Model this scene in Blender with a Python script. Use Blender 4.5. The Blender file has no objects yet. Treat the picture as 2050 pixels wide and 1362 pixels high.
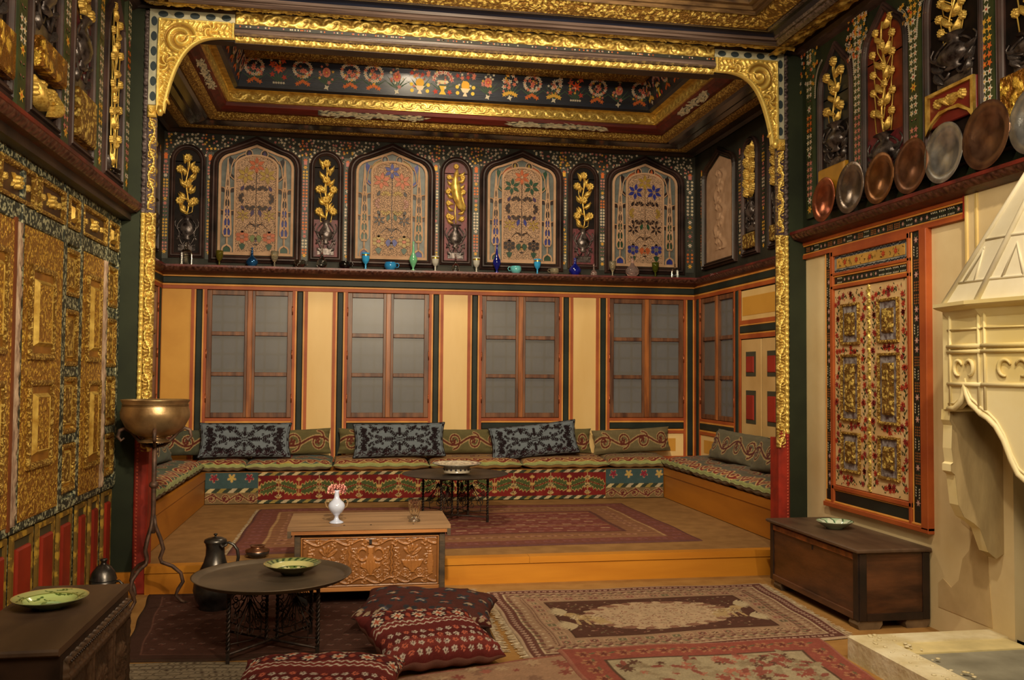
import bpy, math, random
import numpy as np
from mathutils import Vector, Matrix
random.seed(7); RNG = np.random.default_rng(7)
SC = bpy.context.scene; COL = SC.collection
PI = math.pi
def S(r, g, b):
    f = lambda c: (c/255/12.92) if c/255 <= .04045 else ((c/255+.055)/1.055)**2.4
    return (f(r), f(g), f(b))
# ------------------------------------------------------------------ camera, world, lights, exposure
def setup():
    yaw, pitch, roll = .1709, .0377, .0076
    f = Vector((math.sin(yaw)*math.cos(pitch), math.cos(yaw)*math.cos(pitch), math.sin(pitch)))
    r = Vector((math.cos(yaw), -math.sin(yaw), 0)); u = r.cross(f)
    r2 = r*math.cos(roll)+u*math.sin(roll); u2 = -r*math.sin(roll)+u*math.cos(roll)
    cam = bpy.data.cameras.new('camera'); cam.sensor_width = 36; cam.lens = 1830.2/2050*36
    cam.clip_start = .05; cam.clip_end = 60
    co = bpy.data.objects.new('camera', cam); COL.objects.link(co)
    m = Matrix((r2, u2, -f)).transposed().to_4x4(); m.translation = (0, 0, 1.6)
    co.matrix_world = m; SC.camera = co
    w = bpy.data.worlds.new('world'); SC.world = w; w.use_nodes = True
    w.node_tree.nodes['Background'].inputs[0].default_value = (.9, .75, .6, 1)
    w.node_tree.nodes['Background'].inputs[1].default_value = .06
    SC.view_settings.view_transform = 'Standard'; SC.view_settings.look = 'None'
    SC.view_settings.gamma = 1; SC.view_settings.use_curve_mapping = False
    SC.view_settings.exposure = 0.38
def area(name, loc, tgt, size, power, col=(1, .82, .58), spread=None):
    l = bpy.data.lights.new(name, 'AREA'); l.shape = 'DISK'; l.size = size; l.energy = power; l.color = col
    if spread: l.spread = math.radians(spread)
    o = bpy.data.objects.new(name, l); COL.objects.link(o); o.location = loc
    o.rotation_euler = (Vector(tgt)-Vector(loc)).to_track_quat('-Z', 'Y').to_euler()
def spot(name, loc, tgt, power, ang, blend=.6, r=.06, col=(1, .82, .58)):
    l = bpy.data.lights.new(name, 'SPOT'); l.energy = power; l.spot_size = math.radians(ang); l.spot_blend = blend
    l.shadow_soft_size = r; l.color = col
    o = bpy.data.objects.new(name, l); COL.objects.link(o); o.location = loc
    o.rotation_euler = (Vector(tgt)-Vector(loc)).to_track_quat('-Z', 'Y').to_euler()
setup()
WARM = (1, .82, .57)
spot('ceiling_spot', (.3, 1.6, 3.9), (1.0, 10.7, 1.9), 1000, 60, .5, .09, WARM)
spot('ceiling_spot', (2.5, 2.6, 4.2), (3.6, 4.6, 1.4), 200, 75, .8, .05, WARM)
spot('ceiling_spot', (1.6, 3.6, 4.1), (1.9, 6.2, .3), 230, 85, .9, .05, WARM)
spot('ceiling_spot', (.9, 2.0, 3.0), (-1.7, 5.6, 2.2), 260, 70, .8, .05, WARM)
spot('ceiling_spot', (.2, 2.6, 3.6), (3.6, 5.8, 3.45), 190, 46, .8, .05, WARM)
spot('ceiling_spot', (.9, 3.0, 2.9), (1.0, 9.5, 4.9), 330, 60, .8, .05, WARM)
spot('ceiling_spot', (-.6, 2.0, 3.6), (-.3, 6.3, .2), 90, 55, .9, .05, WARM)
area('hall_fill', (.8, .6, 4.0), (.9, 6.5, 1.8), 2.2, 150, WARM)  # added broad fill above the camera, brightens the gilding; no lamp seen there
area('alcove_lamp', (1.0, 8.6, 4.85), (1.0, 9.4, 0), .9, 45, WARM)
# ------------------------------------------------------------------ node materials
MATS = {}
def _nt(name):
    m = bpy.data.materials.new(name); m.use_nodes = True
    return m, m.node_tree, m.node_tree.nodes['Principled BSDF']
def N(nt, t, **k):
    n = nt.nodes.new(t)
    for a, b in k.items(): setattr(n, a, b)
    return n
def c4(c): return (c[0], c[1], c[2], 1)
def coords(nt, stretch):
    tc = N(nt, 'ShaderNodeTexCoord'); mp = N(nt, 'ShaderNodeMapping')
    mp.inputs['Scale'].default_value = stretch
    nt.links.new(tc.outputs['Object'], mp.inputs['Vector']); return mp.outputs[0]
def noise(nt, vec, scale, detail=4, rough=.55, dist=0):
    n = N(nt, 'ShaderNodeTexNoise'); n.inputs['Scale'].default_value = scale; n.inputs['Detail'].default_value = detail
    n.inputs['Roughness'].default_value = rough; n.inputs['Distortion'].default_value = dist
    nt.links.new(vec, n.inputs['Vector']); return n.outputs[0]
def ramp(nt, fac, stops):
    r = N(nt, 'ShaderNodeValToRGB'); e = r.color_ramp.elements
    while len(e) < len(stops): e.new(.5)
    for i, (p, c) in enumerate(stops): e[i].position = p; e[i].color = c4(c)
    nt.links.new(fac, r.inputs[0]); return r.outputs[0]
def mul(c, k): return tuple(min(1, x*k) for x in c)
def mat(name, c, rough=.5, metal=0, c2=None, scale=5, stretch=(1, 1, 1), bump=0, bscale=40, bd=.01, spec=.5, lo=.35, hi=.65, coat=0, detail=5):
    if name in MATS: return MATS[name]
    m, nt, b = _nt(name); v = coords(nt, stretch)
    c2 = c2 or mul(c, .72)
    n = noise(nt, v, scale, detail)
    nt.links.new(ramp(nt, n, [(lo, c2), (hi, c)]), b.inputs['Base Color'])
    b.inputs['Roughness'].default_value = rough; b.inputs['Metallic'].default_value = metal
    b.inputs['Specular IOR Level'].default_value = spec
    if coat: b.inputs['Coat Weight'].default_value = coat; b.inputs['Coat Roughness'].default_value = .15
    if bump:
        n2 = noise(nt, v, bscale, 6, .6); bp = N(nt, 'ShaderNodeBump')
        bp.inputs['Strength'].default_value = bump; bp.inputs['Distance'].default_value = bd
        nt.links.new(n2, bp.inputs['Height']); nt.links.new(bp.outputs[0], b.inputs['Normal'])
    MATS[name] = m; return m
def carved(name, chi, clo, scale=22, rough=.36, metal=.6, bd=.02, strength=1, dist=.06):
    """carved and gilded wood: distorted cell relief with a darker colour in the hollows"""
    if name in MATS: return MATS[name]
    m, nt, b = _nt(name); v = coords(nt, (1, 1, 1))
    nz = N(nt, 'ShaderNodeTexNoise'); nz.inputs['Scale'].default_value = scale*.45; nt.links.new(v, nz.inputs['Vector'])
    mx = N(nt, 'ShaderNodeMix', data_type='VECTOR'); mx.inputs[0].default_value = dist
    nt.links.new(v, mx.inputs[4]); nt.links.new(nz.outputs['Color'], mx.inputs[5])
    vo = N(nt, 'ShaderNodeTexVoronoi', feature='SMOOTH_F1'); vo.inputs['Scale'].default_value = scale
    vo.inputs['Smoothness'].default_value = .25; nt.links.new(mx.outputs[1], vo.inputs['Vector'])
    n2 = noise(nt, v, scale*2.2, 4, .6, .8)
    ma = N(nt, 'ShaderNodeMath', operation='SUBTRACT'); nt.links.new(n2, ma.inputs[0]); nt.links.new(vo.outputs['Distance'], ma.inputs[1])
    nt.links.new(ramp(nt, ma.outputs[0], [(.0, clo), (.17, chi)]), b.inputs['Base Color'])
    bp = N(nt, 'ShaderNodeBump'); bp.inputs['Strength'].default_value = strength; bp.inputs['Distance'].default_value = bd
    nt.links.new(ma.outputs[0], bp.inputs['Height']); nt.links.new(bp.outputs[0], b.inputs['Normal'])
    b.inputs['Roughness'].default_value = rough; b.inputs['Metallic'].default_value = metal
    MATS[name] = m; return m
def vcol(name, rough=.8, metal=0, bump=.15, bscale=250, bd=.002, var=.12, sheen=0, spec=.3, vscale=9, coat=0):
    """colour from the painted 'Col' attribute of the mesh, with grain"""
    if name in MATS: return MATS[name]
    m, nt, b = _nt(name); v = coords(nt, (1, 1, 1))
    at = N(nt, 'ShaderNodeVertexColor'); at.layer_name = 'Col'
    n = noise(nt, v, vscale, 6, .65)
    r = ramp(nt, n, [(.3, (1-2.2*var,)*3), (.7, (1, 1, 1))])
    mx = N(nt, 'ShaderNodeMix', data_type='RGBA', blend_type='MULTIPLY'); mx.inputs[0].default_value = 1
    nt.links.new(at.outputs[0], mx.inputs[6]); nt.links.new(r, mx.inputs[7]); nt.links.new(mx.outputs[2], b.inputs['Base Color'])
    b.inputs['Roughness'].default_value = rough; b.inputs['Metallic'].default_value = metal; b.inputs['Specular IOR Level'].default_value = spec
    if sheen: b.inputs['Sheen Weight'].default_value = sheen
    if coat: b.inputs['Coat Weight'].default_value = coat; b.inputs['Coat Roughness'].default_value = .1
    if bump:
        n2 = noise(nt, v, bscale, 3); bp = N(nt, 'ShaderNodeBump'); bp.inputs['Strength'].default_value = bump*3; bp.inputs['Distance'].default_value = bd
        nt.links.new(n2, bp.inputs['Height']); nt.links.new(bp.outputs[0], b.inputs['Normal'])
    MATS[name] = m; return m
def glass(name, c, rough=.02, tr=1.0, ior=1.45):
    if name in MATS: return MATS[name]
    m, nt, b = _nt(name); b.inputs['Base Color'].default_value = c4(c); b.inputs['Roughness'].default_value = rough
    b.inputs['Transmission Weight'].default_value = tr; b.inputs['IOR'].default_value = ior
    MATS[name] = m; return m
def scrim(name, c, tr):
    m, nt, b = _nt(name); v = coords(nt, (1, 1, 1))
    n = noise(nt, v, 3, 4); nt.links.new(ramp(nt, n, [(.3, mul(c, .85)), (.7, c)]), b.inputs['Base Color'])
    b.inputs['Roughness'].default_value = .35
    t = N(nt, 'ShaderNodeBsdfTransparent'); mx = N(nt, 'ShaderNodeMixShader'); mx.inputs[0].default_value = tr
    nt.links.new(b.outputs[0], mx.inputs[1]); nt.links.new(t.outputs[0], mx.inputs[2])
    nt.links.new(mx.outputs[0], nt.nodes['Material Output'].inputs['Surface']); MATS[name] = m; return m
G_SCROLL = vcol('gilded relief', .36, .55, .25, 120, .003, .08, spec=.5)
G_CARV = carved('gilded carving', S(238, 206, 108), S(136, 98, 38), 30)
G_FINE = carved('fine gilded carving', S(236, 202, 104), S(146, 106, 42), 52, .36, .6, .012)
G_PLAIN = mat('gilt moulding', S(240, 208, 110), .34, .55, S(180, 138, 56), 14, bump=.3, bscale=60, bd=.004)
DK_CARV = carved('dark carved wood', S(74, 56, 50), S(18, 12, 12), 30, .35, .1, .02)
CR_CARV = carved('crimson carved wood', S(110, 32, 40), S(30, 12, 14), 24, .4, .1, .02)
W_PURP = mat('purplish brown wood', S(72, 50, 44), .5, 0, S(34, 24, 22), 4, (1, 1, 1), .2, 30, .004, spec=.35)
W_DARK = mat('dark brown wood', S(58, 38, 26), .45, 0, S(26, 17, 13), 3, (1, 1, 1), .3, 18, .004)
W_ORNG = mat('orange painted wood', S(178, 90, 36), .55, 0, S(150, 66, 26), 3, (1, 1, 1), .15, 30, .002)
W_YELL = mat('yellow painted line', S(226, 160, 74), .5, 0, S(200, 130, 50), 3)
W_GREEN = mat('dark green painted wood', S(42, 50, 42), .5, 0, S(28, 35, 30), 3, (1, 1, 1), .15, 40, .002, spec=.25)
W_OLIVE = mat('deep olive green paint', S(42, 48, 32), .6, 0, S(30, 35, 24), 2, (1, 1, 1), .1, 30, .002, spec=.2)
P_CREAM = mat('cream panel paint', S(238, 206, 142), .5, 0, S(224, 186, 116), 1.4, (1, 1, .3), .1, 30, .002)
P_YELLOW = mat('ochre panel paint', S(214, 158, 62), .5, 0, S(196, 138, 44), 1.5)
W_FRAME = mat('walnut window wood', S(132, 86, 54), .42, 0, S(78, 46, 30), 5, (3, 3, .4), .3, 60, .002)
W_MULL = mat('lighter walnut bar', S(176, 106, 50), .4, 0, S(120, 66, 30), 5, (3, 3, .4))
W_BENCH = mat('amber varnished board', S(180, 114, 32), .42, 0, S(148, 88, 20), 1.6, (.4, .4, 3), .08, 60, .001, lo=.3, hi=.7)
W_EDGE = mat('amber step board', S(196, 132, 38), .4, 0, S(168, 104, 26), 1.6, (.4, .4, 3), .08, 60, .001)
CARPET = mat('brown felt floor covering', S(142, 106, 64), .9, 0, S(126, 92, 54), 7, (1, 1, 1), .5, 400, .002, spec=.1)
CARPET2 = mat('tan felt floor covering', S(160, 120, 68), .9, 0, S(144, 104, 56), 6, (1, 1, 1), .5, 400, .002, spec=.1)
UP_GREY = mat('grey green painted boards', S(52, 50, 40), .6, 0, S(34, 34, 28), 4, (1, 1, .4), .2, 50, .003, spec=.25)
NAVY = mat('navy painted boards', S(20, 30, 50), .4, 0, S(9, 13, 26), 3, (.3, 2, 6), .5, 22, .004, coat=.25)
RED_OX = mat('oxblood painted cove', S(112, 34, 22), .5, 0, S(70, 20, 14), 6, (.3, 2, 6), .4, 60, .003)
REDJAMB = mat('red jamb paint', S(158, 42, 24), .5, 0, S(110, 28, 18), 6, (1, 1, 1), .3, 40, .003)
LEDGE = mat('dark red ledge paint', S(110, 36, 26), .4, 0, S(60, 20, 16), 5, (1, 1, 1), .4, 60, .004)
PLASTER = mat('carved plaster', S(176, 142, 112), .85, 0, S(158, 124, 94), 8, (1, 1, 1), .3, 120, .002)
PAINT = vcol('flat paint', .55, 0, 0, var=.06)
IRON = mat('wrought iron', S(64, 50, 42), .5, .6, S(34, 27, 24), 30, bump=.3, bscale=90, bd=.002)
# ------------------------------------------------------------------ frames and mesh builder
class Fr:
    def __init__(s, o, u, v, n): s.o, s.u, s.v, s.n = map(Vector, (o, u, v, n))
    def p(s, u, v, n=0): return s.o+s.u*u+s.v*v+s.n*n
WORLD = Fr((0, 0, 0), (1, 0, 0), (0, 0, 1), (0, -1, 0))
FB = Fr((0, 10.728, 0), (1, 0, 0), (0, 0, 1), (0, -1, 0))         # alcove back wall
FSR = Fr((4.147, 0, 0), (0, 1, 0), (0, 0, 1), (-1, 0, 0))         # alcove right wall
FSL = Fr((-2.14, 0, 0), (0, 1, 0), (0, 0, 1), (1, 0, 0))
FL = Fr((-1.713, 0, 0), (0, 1, 0), (0, 0, 1), (1, 0, 0))          # hall left wall
FLU = Fr((-1.65, 0, 0), (0, 1, 0), (0, 0, 1), (1, 0, 0))
FR = Fr((3.669, 0, 0), (0, 1, 0), (0, 0, 1), (-1, 0, 0))          # hall right wall
FRU = Fr((3.64, 0, 0), (0, 1, 0), (0, 0, 1), (-1, 0, 0))
FO = Fr((0, 7.0, 0), (1, 0, 0), (0, 0, 1), (0, -1, 0))            # plane of the opening
def tag(o, label=None, cat=None, group=None, kind=None):
    if label: o['label'] = label
    if cat: o['category'] = cat
    if group: o['group'] = group
    if kind: o['kind'] = kind
    return o
def empty(name, loc, rz=0):
    o = bpy.data.objects.new(name, None); o.empty_display_size = .1; COL.objects.link(o)
    o.location = loc; o.rotation_euler = (0, 0, rz); return o
def link(name, me, parent=None, local=False):
    o = bpy.data.objects.new(name, me); COL.objects.link(o)
    if parent is not None:
        o.parent = parent
        if not local and parent.type == 'EMPTY': o.matrix_parent_inverse = Matrix.Translation(-Vector(parent.location))
    return o
def dup(root, loc=None, rz=None):
    c = root.copy(); COL.objects.link(c)
    def rec(a, b):
        for ch in a.children:
            d = ch.copy(); COL.objects.link(d); d.parent = b; rec(ch, d)
    rec(root, c)
    if loc is not None: c.location = loc
    if rz is not None: c.rotation_euler = (0, 0, rz)
    return c
class MB:
    def __init__(s): s.v, s.f, s.sm, s.c, s.cur = [], [], [], [], None
    def add(s, vs, fs, smooth=False):
        b = len(s.v); s.v += [tuple(x) for x in vs]
        for f in fs: s.f.append(tuple(i+b for i in f)); s.sm.append(smooth); s.c.append(s.cur)
        return s
    def box(s, fr, u0, u1, v0, v1, n0, n1, bev=0):
        if bev:
            b = min(bev, abs(u1-u0)/2.1, abs(v1-v0)/2.1)
            a = [fr.p(u, v, n0) for u, v in ((u0, v0), (u1, v0), (u1, v1), (u0, v1))]
            c = [fr.p(u, v, n1-math.copysign(b, n1-n0)) for u, v in ((u0, v0), (u1, v0), (u1, v1), (u0, v1))]
            d = [fr.p(u, v, n1) for u, v in ((u0+b, v0+b), (u1-b, v0+b), (u1-b, v1-b), (u0+b, v1-b))]
            fs = [(3, 2, 1, 0), (8, 9, 10, 11)]
            for i in range(4):
                j = (i+1) % 4; fs += [(i, j, 4+j, 4+i), (4+i, 4+j, 8+j, 8+i)]
            return s.add(a+c+d, fs)
        p = [fr.p(u, v, n) for n in (n0, n1) for u, v in ((u0, v0), (u1, v0), (u1, v1), (u0, v1))]
        return s.add(p, [(3, 2, 1, 0), (4, 5, 6, 7), (0, 1, 5, 4), (1, 2, 6, 5), (2, 3, 7, 6), (3, 0, 4, 7)])
    def wbox(s, x0, x1, y0, y1, z0, z1, bev=0):
        p = [(x, y, z) for z in (z0, z1) for x, y in ((x0, y0), (x1, y0), (x1, y1), (x0, y1))]
        return s.add(p, [(3, 2, 1, 0), (4, 5, 6, 7), (0, 1, 5, 4), (1, 2, 6, 5), (2, 3, 7, 6), (3, 0, 4, 7)])
    def prism(s, fr, pts, n0, n1):
        k = len(pts); p = [fr.p(u, v, n0) for u, v in pts]+[fr.p(u, v, n1) for u, v in pts]
        return s.add(p, [tuple(range(k))[::-1], tuple(range(k, 2*k))]+[(i, (i+1) % k, k+(i+1) % k, k+i) for i in range(k)])
    def flat(s, fr, pts, n):
        return s.add([fr.p(u, v, n) for u, v in pts], [tuple(range(len(pts)))])
    def loft(s, rings, closed=True, smooth=False, caps=False):
        k = len(rings[0]); v = [p for r in rings for p in r]; fs = []
        for i in range(len(rings)-1):
            for j in range(k if closed else k-1):
                a = i*k+j; b = i*k+(j+1) % k; fs.append((a, b, b+k, a+k))
        if caps: fs += [tuple(range(k))[::-1], tuple(range((len(rings)-1)*k, len(rings)*k))]
        return s.add(v, fs, smooth)
    def tube(s, pts, r, seg=6, caps=True, smooth=True):
        P = [Vector(p) for p in pts]; rs = r if isinstance(r, (list, tuple)) else [r]*len(P); rings = []
        up = Vector((0, 0, 1))
        t0 = (P[1]-P[0]).normalized(); a = t0.cross(up)
        if a.length < .05: a = t0.cross(Vector((1, 0, 0)))
        a.normalize()
        for i, p in enumerate(P):
            t = (P[min(i+1, len(P)-1)]-P[max(i-1, 0)]).normalized()
            a = (a-t*a.dot(t)).normalized(); b = t.cross(a)
            rings.append([p+(a*math.cos(k*2*PI/seg)+b*math.sin(k*2*PI/seg))*rs[i] for k in range(seg)])
        return s.loft(rings, True, smooth, caps)
    def lathe(s, prof, c=(0, 0, 0), seg=32, sx=1, sy=1, smooth=True):
        rings = [[(c[0]+r*sx*math.cos(k*2*PI/seg), c[1]+r*sy*math.sin(k*2*PI/seg), c[2]+z) for k in range(seg)] for r, z in prof]
        return s.loft(rings, True, smooth)
    def build(s, name, m, parent=None, local=False, label=None):
        me = bpy.data.meshes.new(name); me.from_pydata(s.v, [], s.f)
        me.materials.append(m)
        me.polygons.foreach_set('use_smooth', s.sm)
        if any(c is not None for c in s.c):
            ca = me.color_attributes.new('Col', 'FLOAT_COLOR', 'CORNER')
            arr = np.ones((len(me.loops), 4), dtype=np.float32); i = 0
            for f, c in zip(s.f, s.c):
                if c is not None: arr[i:i+len(f), :3] = c
                i += len(f)
            ca.data.foreach_set('color', arr.ravel())
        me.update(); o = link(name, me, parent, local)
        if label: o['label'] = label
        return o
def grid_mesh(name, X, Y, Z, m, parent=None, cols=None, local=False, closed_u=False, smooth=True, label=None):
    """X, Y, Z arrays (rows, cols) -> one sheet; cols (rows, cols, 3) painted colour"""
    r, c = X.shape; v = np.stack([X, Y, Z], -1).reshape(-1, 3).astype(np.float32)
    i = np.arange(r-1)[:, None]*c; j = np.arange(c-1)[None, :]
    f = np.stack([i+j, i+j+1, i+j+1+c, i+j+c], -1).reshape(-1, 4)
    me = bpy.data.meshes.new(name); me.vertices.add(len(v)); me.vertices.foreach_set('co', v.ravel())
    me.loops.add(f.size); me.loops.foreach_set('vertex_index', f.ravel().astype(np.int32))
    me.polygons.add(len(f)); me.polygons.foreach_set('loop_start', np.arange(0, f.size, 4, dtype=np.int32))
    me.polygons.foreach_set('use_smooth', np.full(len(f), smooth)); me.materials.append(m)
    me.update(calc_edges=True)
    if cols is not None:
        ca = me.color_attributes.new('Col', 'FLOAT_COLOR', 'POINT')
        a = np.ones((len(v), 4), dtype=np.float32); a[:, :3] = cols.reshape(-1, 3); ca.data.foreach_set('color', a.ravel())
    o = link(name, me, parent, local)
    if label: o['label'] = label
    return o
def frgrid(fr, U, V, Nn):
    f = lambda k: fr.o[k]+fr.u[k]*U+fr.v[k]*V+fr.n[k]*Nn
    return f(0), f(1), f(2)
# ------------------------------------------------------------------ painted canvases (colour per vertex)
class Cv:
    def __init__(s, w, h, res, c):
        s.w, s.h = w, h; s.nx, s.ny = int(w/res)+1, int(h/res)+1
        s.x = np.linspace(0, w, s.nx); s.y = np.linspace(0, h, s.ny)
        s.a = np.empty((s.ny, s.nx, 3), dtype=np.float32); s.a[:] = c
    def _r(s, x0, x1, y0, y1):
        i0, i1 = np.searchsorted(s.x, [x0, x1]); j0, j1 = np.searchsorted(s.y, [y0, y1])
        if i1 <= i0 or j1 <= j0: return None
        X, Y = np.meshgrid(s.x[i0:i1], s.y[j0:j1]); return (slice(j0, j1), slice(i0, i1)), X, Y
    def rect(s, x0, y0, x1, y1, c):
        q = s._r(x0, x1, y0, y1)
        if q: s.a[q[0]] = c
    def put(s, x, y, R, fn, c):
        q = s._r(x-R, x+R, y-R, y+R)
        if q is None: return
        m = fn(q[1]-x, q[2]-y); s.a[q[0]][m] = c
    def ell(s, x, y, rx, ry, c, rot=0):
        co, si = math.cos(rot), math.sin(rot)
        s.put(x, y, max(rx, ry), lambda X, Y: ((X*co+Y*si)/rx)**2+((-X*si+Y*co)/ry)**2 < 1, c)
    def star(s, x, y, r, c, n=5, inner=.4, rot=0):
        s.put(x, y, r, lambda X, Y: np.hypot(X, Y) < r*(inner+(1-inner)*np.abs(np.cos(n/2*(np.arctan2(Y, X)-rot)))), c)
    def dia(s, x, y, rx, ry, c):
        s.put(x, y, max(rx, ry), lambda X, Y: np.abs(X)/rx+np.abs(Y)/ry < 1, c)
    def leaf(s, x, y, L, W, a, c):
        co, si = math.cos(a), math.sin(a)
        def fn(X, Y):
            u = X*co+Y*si; v = -X*si+Y*co
            return (u > 0) & (u < L) & (np.abs(v) < W*np.sin(PI*np.clip(u/L, 0, 1)))
        s.put(x, y, L, fn, c)
    def line(s, pts, wd, c):
        for (x0, y0), (x1, y1) in zip(pts[:-1], pts[1:]):
            q = s._r(min(x0, x1)-wd, max(x0, x1)+wd, min(y0, y1)-wd, max(y0, y1)+wd)
            if q is None: continue
            dx, dy = x1-x0, y1-y0; L = dx*dx+dy*dy+1e-12
            t = np.clip(((q[1]-x0)*dx+(q[2]-y0)*dy)/L, 0, 1)
            m = np.hypot(q[1]-x0-t*dx, q[2]-y0-t*dy) < wd/2; s.a[q[0]][m] = c
    def spiral(s, x, y, r, turns, a0, wd, c, sg=1):
        t = np.linspace(0, 1, 22); a = a0+sg*t*turns*2*PI; R = r*(1-t*.85)
        s.line(list(zip(x+R*np.cos(a), y+R*np.sin(a))), wd, c)
    def jitter(s, k, seed=1):
        g = np.random.default_rng(seed); s.a *= (1+k*(g.random((s.ny, s.nx, 1))-.5))
def scrollband(cv, x0, x1, yc, amp, per, wd, c, c2=None, edge=None):
    """running S scroll with a spiral in every bay"""
    n = int(round((x1-x0)/per))*1; per = (x1-x0)/max(n, 1)
    for pas in ((edge, wd*2.1), (c, wd)):
        if pas[0] is None: continue
        xs = np.linspace(x0, x1, n*16+1)
        cv.line([(x, yc+amp*math.sin((x-x0)/per*PI)) for x in xs], pas[1], pas[0])
        for i in range(n):
            sg = 1 if i % 2 == 0 else -1; xm = x0+(i+.5)*per
            cv.spiral(xm, yc-sg*amp*.05, per*.36, 1.25, PI/2*sg, pas[1]*.85, pas[0], -sg)
    for i in range(n):
        xm = x0+(i+.5)*per; sg = 1 if i % 2 == 0 else -1
        cv.star(xm, yc-sg*amp*.05, per*.13, c2 or c, 4, .2, .3*i)
# ------------------------------------------------------------------ scroll relief heights
def scroll_h(U, V, half, per, ph=0, k=2.3):
    """U along, V across (-half..half); 0..1 height of acanthus scrolls"""
    u = U/per+ph; i = np.round(u); du = (u-i)*per; sg = np.where(i.astype(int) % 2 == 0, 1., -1.)
    dv = V-sg*half*.12; r = np.hypot(du, dv)+1e-6; th = np.arctan2(dv*sg, du)
    q = half*.62
    sp = .5+.5*np.cos(th-2*PI*r/q)
    wave = np.exp(-((V+sg*half*.0-half*.55*np.sin(PI*(U/per+ph)))/(half*.22))**2)
    fl = np.where(r < half*.3, .6+.4*np.cos(5*th), 0)
    lf = .5+.5*np.sin(th*7+r/half*5)
    h = np.maximum(sp**.8*.75*np.clip(1.25-r/(per*.6), .3, 1), wave*.9)*(.72+.28*lf)
    h = np.maximum(h, fl); return np.clip(h, 0, 1)
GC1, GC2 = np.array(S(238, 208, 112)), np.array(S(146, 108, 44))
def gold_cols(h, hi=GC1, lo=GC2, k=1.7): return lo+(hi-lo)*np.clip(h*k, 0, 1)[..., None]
def relief(name, fr, u0, u1, v0, v1, n0, depth, hf, parent, res=.008, m=None, hi=GC1, lo=GC2, edge=True, label=None, ck=1.7):
    nu, nv = max(3, int((u1-u0)/res)+1), max(3, int((v1-v0)/res)+1)
    U, V = np.meshgrid(np.linspace(u0, u1, nu), np.linspace(v0, v1, nv)); h = hf(U, V)
    Nn = n0+depth*h
    if edge:
        Nn[0] = Nn[-1] = n0-.02; Nn[:, 0] = Nn[:, -1] = n0-.02
    X, Y, Z = frgrid(fr, U, V, Nn)
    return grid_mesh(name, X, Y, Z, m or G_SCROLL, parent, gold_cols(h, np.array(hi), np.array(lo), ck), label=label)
# flat painted stars, leaves, dots as thin paint on a surface
def star(mb, fr, u, v, r, c, n=5, nn=.002, inner=.45, rot=0, cc=None):
    mb.cur = c; pts = []
    for k in range(2*n):
        a = rot+k*PI/n; q = r if k % 2 == 0 else r*inner
        pts.append((u+q*math.cos(a), v+q*math.sin(a)))
    mb.flat(fr, pts, nn)
    if cc is not None:
        mb.cur = cc; mb.flat(fr, [(u+r*.28*math.cos(k*PI/2), v+r*.28*math.sin(k*PI/2)) for k in range(4)], nn+.0008)
def leafp(mb, fr, u, v, L, W, a, c, nn=.0015):
    mb.cur = c; ca, sa = math.cos(a), math.sin(a)
    mb.flat(fr, [(u+x*ca-y*sa, v+x*sa+y*ca) for x, y in ((0, 0), (L*.35, W), (L, 0), (L*.35, -W))], nn)
def rectp(mb, fr, u0, v0, u1, v1, c, nn=.001):
    mb.cur = c; mb.flat(fr, [(u0, v0), (u1, v0), (u1, v1), (u0, v1)], nn)
WHT, PNK, ORG, YLW, RED, GRN, BLU = S(206, 196, 172), S(186, 118, 110), S(206, 104, 44), S(214, 166, 62), S(178, 56, 36), S(70, 84, 48), S(90, 110, 130)
# ================================================================== SETTING
def struct(name, label=None):
    o = empty(name, (0, 0, 0)); o['kind'] = 'structure'
    if label: o['label'] = label
    return o
def piece(name, fr, u0, u1, v0, v1, n0, n1, m, parent, bev=0, label=None):
    return MB().box(fr, u0, u1, v0, v1, n0, n1, bev).build(name, m, parent, label=label)
floor = struct('floor', 'tan felt covered floor of the hall')
MB().wbox(-1.9, 3.9, -2.5, 6.99, -.1, 0).build('floor_covering', CARPET2, floor)
plat = struct('raised_floor', 'brown felt covered raised floor of the alcove with an amber step')
MB().wbox(-2.3, 4.35, 7.02, 10.95, 0, .199).build('floor_covering', CARPET, plat)
xs = [-1.46, -.6, 1.35, 3.42]
for a, b in zip(xs[:-1], xs[1:]):
    MB().wbox(a+.001, b-.001, 6.955, 7.06, .152, .203).build('edge_board', W_EDGE, plat)
for a, b in ((-1.46, .55), (.55, 3.42)):
    MB().wbox(a+.001, b-.001, 6.965, 7.02, 0, .148).build('riser_board', W_EDGE, plat)
# ---- lower back wall
wb = struct('wall_back', 'alcove back wall with cream and ochre panels between striped mouldings')
MB().wbox(-2.4, 4.4, 10.9, 11.05, 0, 5.2).build('backing', W_DARK, wb)
WC = [-1.17, .39, 1.955, 3.52]; WH = .47
def vstrip(fr, u, sgn, z0, z1, parent, w=(.03, .018, .07, .018, .034)):
    """the five painted mouldings beside a window: orange, yellow, green, yellow, orange"""
    mats = (W_ORNG, W_YELL, W_GREEN, W_YELL, W_ORNG); pr = (.022, .016, .03, .016, .022)
    for ww, mm, n in zip(w, mats, pr):
        a, b = (u, u+sgn*ww) if sgn > 0 else (u+sgn*ww, u)
        piece('moulding', fr, a, b, z0, z1, -.02, n, mm, parent, .012 if mm is W_GREEN else 0); u += sgn*ww
    return u
def hstrip(fr, u0, u1, v, parent, w, mats, pr=None):
    for i, (ww, mm) in enumerate(zip(w, mats)):
        piece('moulding', fr, u0, u1, v-ww, v, -.02, (.03 if mm is W_GREEN else .024), mm, parent, .012 if mm is W_GREEN else .003); v -= ww
    return v
HB = ((.04, .02, .08, .02, .04), (W_ORNG, W_YELL, W_GREEN, W_YELL, W_ORNG))
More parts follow.
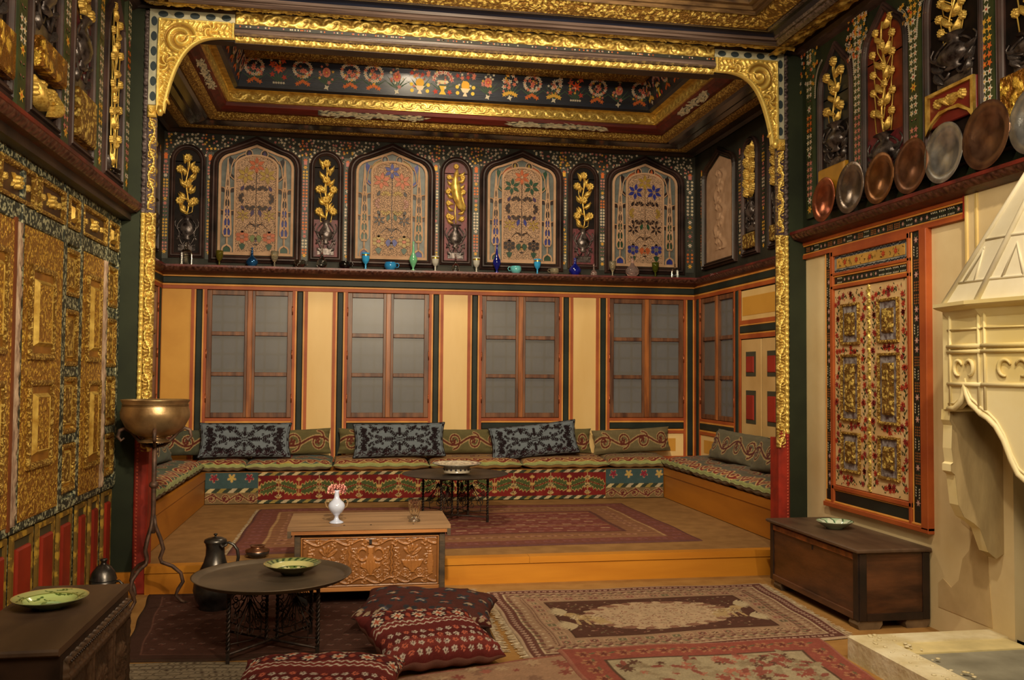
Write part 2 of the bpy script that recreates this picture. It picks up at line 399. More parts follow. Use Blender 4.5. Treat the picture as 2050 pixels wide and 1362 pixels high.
def lower_wall(fr, u0, u1, wins, fills, parent):
    """wins: window centres/halves; fills: (u0, u1, material)"""
    hstrip(fr, u0, u1, 2.735, parent, *HB)
    for uc, wh in wins:
        vstrip(fr, uc-wh, -1, .62, 2.535, parent); vstrip(fr, uc+wh, 1, .62, 2.535, parent)
        v = hstrip(fr, uc-wh, uc+wh, 1.085, parent, (.035, .02, .08, .02, .035), HB[1])
        piece('dado_panel', fr, uc-wh, uc+wh, .62, v, -.02, .008, P_CREAM, parent)
        piece('ochre_inset', fr, uc-wh+.1, uc+wh-.1, .68, v-.06, .008, .011, P_YELLOW, parent)
    for a, b, mm in fills: piece('wall_panel', fr, a, b, .62, 2.535, -.02, .006, mm, parent)
    piece('sill_moulding', fr, u0, u1, .585, .62, -.02, .03, W_ORNG, parent)
    piece('bench_back', fr, u0, u1, .2, .585, -.02, .01, W_GREEN, parent)
fills = [(-2.14, -1.81, P_YELLOW)]
for i in range(3): fills.append((WC[i]+WH+.17, WC[i+1]-WH-.17, P_CREAM))
lower_wall(FB, -2.14, 4.147, [(c, WH) for c in WC], fills, wb)
# window recess backing with the lit frosted daylight behind
PANE = scrim('frosted window pane', S(128, 126, 122), .34)
SKYL = bpy.data.materials.new('dusk light behind window'); SKYL.use_nodes = True
_b = SKYL.node_tree.nodes['Principled BSDF']; _b.inputs['Base Color'].default_value = c4(S(120, 130, 140))
_b.inputs['Emission Color'].default_value = c4(S(140, 160, 190)); _b.inputs['Emission Strength'].default_value = .11
GRATE = mat('dull iron grating', S(52, 54, 56), .6, .3)
def window(n, fr, uc, h, z0=1.09, z1=2.53, shade=0):
    w = struct('window_%d' % n)
    piece('daylight_screen', fr, uc-h, uc+h, z0, z1, -.165, -.16, SKYL, w)
    g = MB(); k = 6
    for i in range(1, k): g.box(fr, uc-h+2*h*i/k-.012, uc-h+2*h*i/k+.012, z0, z1, -.115, -.1)
    for i in range(1, 8):
        z = z0+(z1-z0)*i/8; g.box(fr, uc-h, uc+h, z-.012, z+.012, -.12, -.105)
        for j in range(1, k): g.prism(fr, [(uc-h+2*h*j/k+.03*math.cos(a*PI/4), z+.03*math.sin(a*PI/4)) for a in range(8)], -.125, -.095)
    g.build('iron_grating', GRATE, w)
    piece('reveal', fr, uc-h-.01, uc-h, z0, z1, -.16, .0, W_DARK, w); piece('reveal', fr, uc+h, uc+h+.01, z0, z1, -.16, .0, W_DARK, w)
    rows = 3; rail = .045; st = .055
    for sg in (-1, 1):
        a, b = (uc-h, uc-.004) if sg < 0 else (uc+.004, uc+h)
        mb = MB()
        for u in (a, b-st): mb.box(fr, u, u+st, z0, z1, -.035, .012, .004)
        hh = (z1-z0-2*st-2*rail)/3; zs = []
        mb.box(fr, a+st, b-st, z0, z0+st, -.035, .01, .004); mb.box(fr, a+st, b-st, z1-st, z1, -.035, .01, .004)
        for i in range(3):
            zz = z0+st+i*(hh+rail); zs.append(zz)
            if i: mb.box(fr, a+st, b-st, zz-rail, zz, -.033, .008, .004)
        cs = mb.build('casement', W_FRAME, w)
        for zz in zs: MB().box(fr, a+st, b-st, zz, zz+hh, -.022, -.018).build('pane', PANE, cs)
        e = a if sg < 0 else b
        for zz in (z0+.22, (z0+z1)/2, z1-.22):
            hg = MB(); hg.tube([fr.p(e, zz-.05, .018), fr.p(e, zz+.05, .018)], .008, 8); hg.build('hinge', G_PLAIN if False else MATS['copper hinge'], cs)
    piece('mullion', fr, uc-.028, uc+.028, z0, z1, .0, .026, W_MULL, w, .006)
    return w
mat('copper hinge', S(190, 110, 70), .35, .8)
for i, c in enumerate(WC): window(i+1, FB, c, WH)
# ---- alcove side walls
wr = struct('wall_right_alcove', 'alcove right wall with a window and a painted cupboard front')
MB().wbox(4.31, 4.4, 7.0, 10.95, 0, 5.2).build('backing', W_DARK, wr)
lower_wall(FSR, 7.1, 10.728, [(10.02, .5)], [(10.69, 10.728, W_GREEN), (9.35-.0, 9.36, W_ORNG), (7.1, 7.75, P_CREAM)], wr)
window(5, FSR, 10.02, .5)
wl = struct('wall_left_alcove', 'alcove left wall, seen only as a sliver behind the gilded jamb')
MB().wbox(-2.4, -2.31, 7.0, 10.95, 0, 5.2).build('backing', W_DARK, wl)
lower_wall(FSL, 7.1, 10.728, [(10.02, .5)], [(10.69, 10.728, W_GREEN), (7.1, 9.35, P_YELLOW)], wl)
window(6, FSL, 10.02, .5)
# built-in cupboard front in the right alcove wall
cb = struct('door_1', 'cream cupboard doors with red panels in the alcove right wall')
piece('frame', FSR, 7.75, 9.35, .62, 2.535, -.02, .0, W_GREEN, cb)
piece('overdoor_panel', FSR, 7.8, 9.33, 2.2, 2.52, 0, .012, P_CREAM, cb); piece('ochre_inset', FSR, 7.86, 9.3, 2.25, 2.45, .012, .016, P_YELLOW, cb)
hstrip(FSR, 7.8, 9.35, 2.2, cb, (.045, .015, .08, .015, .045), (W_ORNG, W_YELL, W_GREEN, W_YELL, W_ORNG))
REDP = mat('red door panel', S(168, 44, 26), .5, 0, S(140, 34, 20), 3); GRYG = mat('grey green groove paint', S(66, 66, 50), .5)
for k in range(3):
    a = 9.33-(k+1)*.48-k*.03; b = a+.48
    d = piece('door', FSR, a, b, .63, 1.99, 0, .014, mat('dull cream door paint', S(214, 178, 118), .5, 0, S(196, 158, 98), 2), cb, .003)
    for z0, z1 in ((.68, .98), (1.1, 1.45), (1.6, 1.86)):
        piece('groove', FSR, a+.12, b-.12, z0, z1, .014, .018, GRYG, d); piece('red_panel', FSR, a+.16, b-.14, z0+.04, z1-.05, .018, .028, REDP, d, .008)
# ---- upper walls, arches, ledges
def outline(h, z0, zs, za, rnd=False, n=7):
    if rnd:
        L = [(-h, z0), (-h, (z0+zs)/2), (-h, zs)]+[(-h*math.cos(PI*k/(2*n)), zs+(za-zs)*math.sin(PI*k/(2*n))) for k in range(1, n)]
    else:
        d = za-zs; P0, P1, P2 = (-h, zs), (-h, zs+.5*d), (-h*.62, zs+.62*d); L = [(-h, z0), (-h, (z0+zs)/2), (-h, zs)]
        for k in range(1, n):
            t = k/(n-1); L.append(tuple((1-t)**2*P0[i]+2*t*(1-t)*P1[i]+t*t*P2[i] for i in (0, 1)))
    return L+[(0, za)]+[(-x, z) for x, z in L[::-1]]
def sh(pts, uc): return [(x+uc, z) for x, z in pts]
def arch_frame(fr, uc, h, z0, zs, za, wd, parent, rnd=False, m=None, hgt=.05, name='arch_moulding'):
    """stepped moulding round an arched opening; inner half h, moulding width wd"""
    prof = [(wd, .0), (wd, hgt*.6), (wd*.8, hgt*.9), (wd*.68, hgt*.5), (wd*.55, hgt), (wd*.36, hgt), (wd*.26, hgt*.55), (wd*.12, hgt*.75), (0, hgt*.5), (0, .0)]
    rings = [[fr.p(u, v, n) for u, v in sh(outline(h+d, z0-d, zs, za+d*1.08, rnd), uc)] for d, n in prof]
    return MB().loft(rings).build(name, m or W_PURP, parent)
def fill_shape(name, outer, holes, thick, m, parent, fr, n):
    """flat plate with holes, from a filled 2D curve turned into a mesh"""
    cu = bpy.data.curves.new(name, 'CURVE'); cu.dimensions = '2D'; cu.fill_mode = 'BOTH'; cu.extrude = thick/2
    for pl in [outer]+holes:
        s = cu.splines.new('POLY'); s.points.add(len(pl)-1); s.use_cyclic_u = True
        for p, q in zip(s.points, pl): p.co = (q[0], q[1], 0, 1)
    o = bpy.data.objects.new(name, cu); COL.objects.link(o)
    me = bpy.data.meshes.new_from_object(o.evaluated_get(bpy.context.evaluated_depsgraph_get()))
    bpy.data.objects.remove(o); bpy.data.curves.remove(cu)
    co = np.empty(len(me.vertices)*3, dtype=np.float32); me.vertices.foreach_get('co', co); co = co.reshape(-1, 3)
    X, Y, Z = frgrid(fr, co[:, 0], co[:, 1], co[:, 2]+n); co[:, 0], co[:, 1], co[:, 2] = X, Y, Z
    me.vertices.foreach_set('co', co.ravel()); me.materials.clear(); me.materials.append(m); me.name = name; me.update()
    return link(name, me, parent)
# perforated plaster: dark pin holes between the bars
def perf():
    m, nt, b = _nt('perforated plaster'); v = coords(nt, (1, 1, 1))
    vo = N(nt, 'ShaderNodeTexVoronoi'); vo.inputs['Scale'].default_value = 72; vo.inputs['Randomness'].default_value = .4
    nt.links.new(v, vo.inputs['Vector'])
    nt.links.new(ramp(nt, vo.outputs['Distance'], [(.33, S(44, 34, 30)), (.43, S(172, 138, 108))]), b.inputs['Base Color'])
    bp = N(nt, 'ShaderNodeBump'); bp.inputs['Strength'].default_value = .8; bp.inputs['Distance'].default_value = .004
    nt.links.new(vo.outputs['Distance'], bp.inputs['Height']); nt.links.new(bp.outputs[0], b.inputs['Normal'])
    b.inputs['Roughness'].default_value = .8; return m
PERF = perf()
GL = {k: mat(k+' window glass', c, .4, 0, mul(c, .7), 20, spec=.3) for k, c in dict(amber=S(150, 122, 46), rust=S(168, 84, 44), blue=S(38, 44, 120), green=S(28, 62, 40), black=S(34, 20, 20), violet=S(54, 34, 72), grey=S(98, 102, 98), olive=S(96, 104, 52), rose=S(150, 104, 86)).items()}
def petal(u, v, L, W, a, k=.45):
    ca, sa = math.cos(a), math.sin(a)
    return [(u+x*ca-y*sa, v+x*sa+y*ca) for x, y in ((0, 0), (L*.2, W*.7), (L*k, W), (L*.75, W*.55), (L, 0), (L*.75, -W*.55), (L*k, -W), (L*.2, -W*.7))]
def ellp(u, v, a, b, n=12): return [(u+a*math.cos(2*PI*k/n), v+b*math.sin(2*PI*k/n)) for k in range(n)]
def strip(pts, w):
    L, R_ = [], []
    for i, p in enumerate(pts):
        q0, q1 = pts[max(i-1, 0)], pts[min(i+1, len(pts)-1)]; dx, dy = q1[0]-q0[0], q1[1]-q0[1]; l = math.hypot(dx, dy)
        ww = w*(1-.6*i/(len(pts)-1)) ; L.append((p[0]-dy/l*ww, p[1]+dx/l*ww)); R_.append((p[0]+dy/l*ww, p[1]-dx/l*ww))
    return L+R_[::-1]
def pane_plan(c):
    """[(polygon, colour)] of the inner panel of a stained window; c: colour scheme"""
    P = []
    for k in range(6): P.append((petal(0+.016*math.cos(PI/2+k*PI/3), 1.035+.016*math.sin(PI/2+k*PI/3), .082, .021, PI/2+k*PI/3), c['f1']))
    for sx in (-1, 1):
        for k in range(6):
            a = PI/2+k*PI/3+.1*sx; P.append((petal(sx*.118+.016*math.cos(a), .92+.016*math.sin(a), .086, .022, a), c['f2']))
        for k in range(5):
            a = PI*(.14+.18*k); P.append((petal(sx*.07+.018*math.cos(a), .742+.018*math.sin(a), .05, .014, a, .8), c['fan']))
            a = -PI*(.14+.18*k); P.append((petal(sx*.07+.018*math.cos(a), .578+.018*math.sin(a), .05, .014, a, .8), c['fan']))
            a = (0 if sx > 0 else PI)+PI*(-.36+.18*k); P.append((petal(sx*.135+.018*math.cos(a), .655+.018*math.sin(a), .052, .014, a, .8), c['fan2']))
        P.append((petal(sx*.17, .74, .07, .019, PI/2+sx*.5), c['lf'])); P.append((petal(sx*.165, .57, .07, .019, -PI/2-sx*.5), c['lf']))
        P.append((petal(sx*.03, .535, .095, .02, -PI/2+sx*.25, .6), c['bl']))
        for k in range(6):
            a = PI/2+k*PI/3; P.append((petal(sx*.145+.012*math.cos(a), .46+.012*math.sin(a), .064, .013, a), c['f3']))
        for k in range(6):
            a = PI/6+k*PI/3; P.append((ellp(sx*.148+.05*math.cos(a), .21+.044*math.sin(a), .025, .024, 8), c['fr']))
        P.append((ellp(sx*.148, .21, .024, .017, 10), c['fc']))
        P.append((petal(sx*.148, .14, .08, .036, -PI/2, .25), 'green')); P.append((ellp(sx*.148, .272, .017, .013, 8), c['bl']))
        t = np.linspace(0, 1, 6)
        P.append((strip([(sx*(.012+.11*x), .345-.13*(x-.35)**2+.016) for x in t], .007), 'black'))
        P.append((strip([(sx*(.012+.06*x), .33+.05*x) for x in t], .006), 'black'))
        P.append((petal(sx*.03, .238, .09, .034, -PI/2+sx*.12, .5), c['va']))
    P.append((ellp(0, .185, .013, .026, 10), c['vc'])); P.append((ellp(0, .262, .02, .008, 8), 'black')); P.append((ellp(0, .128, .026, .007, 8), 'black'))
    P.append(([(-.004, .3), (-.003, .96), (.003, .96), (.004, .3)], 'black'))
    return P
SCH = [dict(f1='rust', f2='amber', f3='amber', fan='black', fan2='black', lf='violet', bl='violet', fr='rust', fc='rose', va='olive', vc='violet', cy='blue', ar='green', sh='black', sp='black'),
       dict(f1='blue', f2='rust', f3='black', fan='amber', fan2='rose', lf='black', bl='green', fr='amber', fc='rust', va='blue', vc='grey', cy='green', ar='blue', sh='amber', sp='blue'),
       dict(f1='rust', f2='green', f3='amber', fan='black', fan2='black', lf='violet', bl='blue', fr='black', fc='black', va='green', vc='amber', cy='blue', ar='green', sh='rust', sp='green'),
       dict(f1='amber', f2='blue', f3='black', fan='black', fan2='amber', lf='black', bl='green', fr='blue', fc='grey', va='rust', vc='rust', cy='green', ar='blue', sh='rust', sp='black')]
AC = [-1.125, .41, 1.955, 3.49]; Z0 = 2.93
def stained(n, uc, sch):
    w = struct('window_%d' % n)
    H = .415; big = outline(H, 0, 1.0, 1.27); inn = outline(H-.028, .028, 1.0, 1.24)
    fr = Fr(FB.p(uc, Z0, 0), FB.u, FB.v, FB.n)
    MB().prism(fr, big, .001, .006).build('backing_glass', GL['grey'], w)
    fill_shape('outer_rim', big, [inn], .02, PLASTER, w, fr, .022)
    # inner field with holes for the glass
    plan = pane_plan(sch); ip = outline(.235, .03, 1.02, 1.15, True)
    ip2 = outline(.222, .042, 1.02, 1.137, True)
    MB().prism(fr, ip2, .008, .0145).build('pierced_field', PERF, w)
    fill_shape('inner_rim', outline(.243, .028, 1.02, 1.158, True), [ip2], .02, PLASTER, w, fr, .022)
    rim = MB()
    for p, c in plan:
        MB().flat(fr, p, .0155).build('pane', GL[c], w)
        mx_, my_ = sum(q[0] for q in p)/len(p), sum(q[1] for q in p)/len(p); off = []
        for q in p:
            d = math.hypot(q[0]-mx_, q[1]-my_)+1e-6; off.append((q[0]+(q[0]-mx_)/d*.004, q[1]+(q[1]-my_)/d*.004))
        rim.loft([[fr.p(u, v, .0148) for u, v in p], [fr.p((u+a)/2, (v+b)/2, .021) for (u, v), (a, b) in zip(p, off)], [fr.p(u, v, .0145) for u, v in off]])
    o = rim.build('pane_rims', PLASTER, w); o['kind'] = 'stuff'
    # spandrel bars and shaped panes
    bars = MB()
    def bar(pts, r=.0075): bars.tube([fr.p(u, v, .02) for u, v in pts], r, 5)
    for s in (-1, 1):
        cx = s*.315
        def cyp(k):  # outline of cypress
            return [(cx-.05*k, .24), (cx-.052*k, .3), (cx-.03*k, .72), (cx-.004, 1.08+.02*k), (cx+.004, 1.08+.02*k), (cx+.03*k, .72), (cx+.052*k, .3), (cx+.05*k, .24), (cx+.03*k, .205), (cx-.03*k, .205)]
        loz = []
        for j, zz in enumerate((.24, .35, .46, .57, .68, .8)):
            hw = (.04, .034, .03, .025, .019, .012)[j]
            loz.append([(cx-hw*.5, zz+.07), (cx-hw*.95, zz+.03), (cx-hw*.8, zz-.02), (cx-hw*.18, zz-.01), (cx-hw*.1, zz+.05)])
            loz.append([(2*cx-x, y) for x, y in loz[-1]][::-1]); loz.append([(cx, zz+.13), (cx-hw*.25, zz+.09), (cx, zz+.06), (cx+hw*.25, zz+.09)])
        fill_shape('cypress', cyp(1.0), loz, .016, PLASTER, w, fr, .022)
        for j, p in enumerate(loz): MB().flat(fr, p, .011).build('pane', GL[sch['cy'] if j < 9 else 'black'], w)
        bar([(cx, .2), (cx, .105)], .012)
        base = [(cx-.058, .03), (cx-.058, .07), (cx-.045, .1), (cx, .128), (cx+.045, .1), (cx+.058, .07), (cx+.058, .03)]
        bi = [(cx-.042, .034), (cx-.042, .066), (cx-.032, .085), (cx, .106), (cx+.032, .085), (cx+.042, .066), (cx+.042, .034)]
        fill_shape('base_arch', base, [bi], .016, PLASTER, w, fr, .021); MB().flat(fr, bi, .012).build('pane', GL[sch['ar']], w)
        for zz in (.48, .74):
            bar([(s*.385, zz+.03), (s*.35, zz+.025), (s*.335, zz-.02)]); bar([(s*.245, zz+.03), (s*.28, zz+.025), (s*.295, zz-.02)])
            MB().flat(fr, [(s*.385, zz+.028), (s*.35, zz+.02), (s*.336, zz-.03), (s*.385, zz-.02)], .0125).build('pane', GL['black'], w)
            MB().flat(fr, [(s*.245, zz+.028), (s*.28, zz+.02), (s*.294, zz-.03), (s*.245, zz-.02)], .0125).build('pane', GL['black'], w)
        MB().flat(fr, petal(s*.262, 1.0, .14, .026, PI/2+s*-.0-.25*s, .7), .0125).build('pane', GL[sch['sp']], w)
        MB().flat(fr, [(s*.245, .9), (s*.3, .95), (s*.3, .89), (s*.245, .85)], .0125).build('pane', GL[sch['sp']], w)
        bar([(s*.245, .86), (s*.29, .9), (s*.275, 1.02), (s*.245, 1.1)])
        bar([(s*.25, 1.06), (s*.2, 1.13), (s*.13, 1.17)]); bar([(s*.235, 1.0), (s*.18, 1.09), (s*.11, 1.13)])
        MB().flat(fr, [(s*.24, 1.075), (s*.19, 1.13), (s*.13, 1.155), (s*.12, 1.13), (s*.18, 1.1), (s*.225, 1.04)], .0125).build('pane', GL[sch['sh']], w)
        fill_shape('bud_ring', ellp(s*.085, 1.165, .043, .05, 14), [ellp(s*.085, 1.165, .034, .041, 14)], .014, PLASTER, w, fr, .02)
        MB().flat(fr, ellp(s*.085, 1.165, .034, .041), .0125).build('pane', GL['black'], w)
        MB().flat(fr, petal(s*.085, 1.128, .074, .017, PI/2, .5), .015).build('pane', GL[sch['vc']], w)
    bars.build('lead_bars', PLASTER, w)
    arch_frame(FB, uc, .43, Z0-.01, Z0+1.0, Z0+1.285, .078, w, m=W_PURP, hgt=.06)
    return w
uw = struct('wall_back_upper', 'painted upper zone of the alcove back wall with gilded niches')
MB().box(FB, -2.2, 4.2, 2.7, 4.36, -.1, 0).build('board', UP_GREY, uw)
for i in range(4): stained(7+i, AC[i], SCH[i])
# gilded plant relief for the niches: shared flower and leaf meshes
def flower_mesh(name, m, petals=8, ring2=True):
    nr, na = 8, 40; R_, A = np.meshgrid(np.linspace(0, 1, nr), np.linspace(0, 2*PI, na+1))
    lob = .82+.18*np.abs(np.cos(petals/2*A)); r = R_*lob
    h = np.where(R_ < .3, .55+.3*np.sqrt(np.clip(1-(R_/.3)**2, 0, 1)), .3+.5*np.sin(np.clip((R_-.3)/.7, 0, 1)*PI)*(.6+.4*np.abs(np.cos(petals/2*A))))
    h[:, -1] = 0
    o = grid_mesh(name, r*np.cos(A), r*np.sin(A), h, m); me = o.data; bpy.data.objects.remove(o); return me
FL_G = flower_mesh('gilt_flower', G_PLAIN); FL_BIG = flower_mesh('gilt_flower_wide', G_PLAIN, 6)
def leaf_mesh(name, m):
    L, W = np.meshgrid(np.linspace(0, 1, 9), np.linspace(-1, 1, 5)); w = np.sin(PI*L**.8)*.22
    X = L; Y = W*w+.18*np.sin(L*PI*.9); Z = .1+(.22*(1-W**2)*np.sin(PI*L)+.1*L); Z[0] = Z[-1] = 0
    o = grid_mesh(name, X, Y, Z, m); me = o.data; bpy.data.objects.remove(o); return me
LF_G = leaf_mesh('gilt_leaf', G_PLAIN)
def place(name, me, fr, u, v, n, s, rot, parent, flip=1, sz=None):
    o = bpy.data.objects.new(name, me); COL.objects.link(o); o.parent = parent
    U = fr.u*math.cos(rot)+fr.v*math.sin(rot); V = (fr.v*math.cos(rot)-fr.u*math.sin(rot))*flip
    p = fr.p(u, v, n); sz = sz or s
    m = Matrix(((U.x*s, V.x*s, fr.n.x*sz, p.x), (U.y*s, V.y*s, fr.n.y*sz, p.y), (U.z*s, V.z*s, fr.n.z*sz, p.z), (0, 0, 0, 1)))
    o.matrix_basis = m; return o
def plant(fr, uc, v0, v1, hw, parent, kind=0, sc=1.0):
    """gilded flowering stem between heights v0 and v1"""
    H = v1-v0; t = MB(); n = .02
    t.tube([fr.p(uc+.15*hw*math.sin(x*9), v0+H*.97*x, n) for x in np.linspace(0, 1, 14)], .008*sc, 6)
    heads = {0: [(0, .93), (-.62, .74), (.62, .74), (0, .5), (-.6, .22), (.6, .22)], 1: [(0, .94), (0, .66), (-.62, .5), (.62, .5), (0, .33), (-.62, .13), (.62, .13)],
             2: [(0, .95), (-.55, .8), (.55, .72), (-.6, .6), (.5, .5), (-.5, .38), (.6, .3), (0, .62), (-.55, .18), (.5, .1)],
             3: [(-.5, .97), (.45, .9), (-.6, .82), (.05, .76), (.65, .72), (-.6, .66), (0, .58), (.62, .54), (-.55, .5), (-.1, .42), (.6, .38), (-.6, .33), (.1, .27), (.6, .2), (-.55, .16)]}[kind]
    fs = .3*hw if kind < 2 else .22*hw
    fs = .05 if hw < .13 else (.04 if kind < 2 else .031)
    for du, dv in heads:
        if True: t.tube([fr.p(uc, v0+H*max(dv-.3, 0), n), fr.p(uc+du*hw*.8, v0+H*(dv-.18), n), fr.p(uc+du*hw, v0+H*dv, n)], .0045*sc, 5)
    t.build('stem', G_PLAIN, parent)
    if hw < .13:
        for k in range(9):
            s = 1 if k % 2 else -1; place('leaf', LF_G, fr, uc+s*hw*.3, v0+H*(.03+k*.1), .008, hw*.95, PI/2-s*(.25+.5*random.random()), parent, s)
    for du, dv in heads: place('flower', FL_G, fr, uc+du*hw*(1.15 if hw < .13 else 1), v0+H*dv, .02, fs, random.random(), parent)
    for k in range(9 if kind else 7):
        s = 1 if k % 2 else -1; vv = v0+H*(.02+k*.11); place('leaf', LF_G, fr, uc, vv, .014, hw*(1.05 if hw < .13 else .55), PI/2-s*(.6+.3*random.random()), parent, -s)
def bird(fr, uc, v0, v1, hw, parent):
    """gilded long tailed bird among blossoms"""
    t = MB(); n = .03; H = v1-v0
    t.tube([fr.p(uc+.1*hw, v0+H*.93, n), fr.p(uc+.0*hw, v0+H*.86, n+.01), fr.p(uc-.1*hw, v0+H*.78, n+.01), fr.p(uc-.1*hw, v0+H*.62, n+.02), fr.p(uc+.1*hw, v0+H*.45, n+.015), fr.p(uc+.5*hw, v0+H*.28, n), fr.p(uc+.95*hw, v0+H*.24, n)], [.01, .028, .03, .062, .055, .04, .012], 12)
    for k in range(5): t.tube([fr.p(uc+(.0+.12*k)*hw, v0+H*.5, n+.03), fr.p(uc+(.25+.12*k)*hw, v0+H*(.36-.0*k), n+.02), fr.p(uc+(.6+.09*k)*hw, v0+H*(.2+.02*k), n+.01)], .011, 5)
    t.tube([fr.p(uc, v0, n), fr.p(uc-.1*hw, v0+H*.2, n), fr.p(uc, v0+H*.42, n)], .008, 6)
    t.build('bird_relief', G_PLAIN, parent)
    for du, dv in ((0, .99), (-.7, .8), (.65, .8), (.72, .55), (-.8, .55), (-.75, .35), (-.75, .12), (.6, .08), (-.4, .1)):
        place('flower', FL_G, fr, uc+du*hw, v0+H*dv, .012, .3*hw, 0, parent)
    for k in range(16):
        s = 1 if k % 2 else -1; place('leaf', LF_G, fr, uc+s*hw*.2, v0+H*.055*k, .006, hw*.85, PI/2-s*.9, parent, -s)
def vase_relief(fr, uc, v0, v1, hw, parent, m):
    H = v1-v0; t = MB(); prof = [(.55, 1), (.3, .95), (.22, .85), (.5, .72), (.62, .6), (.5, .48), (.2, .4), (.35, .34), (.15, .3)]
    L = [[fr.p(uc+hw*r*math.cos(a), v0+H*z, .012+hw*r*.5*math.sin(a)) for a in np.linspace(0, PI, 12)] for r, z in prof]
    t.loft(L, False, True)
    for s in (-1, 1):
        t.tube([fr.p(uc+s*hw*(.3+.5*math.sin(x*PI)), v0+H*(.92-.5*x), .02) for x in np.linspace(0, 1, 7)], .008, 5)
        t.tube([fr.p(uc+s*hw*(.15+.7*x), v0+H*(.28-.1*math.sin(x*6)), .015) for x in np.linspace(0, 1, 7)], .01, 5)
        t.tube([fr.p(uc+s*hw*(.8-.2*math.sin(x*6)), v0+H*(.3+.6*x), .015) for x in np.linspace(0, 1, 7)], .007, 5)
        for k in range(3): place('leaf', leaf_dark, fr, uc+s*hw*.45, v0+H*(.1+.28*k), .006, hw*.5, PI/2-s*(.6+.4*k), parent, -s)
    t.box(fr, uc-hw*.75, uc+hw*.75, v0, v0+H*.2, 0, .012, .005)
    t.build('vase_relief', m, parent)
leaf_dark = leaf_mesh('dark_leaf', mat('dark silvered leaf', S(96, 88, 84), .3, .5, S(30, 22, 22), 30))
VASE_M = mat('tarnished silver relief', S(104, 94, 90), .28, .5, S(34, 26, 26), 18, bump=.3, bscale=40)
CRIMB = mat('crimson niche ground', S(106, 28, 36), .5, 0, S(60, 18, 24), 10, bump=.6, bscale=30, bd=.006)
DKB = mat('near black niche ground', S(28, 18, 14), .6, 0, S(12, 9, 9), 8, spec=.15)
REDB = mat('brick red niche ground', S(122, 44, 20), .5, 0, S(86, 26, 14), 8)
NC = [-1.877, -.343, 1.163, 2.716]
def niche(fr, uc, h, z0, zs, za, zsplit, parent, kind=0, up=DKB, low=CRIMB, rnd=True, wd=.055, zped=None, vm=None, hgt=.045):
    nz = piece('niche_ground', fr, uc-h-.01, uc+h+.01, z0, zs, 0, .004, up, parent)
    MB().prism(fr, sh(outline(h+.005, zs-.01, zs, za, rnd), uc), 0, .004).build('niche_head', up, nz)
    arch_frame(fr, uc, h, z0, zs, za, wd, nz, rnd, m=W_PURP, hgt=hgt)
    zb = z0
    if zped: zb = zped
    piece('vase_panel', fr, uc-h, uc+h, zb, zsplit, .004, .008, low, nz)
    vase_relief(fr, uc, zb+.02, zsplit-.005, h*.95, nz, vm or VASE_M)
    if kind == 'bird': bird(fr, uc, zsplit+.01, za-.05, h*.88, nz)
    else: plant(fr, uc, zsplit+.005, za-.05, h*.85, nz, kind)
    if zped:
        pp = piece('pedestal_panel', fr, uc-h+.01, uc+h-.01, z0+.02, zped, .004, .05, G_CARV, nz, .01)
    return nz
niche(FB, NC[0], .135, 2.94, 3.98, 4.115, 3.37, uw, 0, low=DKB)
niche(FB, NC[1], .135, 2.94, 3.98, 4.115, 3.37, uw, 1)
niche(FB, NC[2], .135, 2.94, 3.98, 4.115, 3.37, uw, 'bird', up=CRIMB)
niche(FB, NC[3], .135, 2.94, 3.98, 4.115, 3.37, uw, 0)
# painted blossom columns and garlands on the upper back wall
def blossom_column(fr, uc, v0, v1, parent, seed=0, wdt=.03, sc=1.0, dark=None):
    rg = random.Random(seed); mb = MB(); v = v1
    star(mb, fr, uc, v-.02, .03*sc, ORG, 6, .008); rectp(mb, fr, uc-.018*sc, v-.07, uc+.018*sc, v-.02, rg.choice([ORG, PNK, YLW]), .0082); v -= .1
    while v > v0+.03:
        t = rg.random(); c = rg.choice([WHT, WHT, WHT, PNK, ORG, YLW])
        if t < .5:
            for k in range(3):
                star(mb, fr, uc-wdt*.55, v, .0185*sc, c, 5, .0078, rot=rg.random(), cc=ORG); star(mb, fr, uc+wdt*.55, v, .0185*sc, c, 5, .0078, rot=rg.random(), cc=YLW); v -= .036*sc
                if v < v0+.02: break
        elif t < .75: star(mb, fr, uc, v, .026*sc, rg.choice([YLW, PNK, WHT]), 6, .0078, cc=RED); v -= .05*sc
        else:
            for s in (-1, 1): leafp(mb, fr, uc, v-.02, .035*sc, .008, PI/2+s*.9, GRN, .0078); star(mb, fr, uc+s*wdt*.5, v+.0, .012, PNK, 5, .0078)
            v -= .045*sc
    star(mb, fr, uc, v0, .028*sc, YLW, 6, .0078, cc=ORG)
    o = mb.build('painted_blossoms', PAINT, parent); o['kind'] = 'stuff'
for i, c in enumerate(NC):
    for s in (-1, 1):
        u = c+s*.24
        piece('pilaster_strip', FB, u-.042, u+.042, 2.87, 4.1, 0, .006, mat('grey green pilaster', S(66, 66, 56), .5, 0, S(48, 50, 44), 5), uw, .003)
        blossom_column(FB, u, 2.95, 4.07, uw, seed=10*i+s)
piece('pilaster_strip', FB, 4.02, 4.13, 2.87, 4.1, 0, .006, MATS['grey green pilaster'], uw, .003); blossom_column(FB, 4.075, 2.95, 4.1, uw, seed=77, wdt=.05, sc=1.2)
mb = MB()
def inside(u, v):
    for a in AC:
        if abs(u-a) < .52 and v < 3.93+.37*(1-max(0, abs(u-a)-.06)/.46*.75)+.02: return True
    for a in NC:
        if math.hypot(u-a, max(0, v-3.96)) < .2: return True
    return False
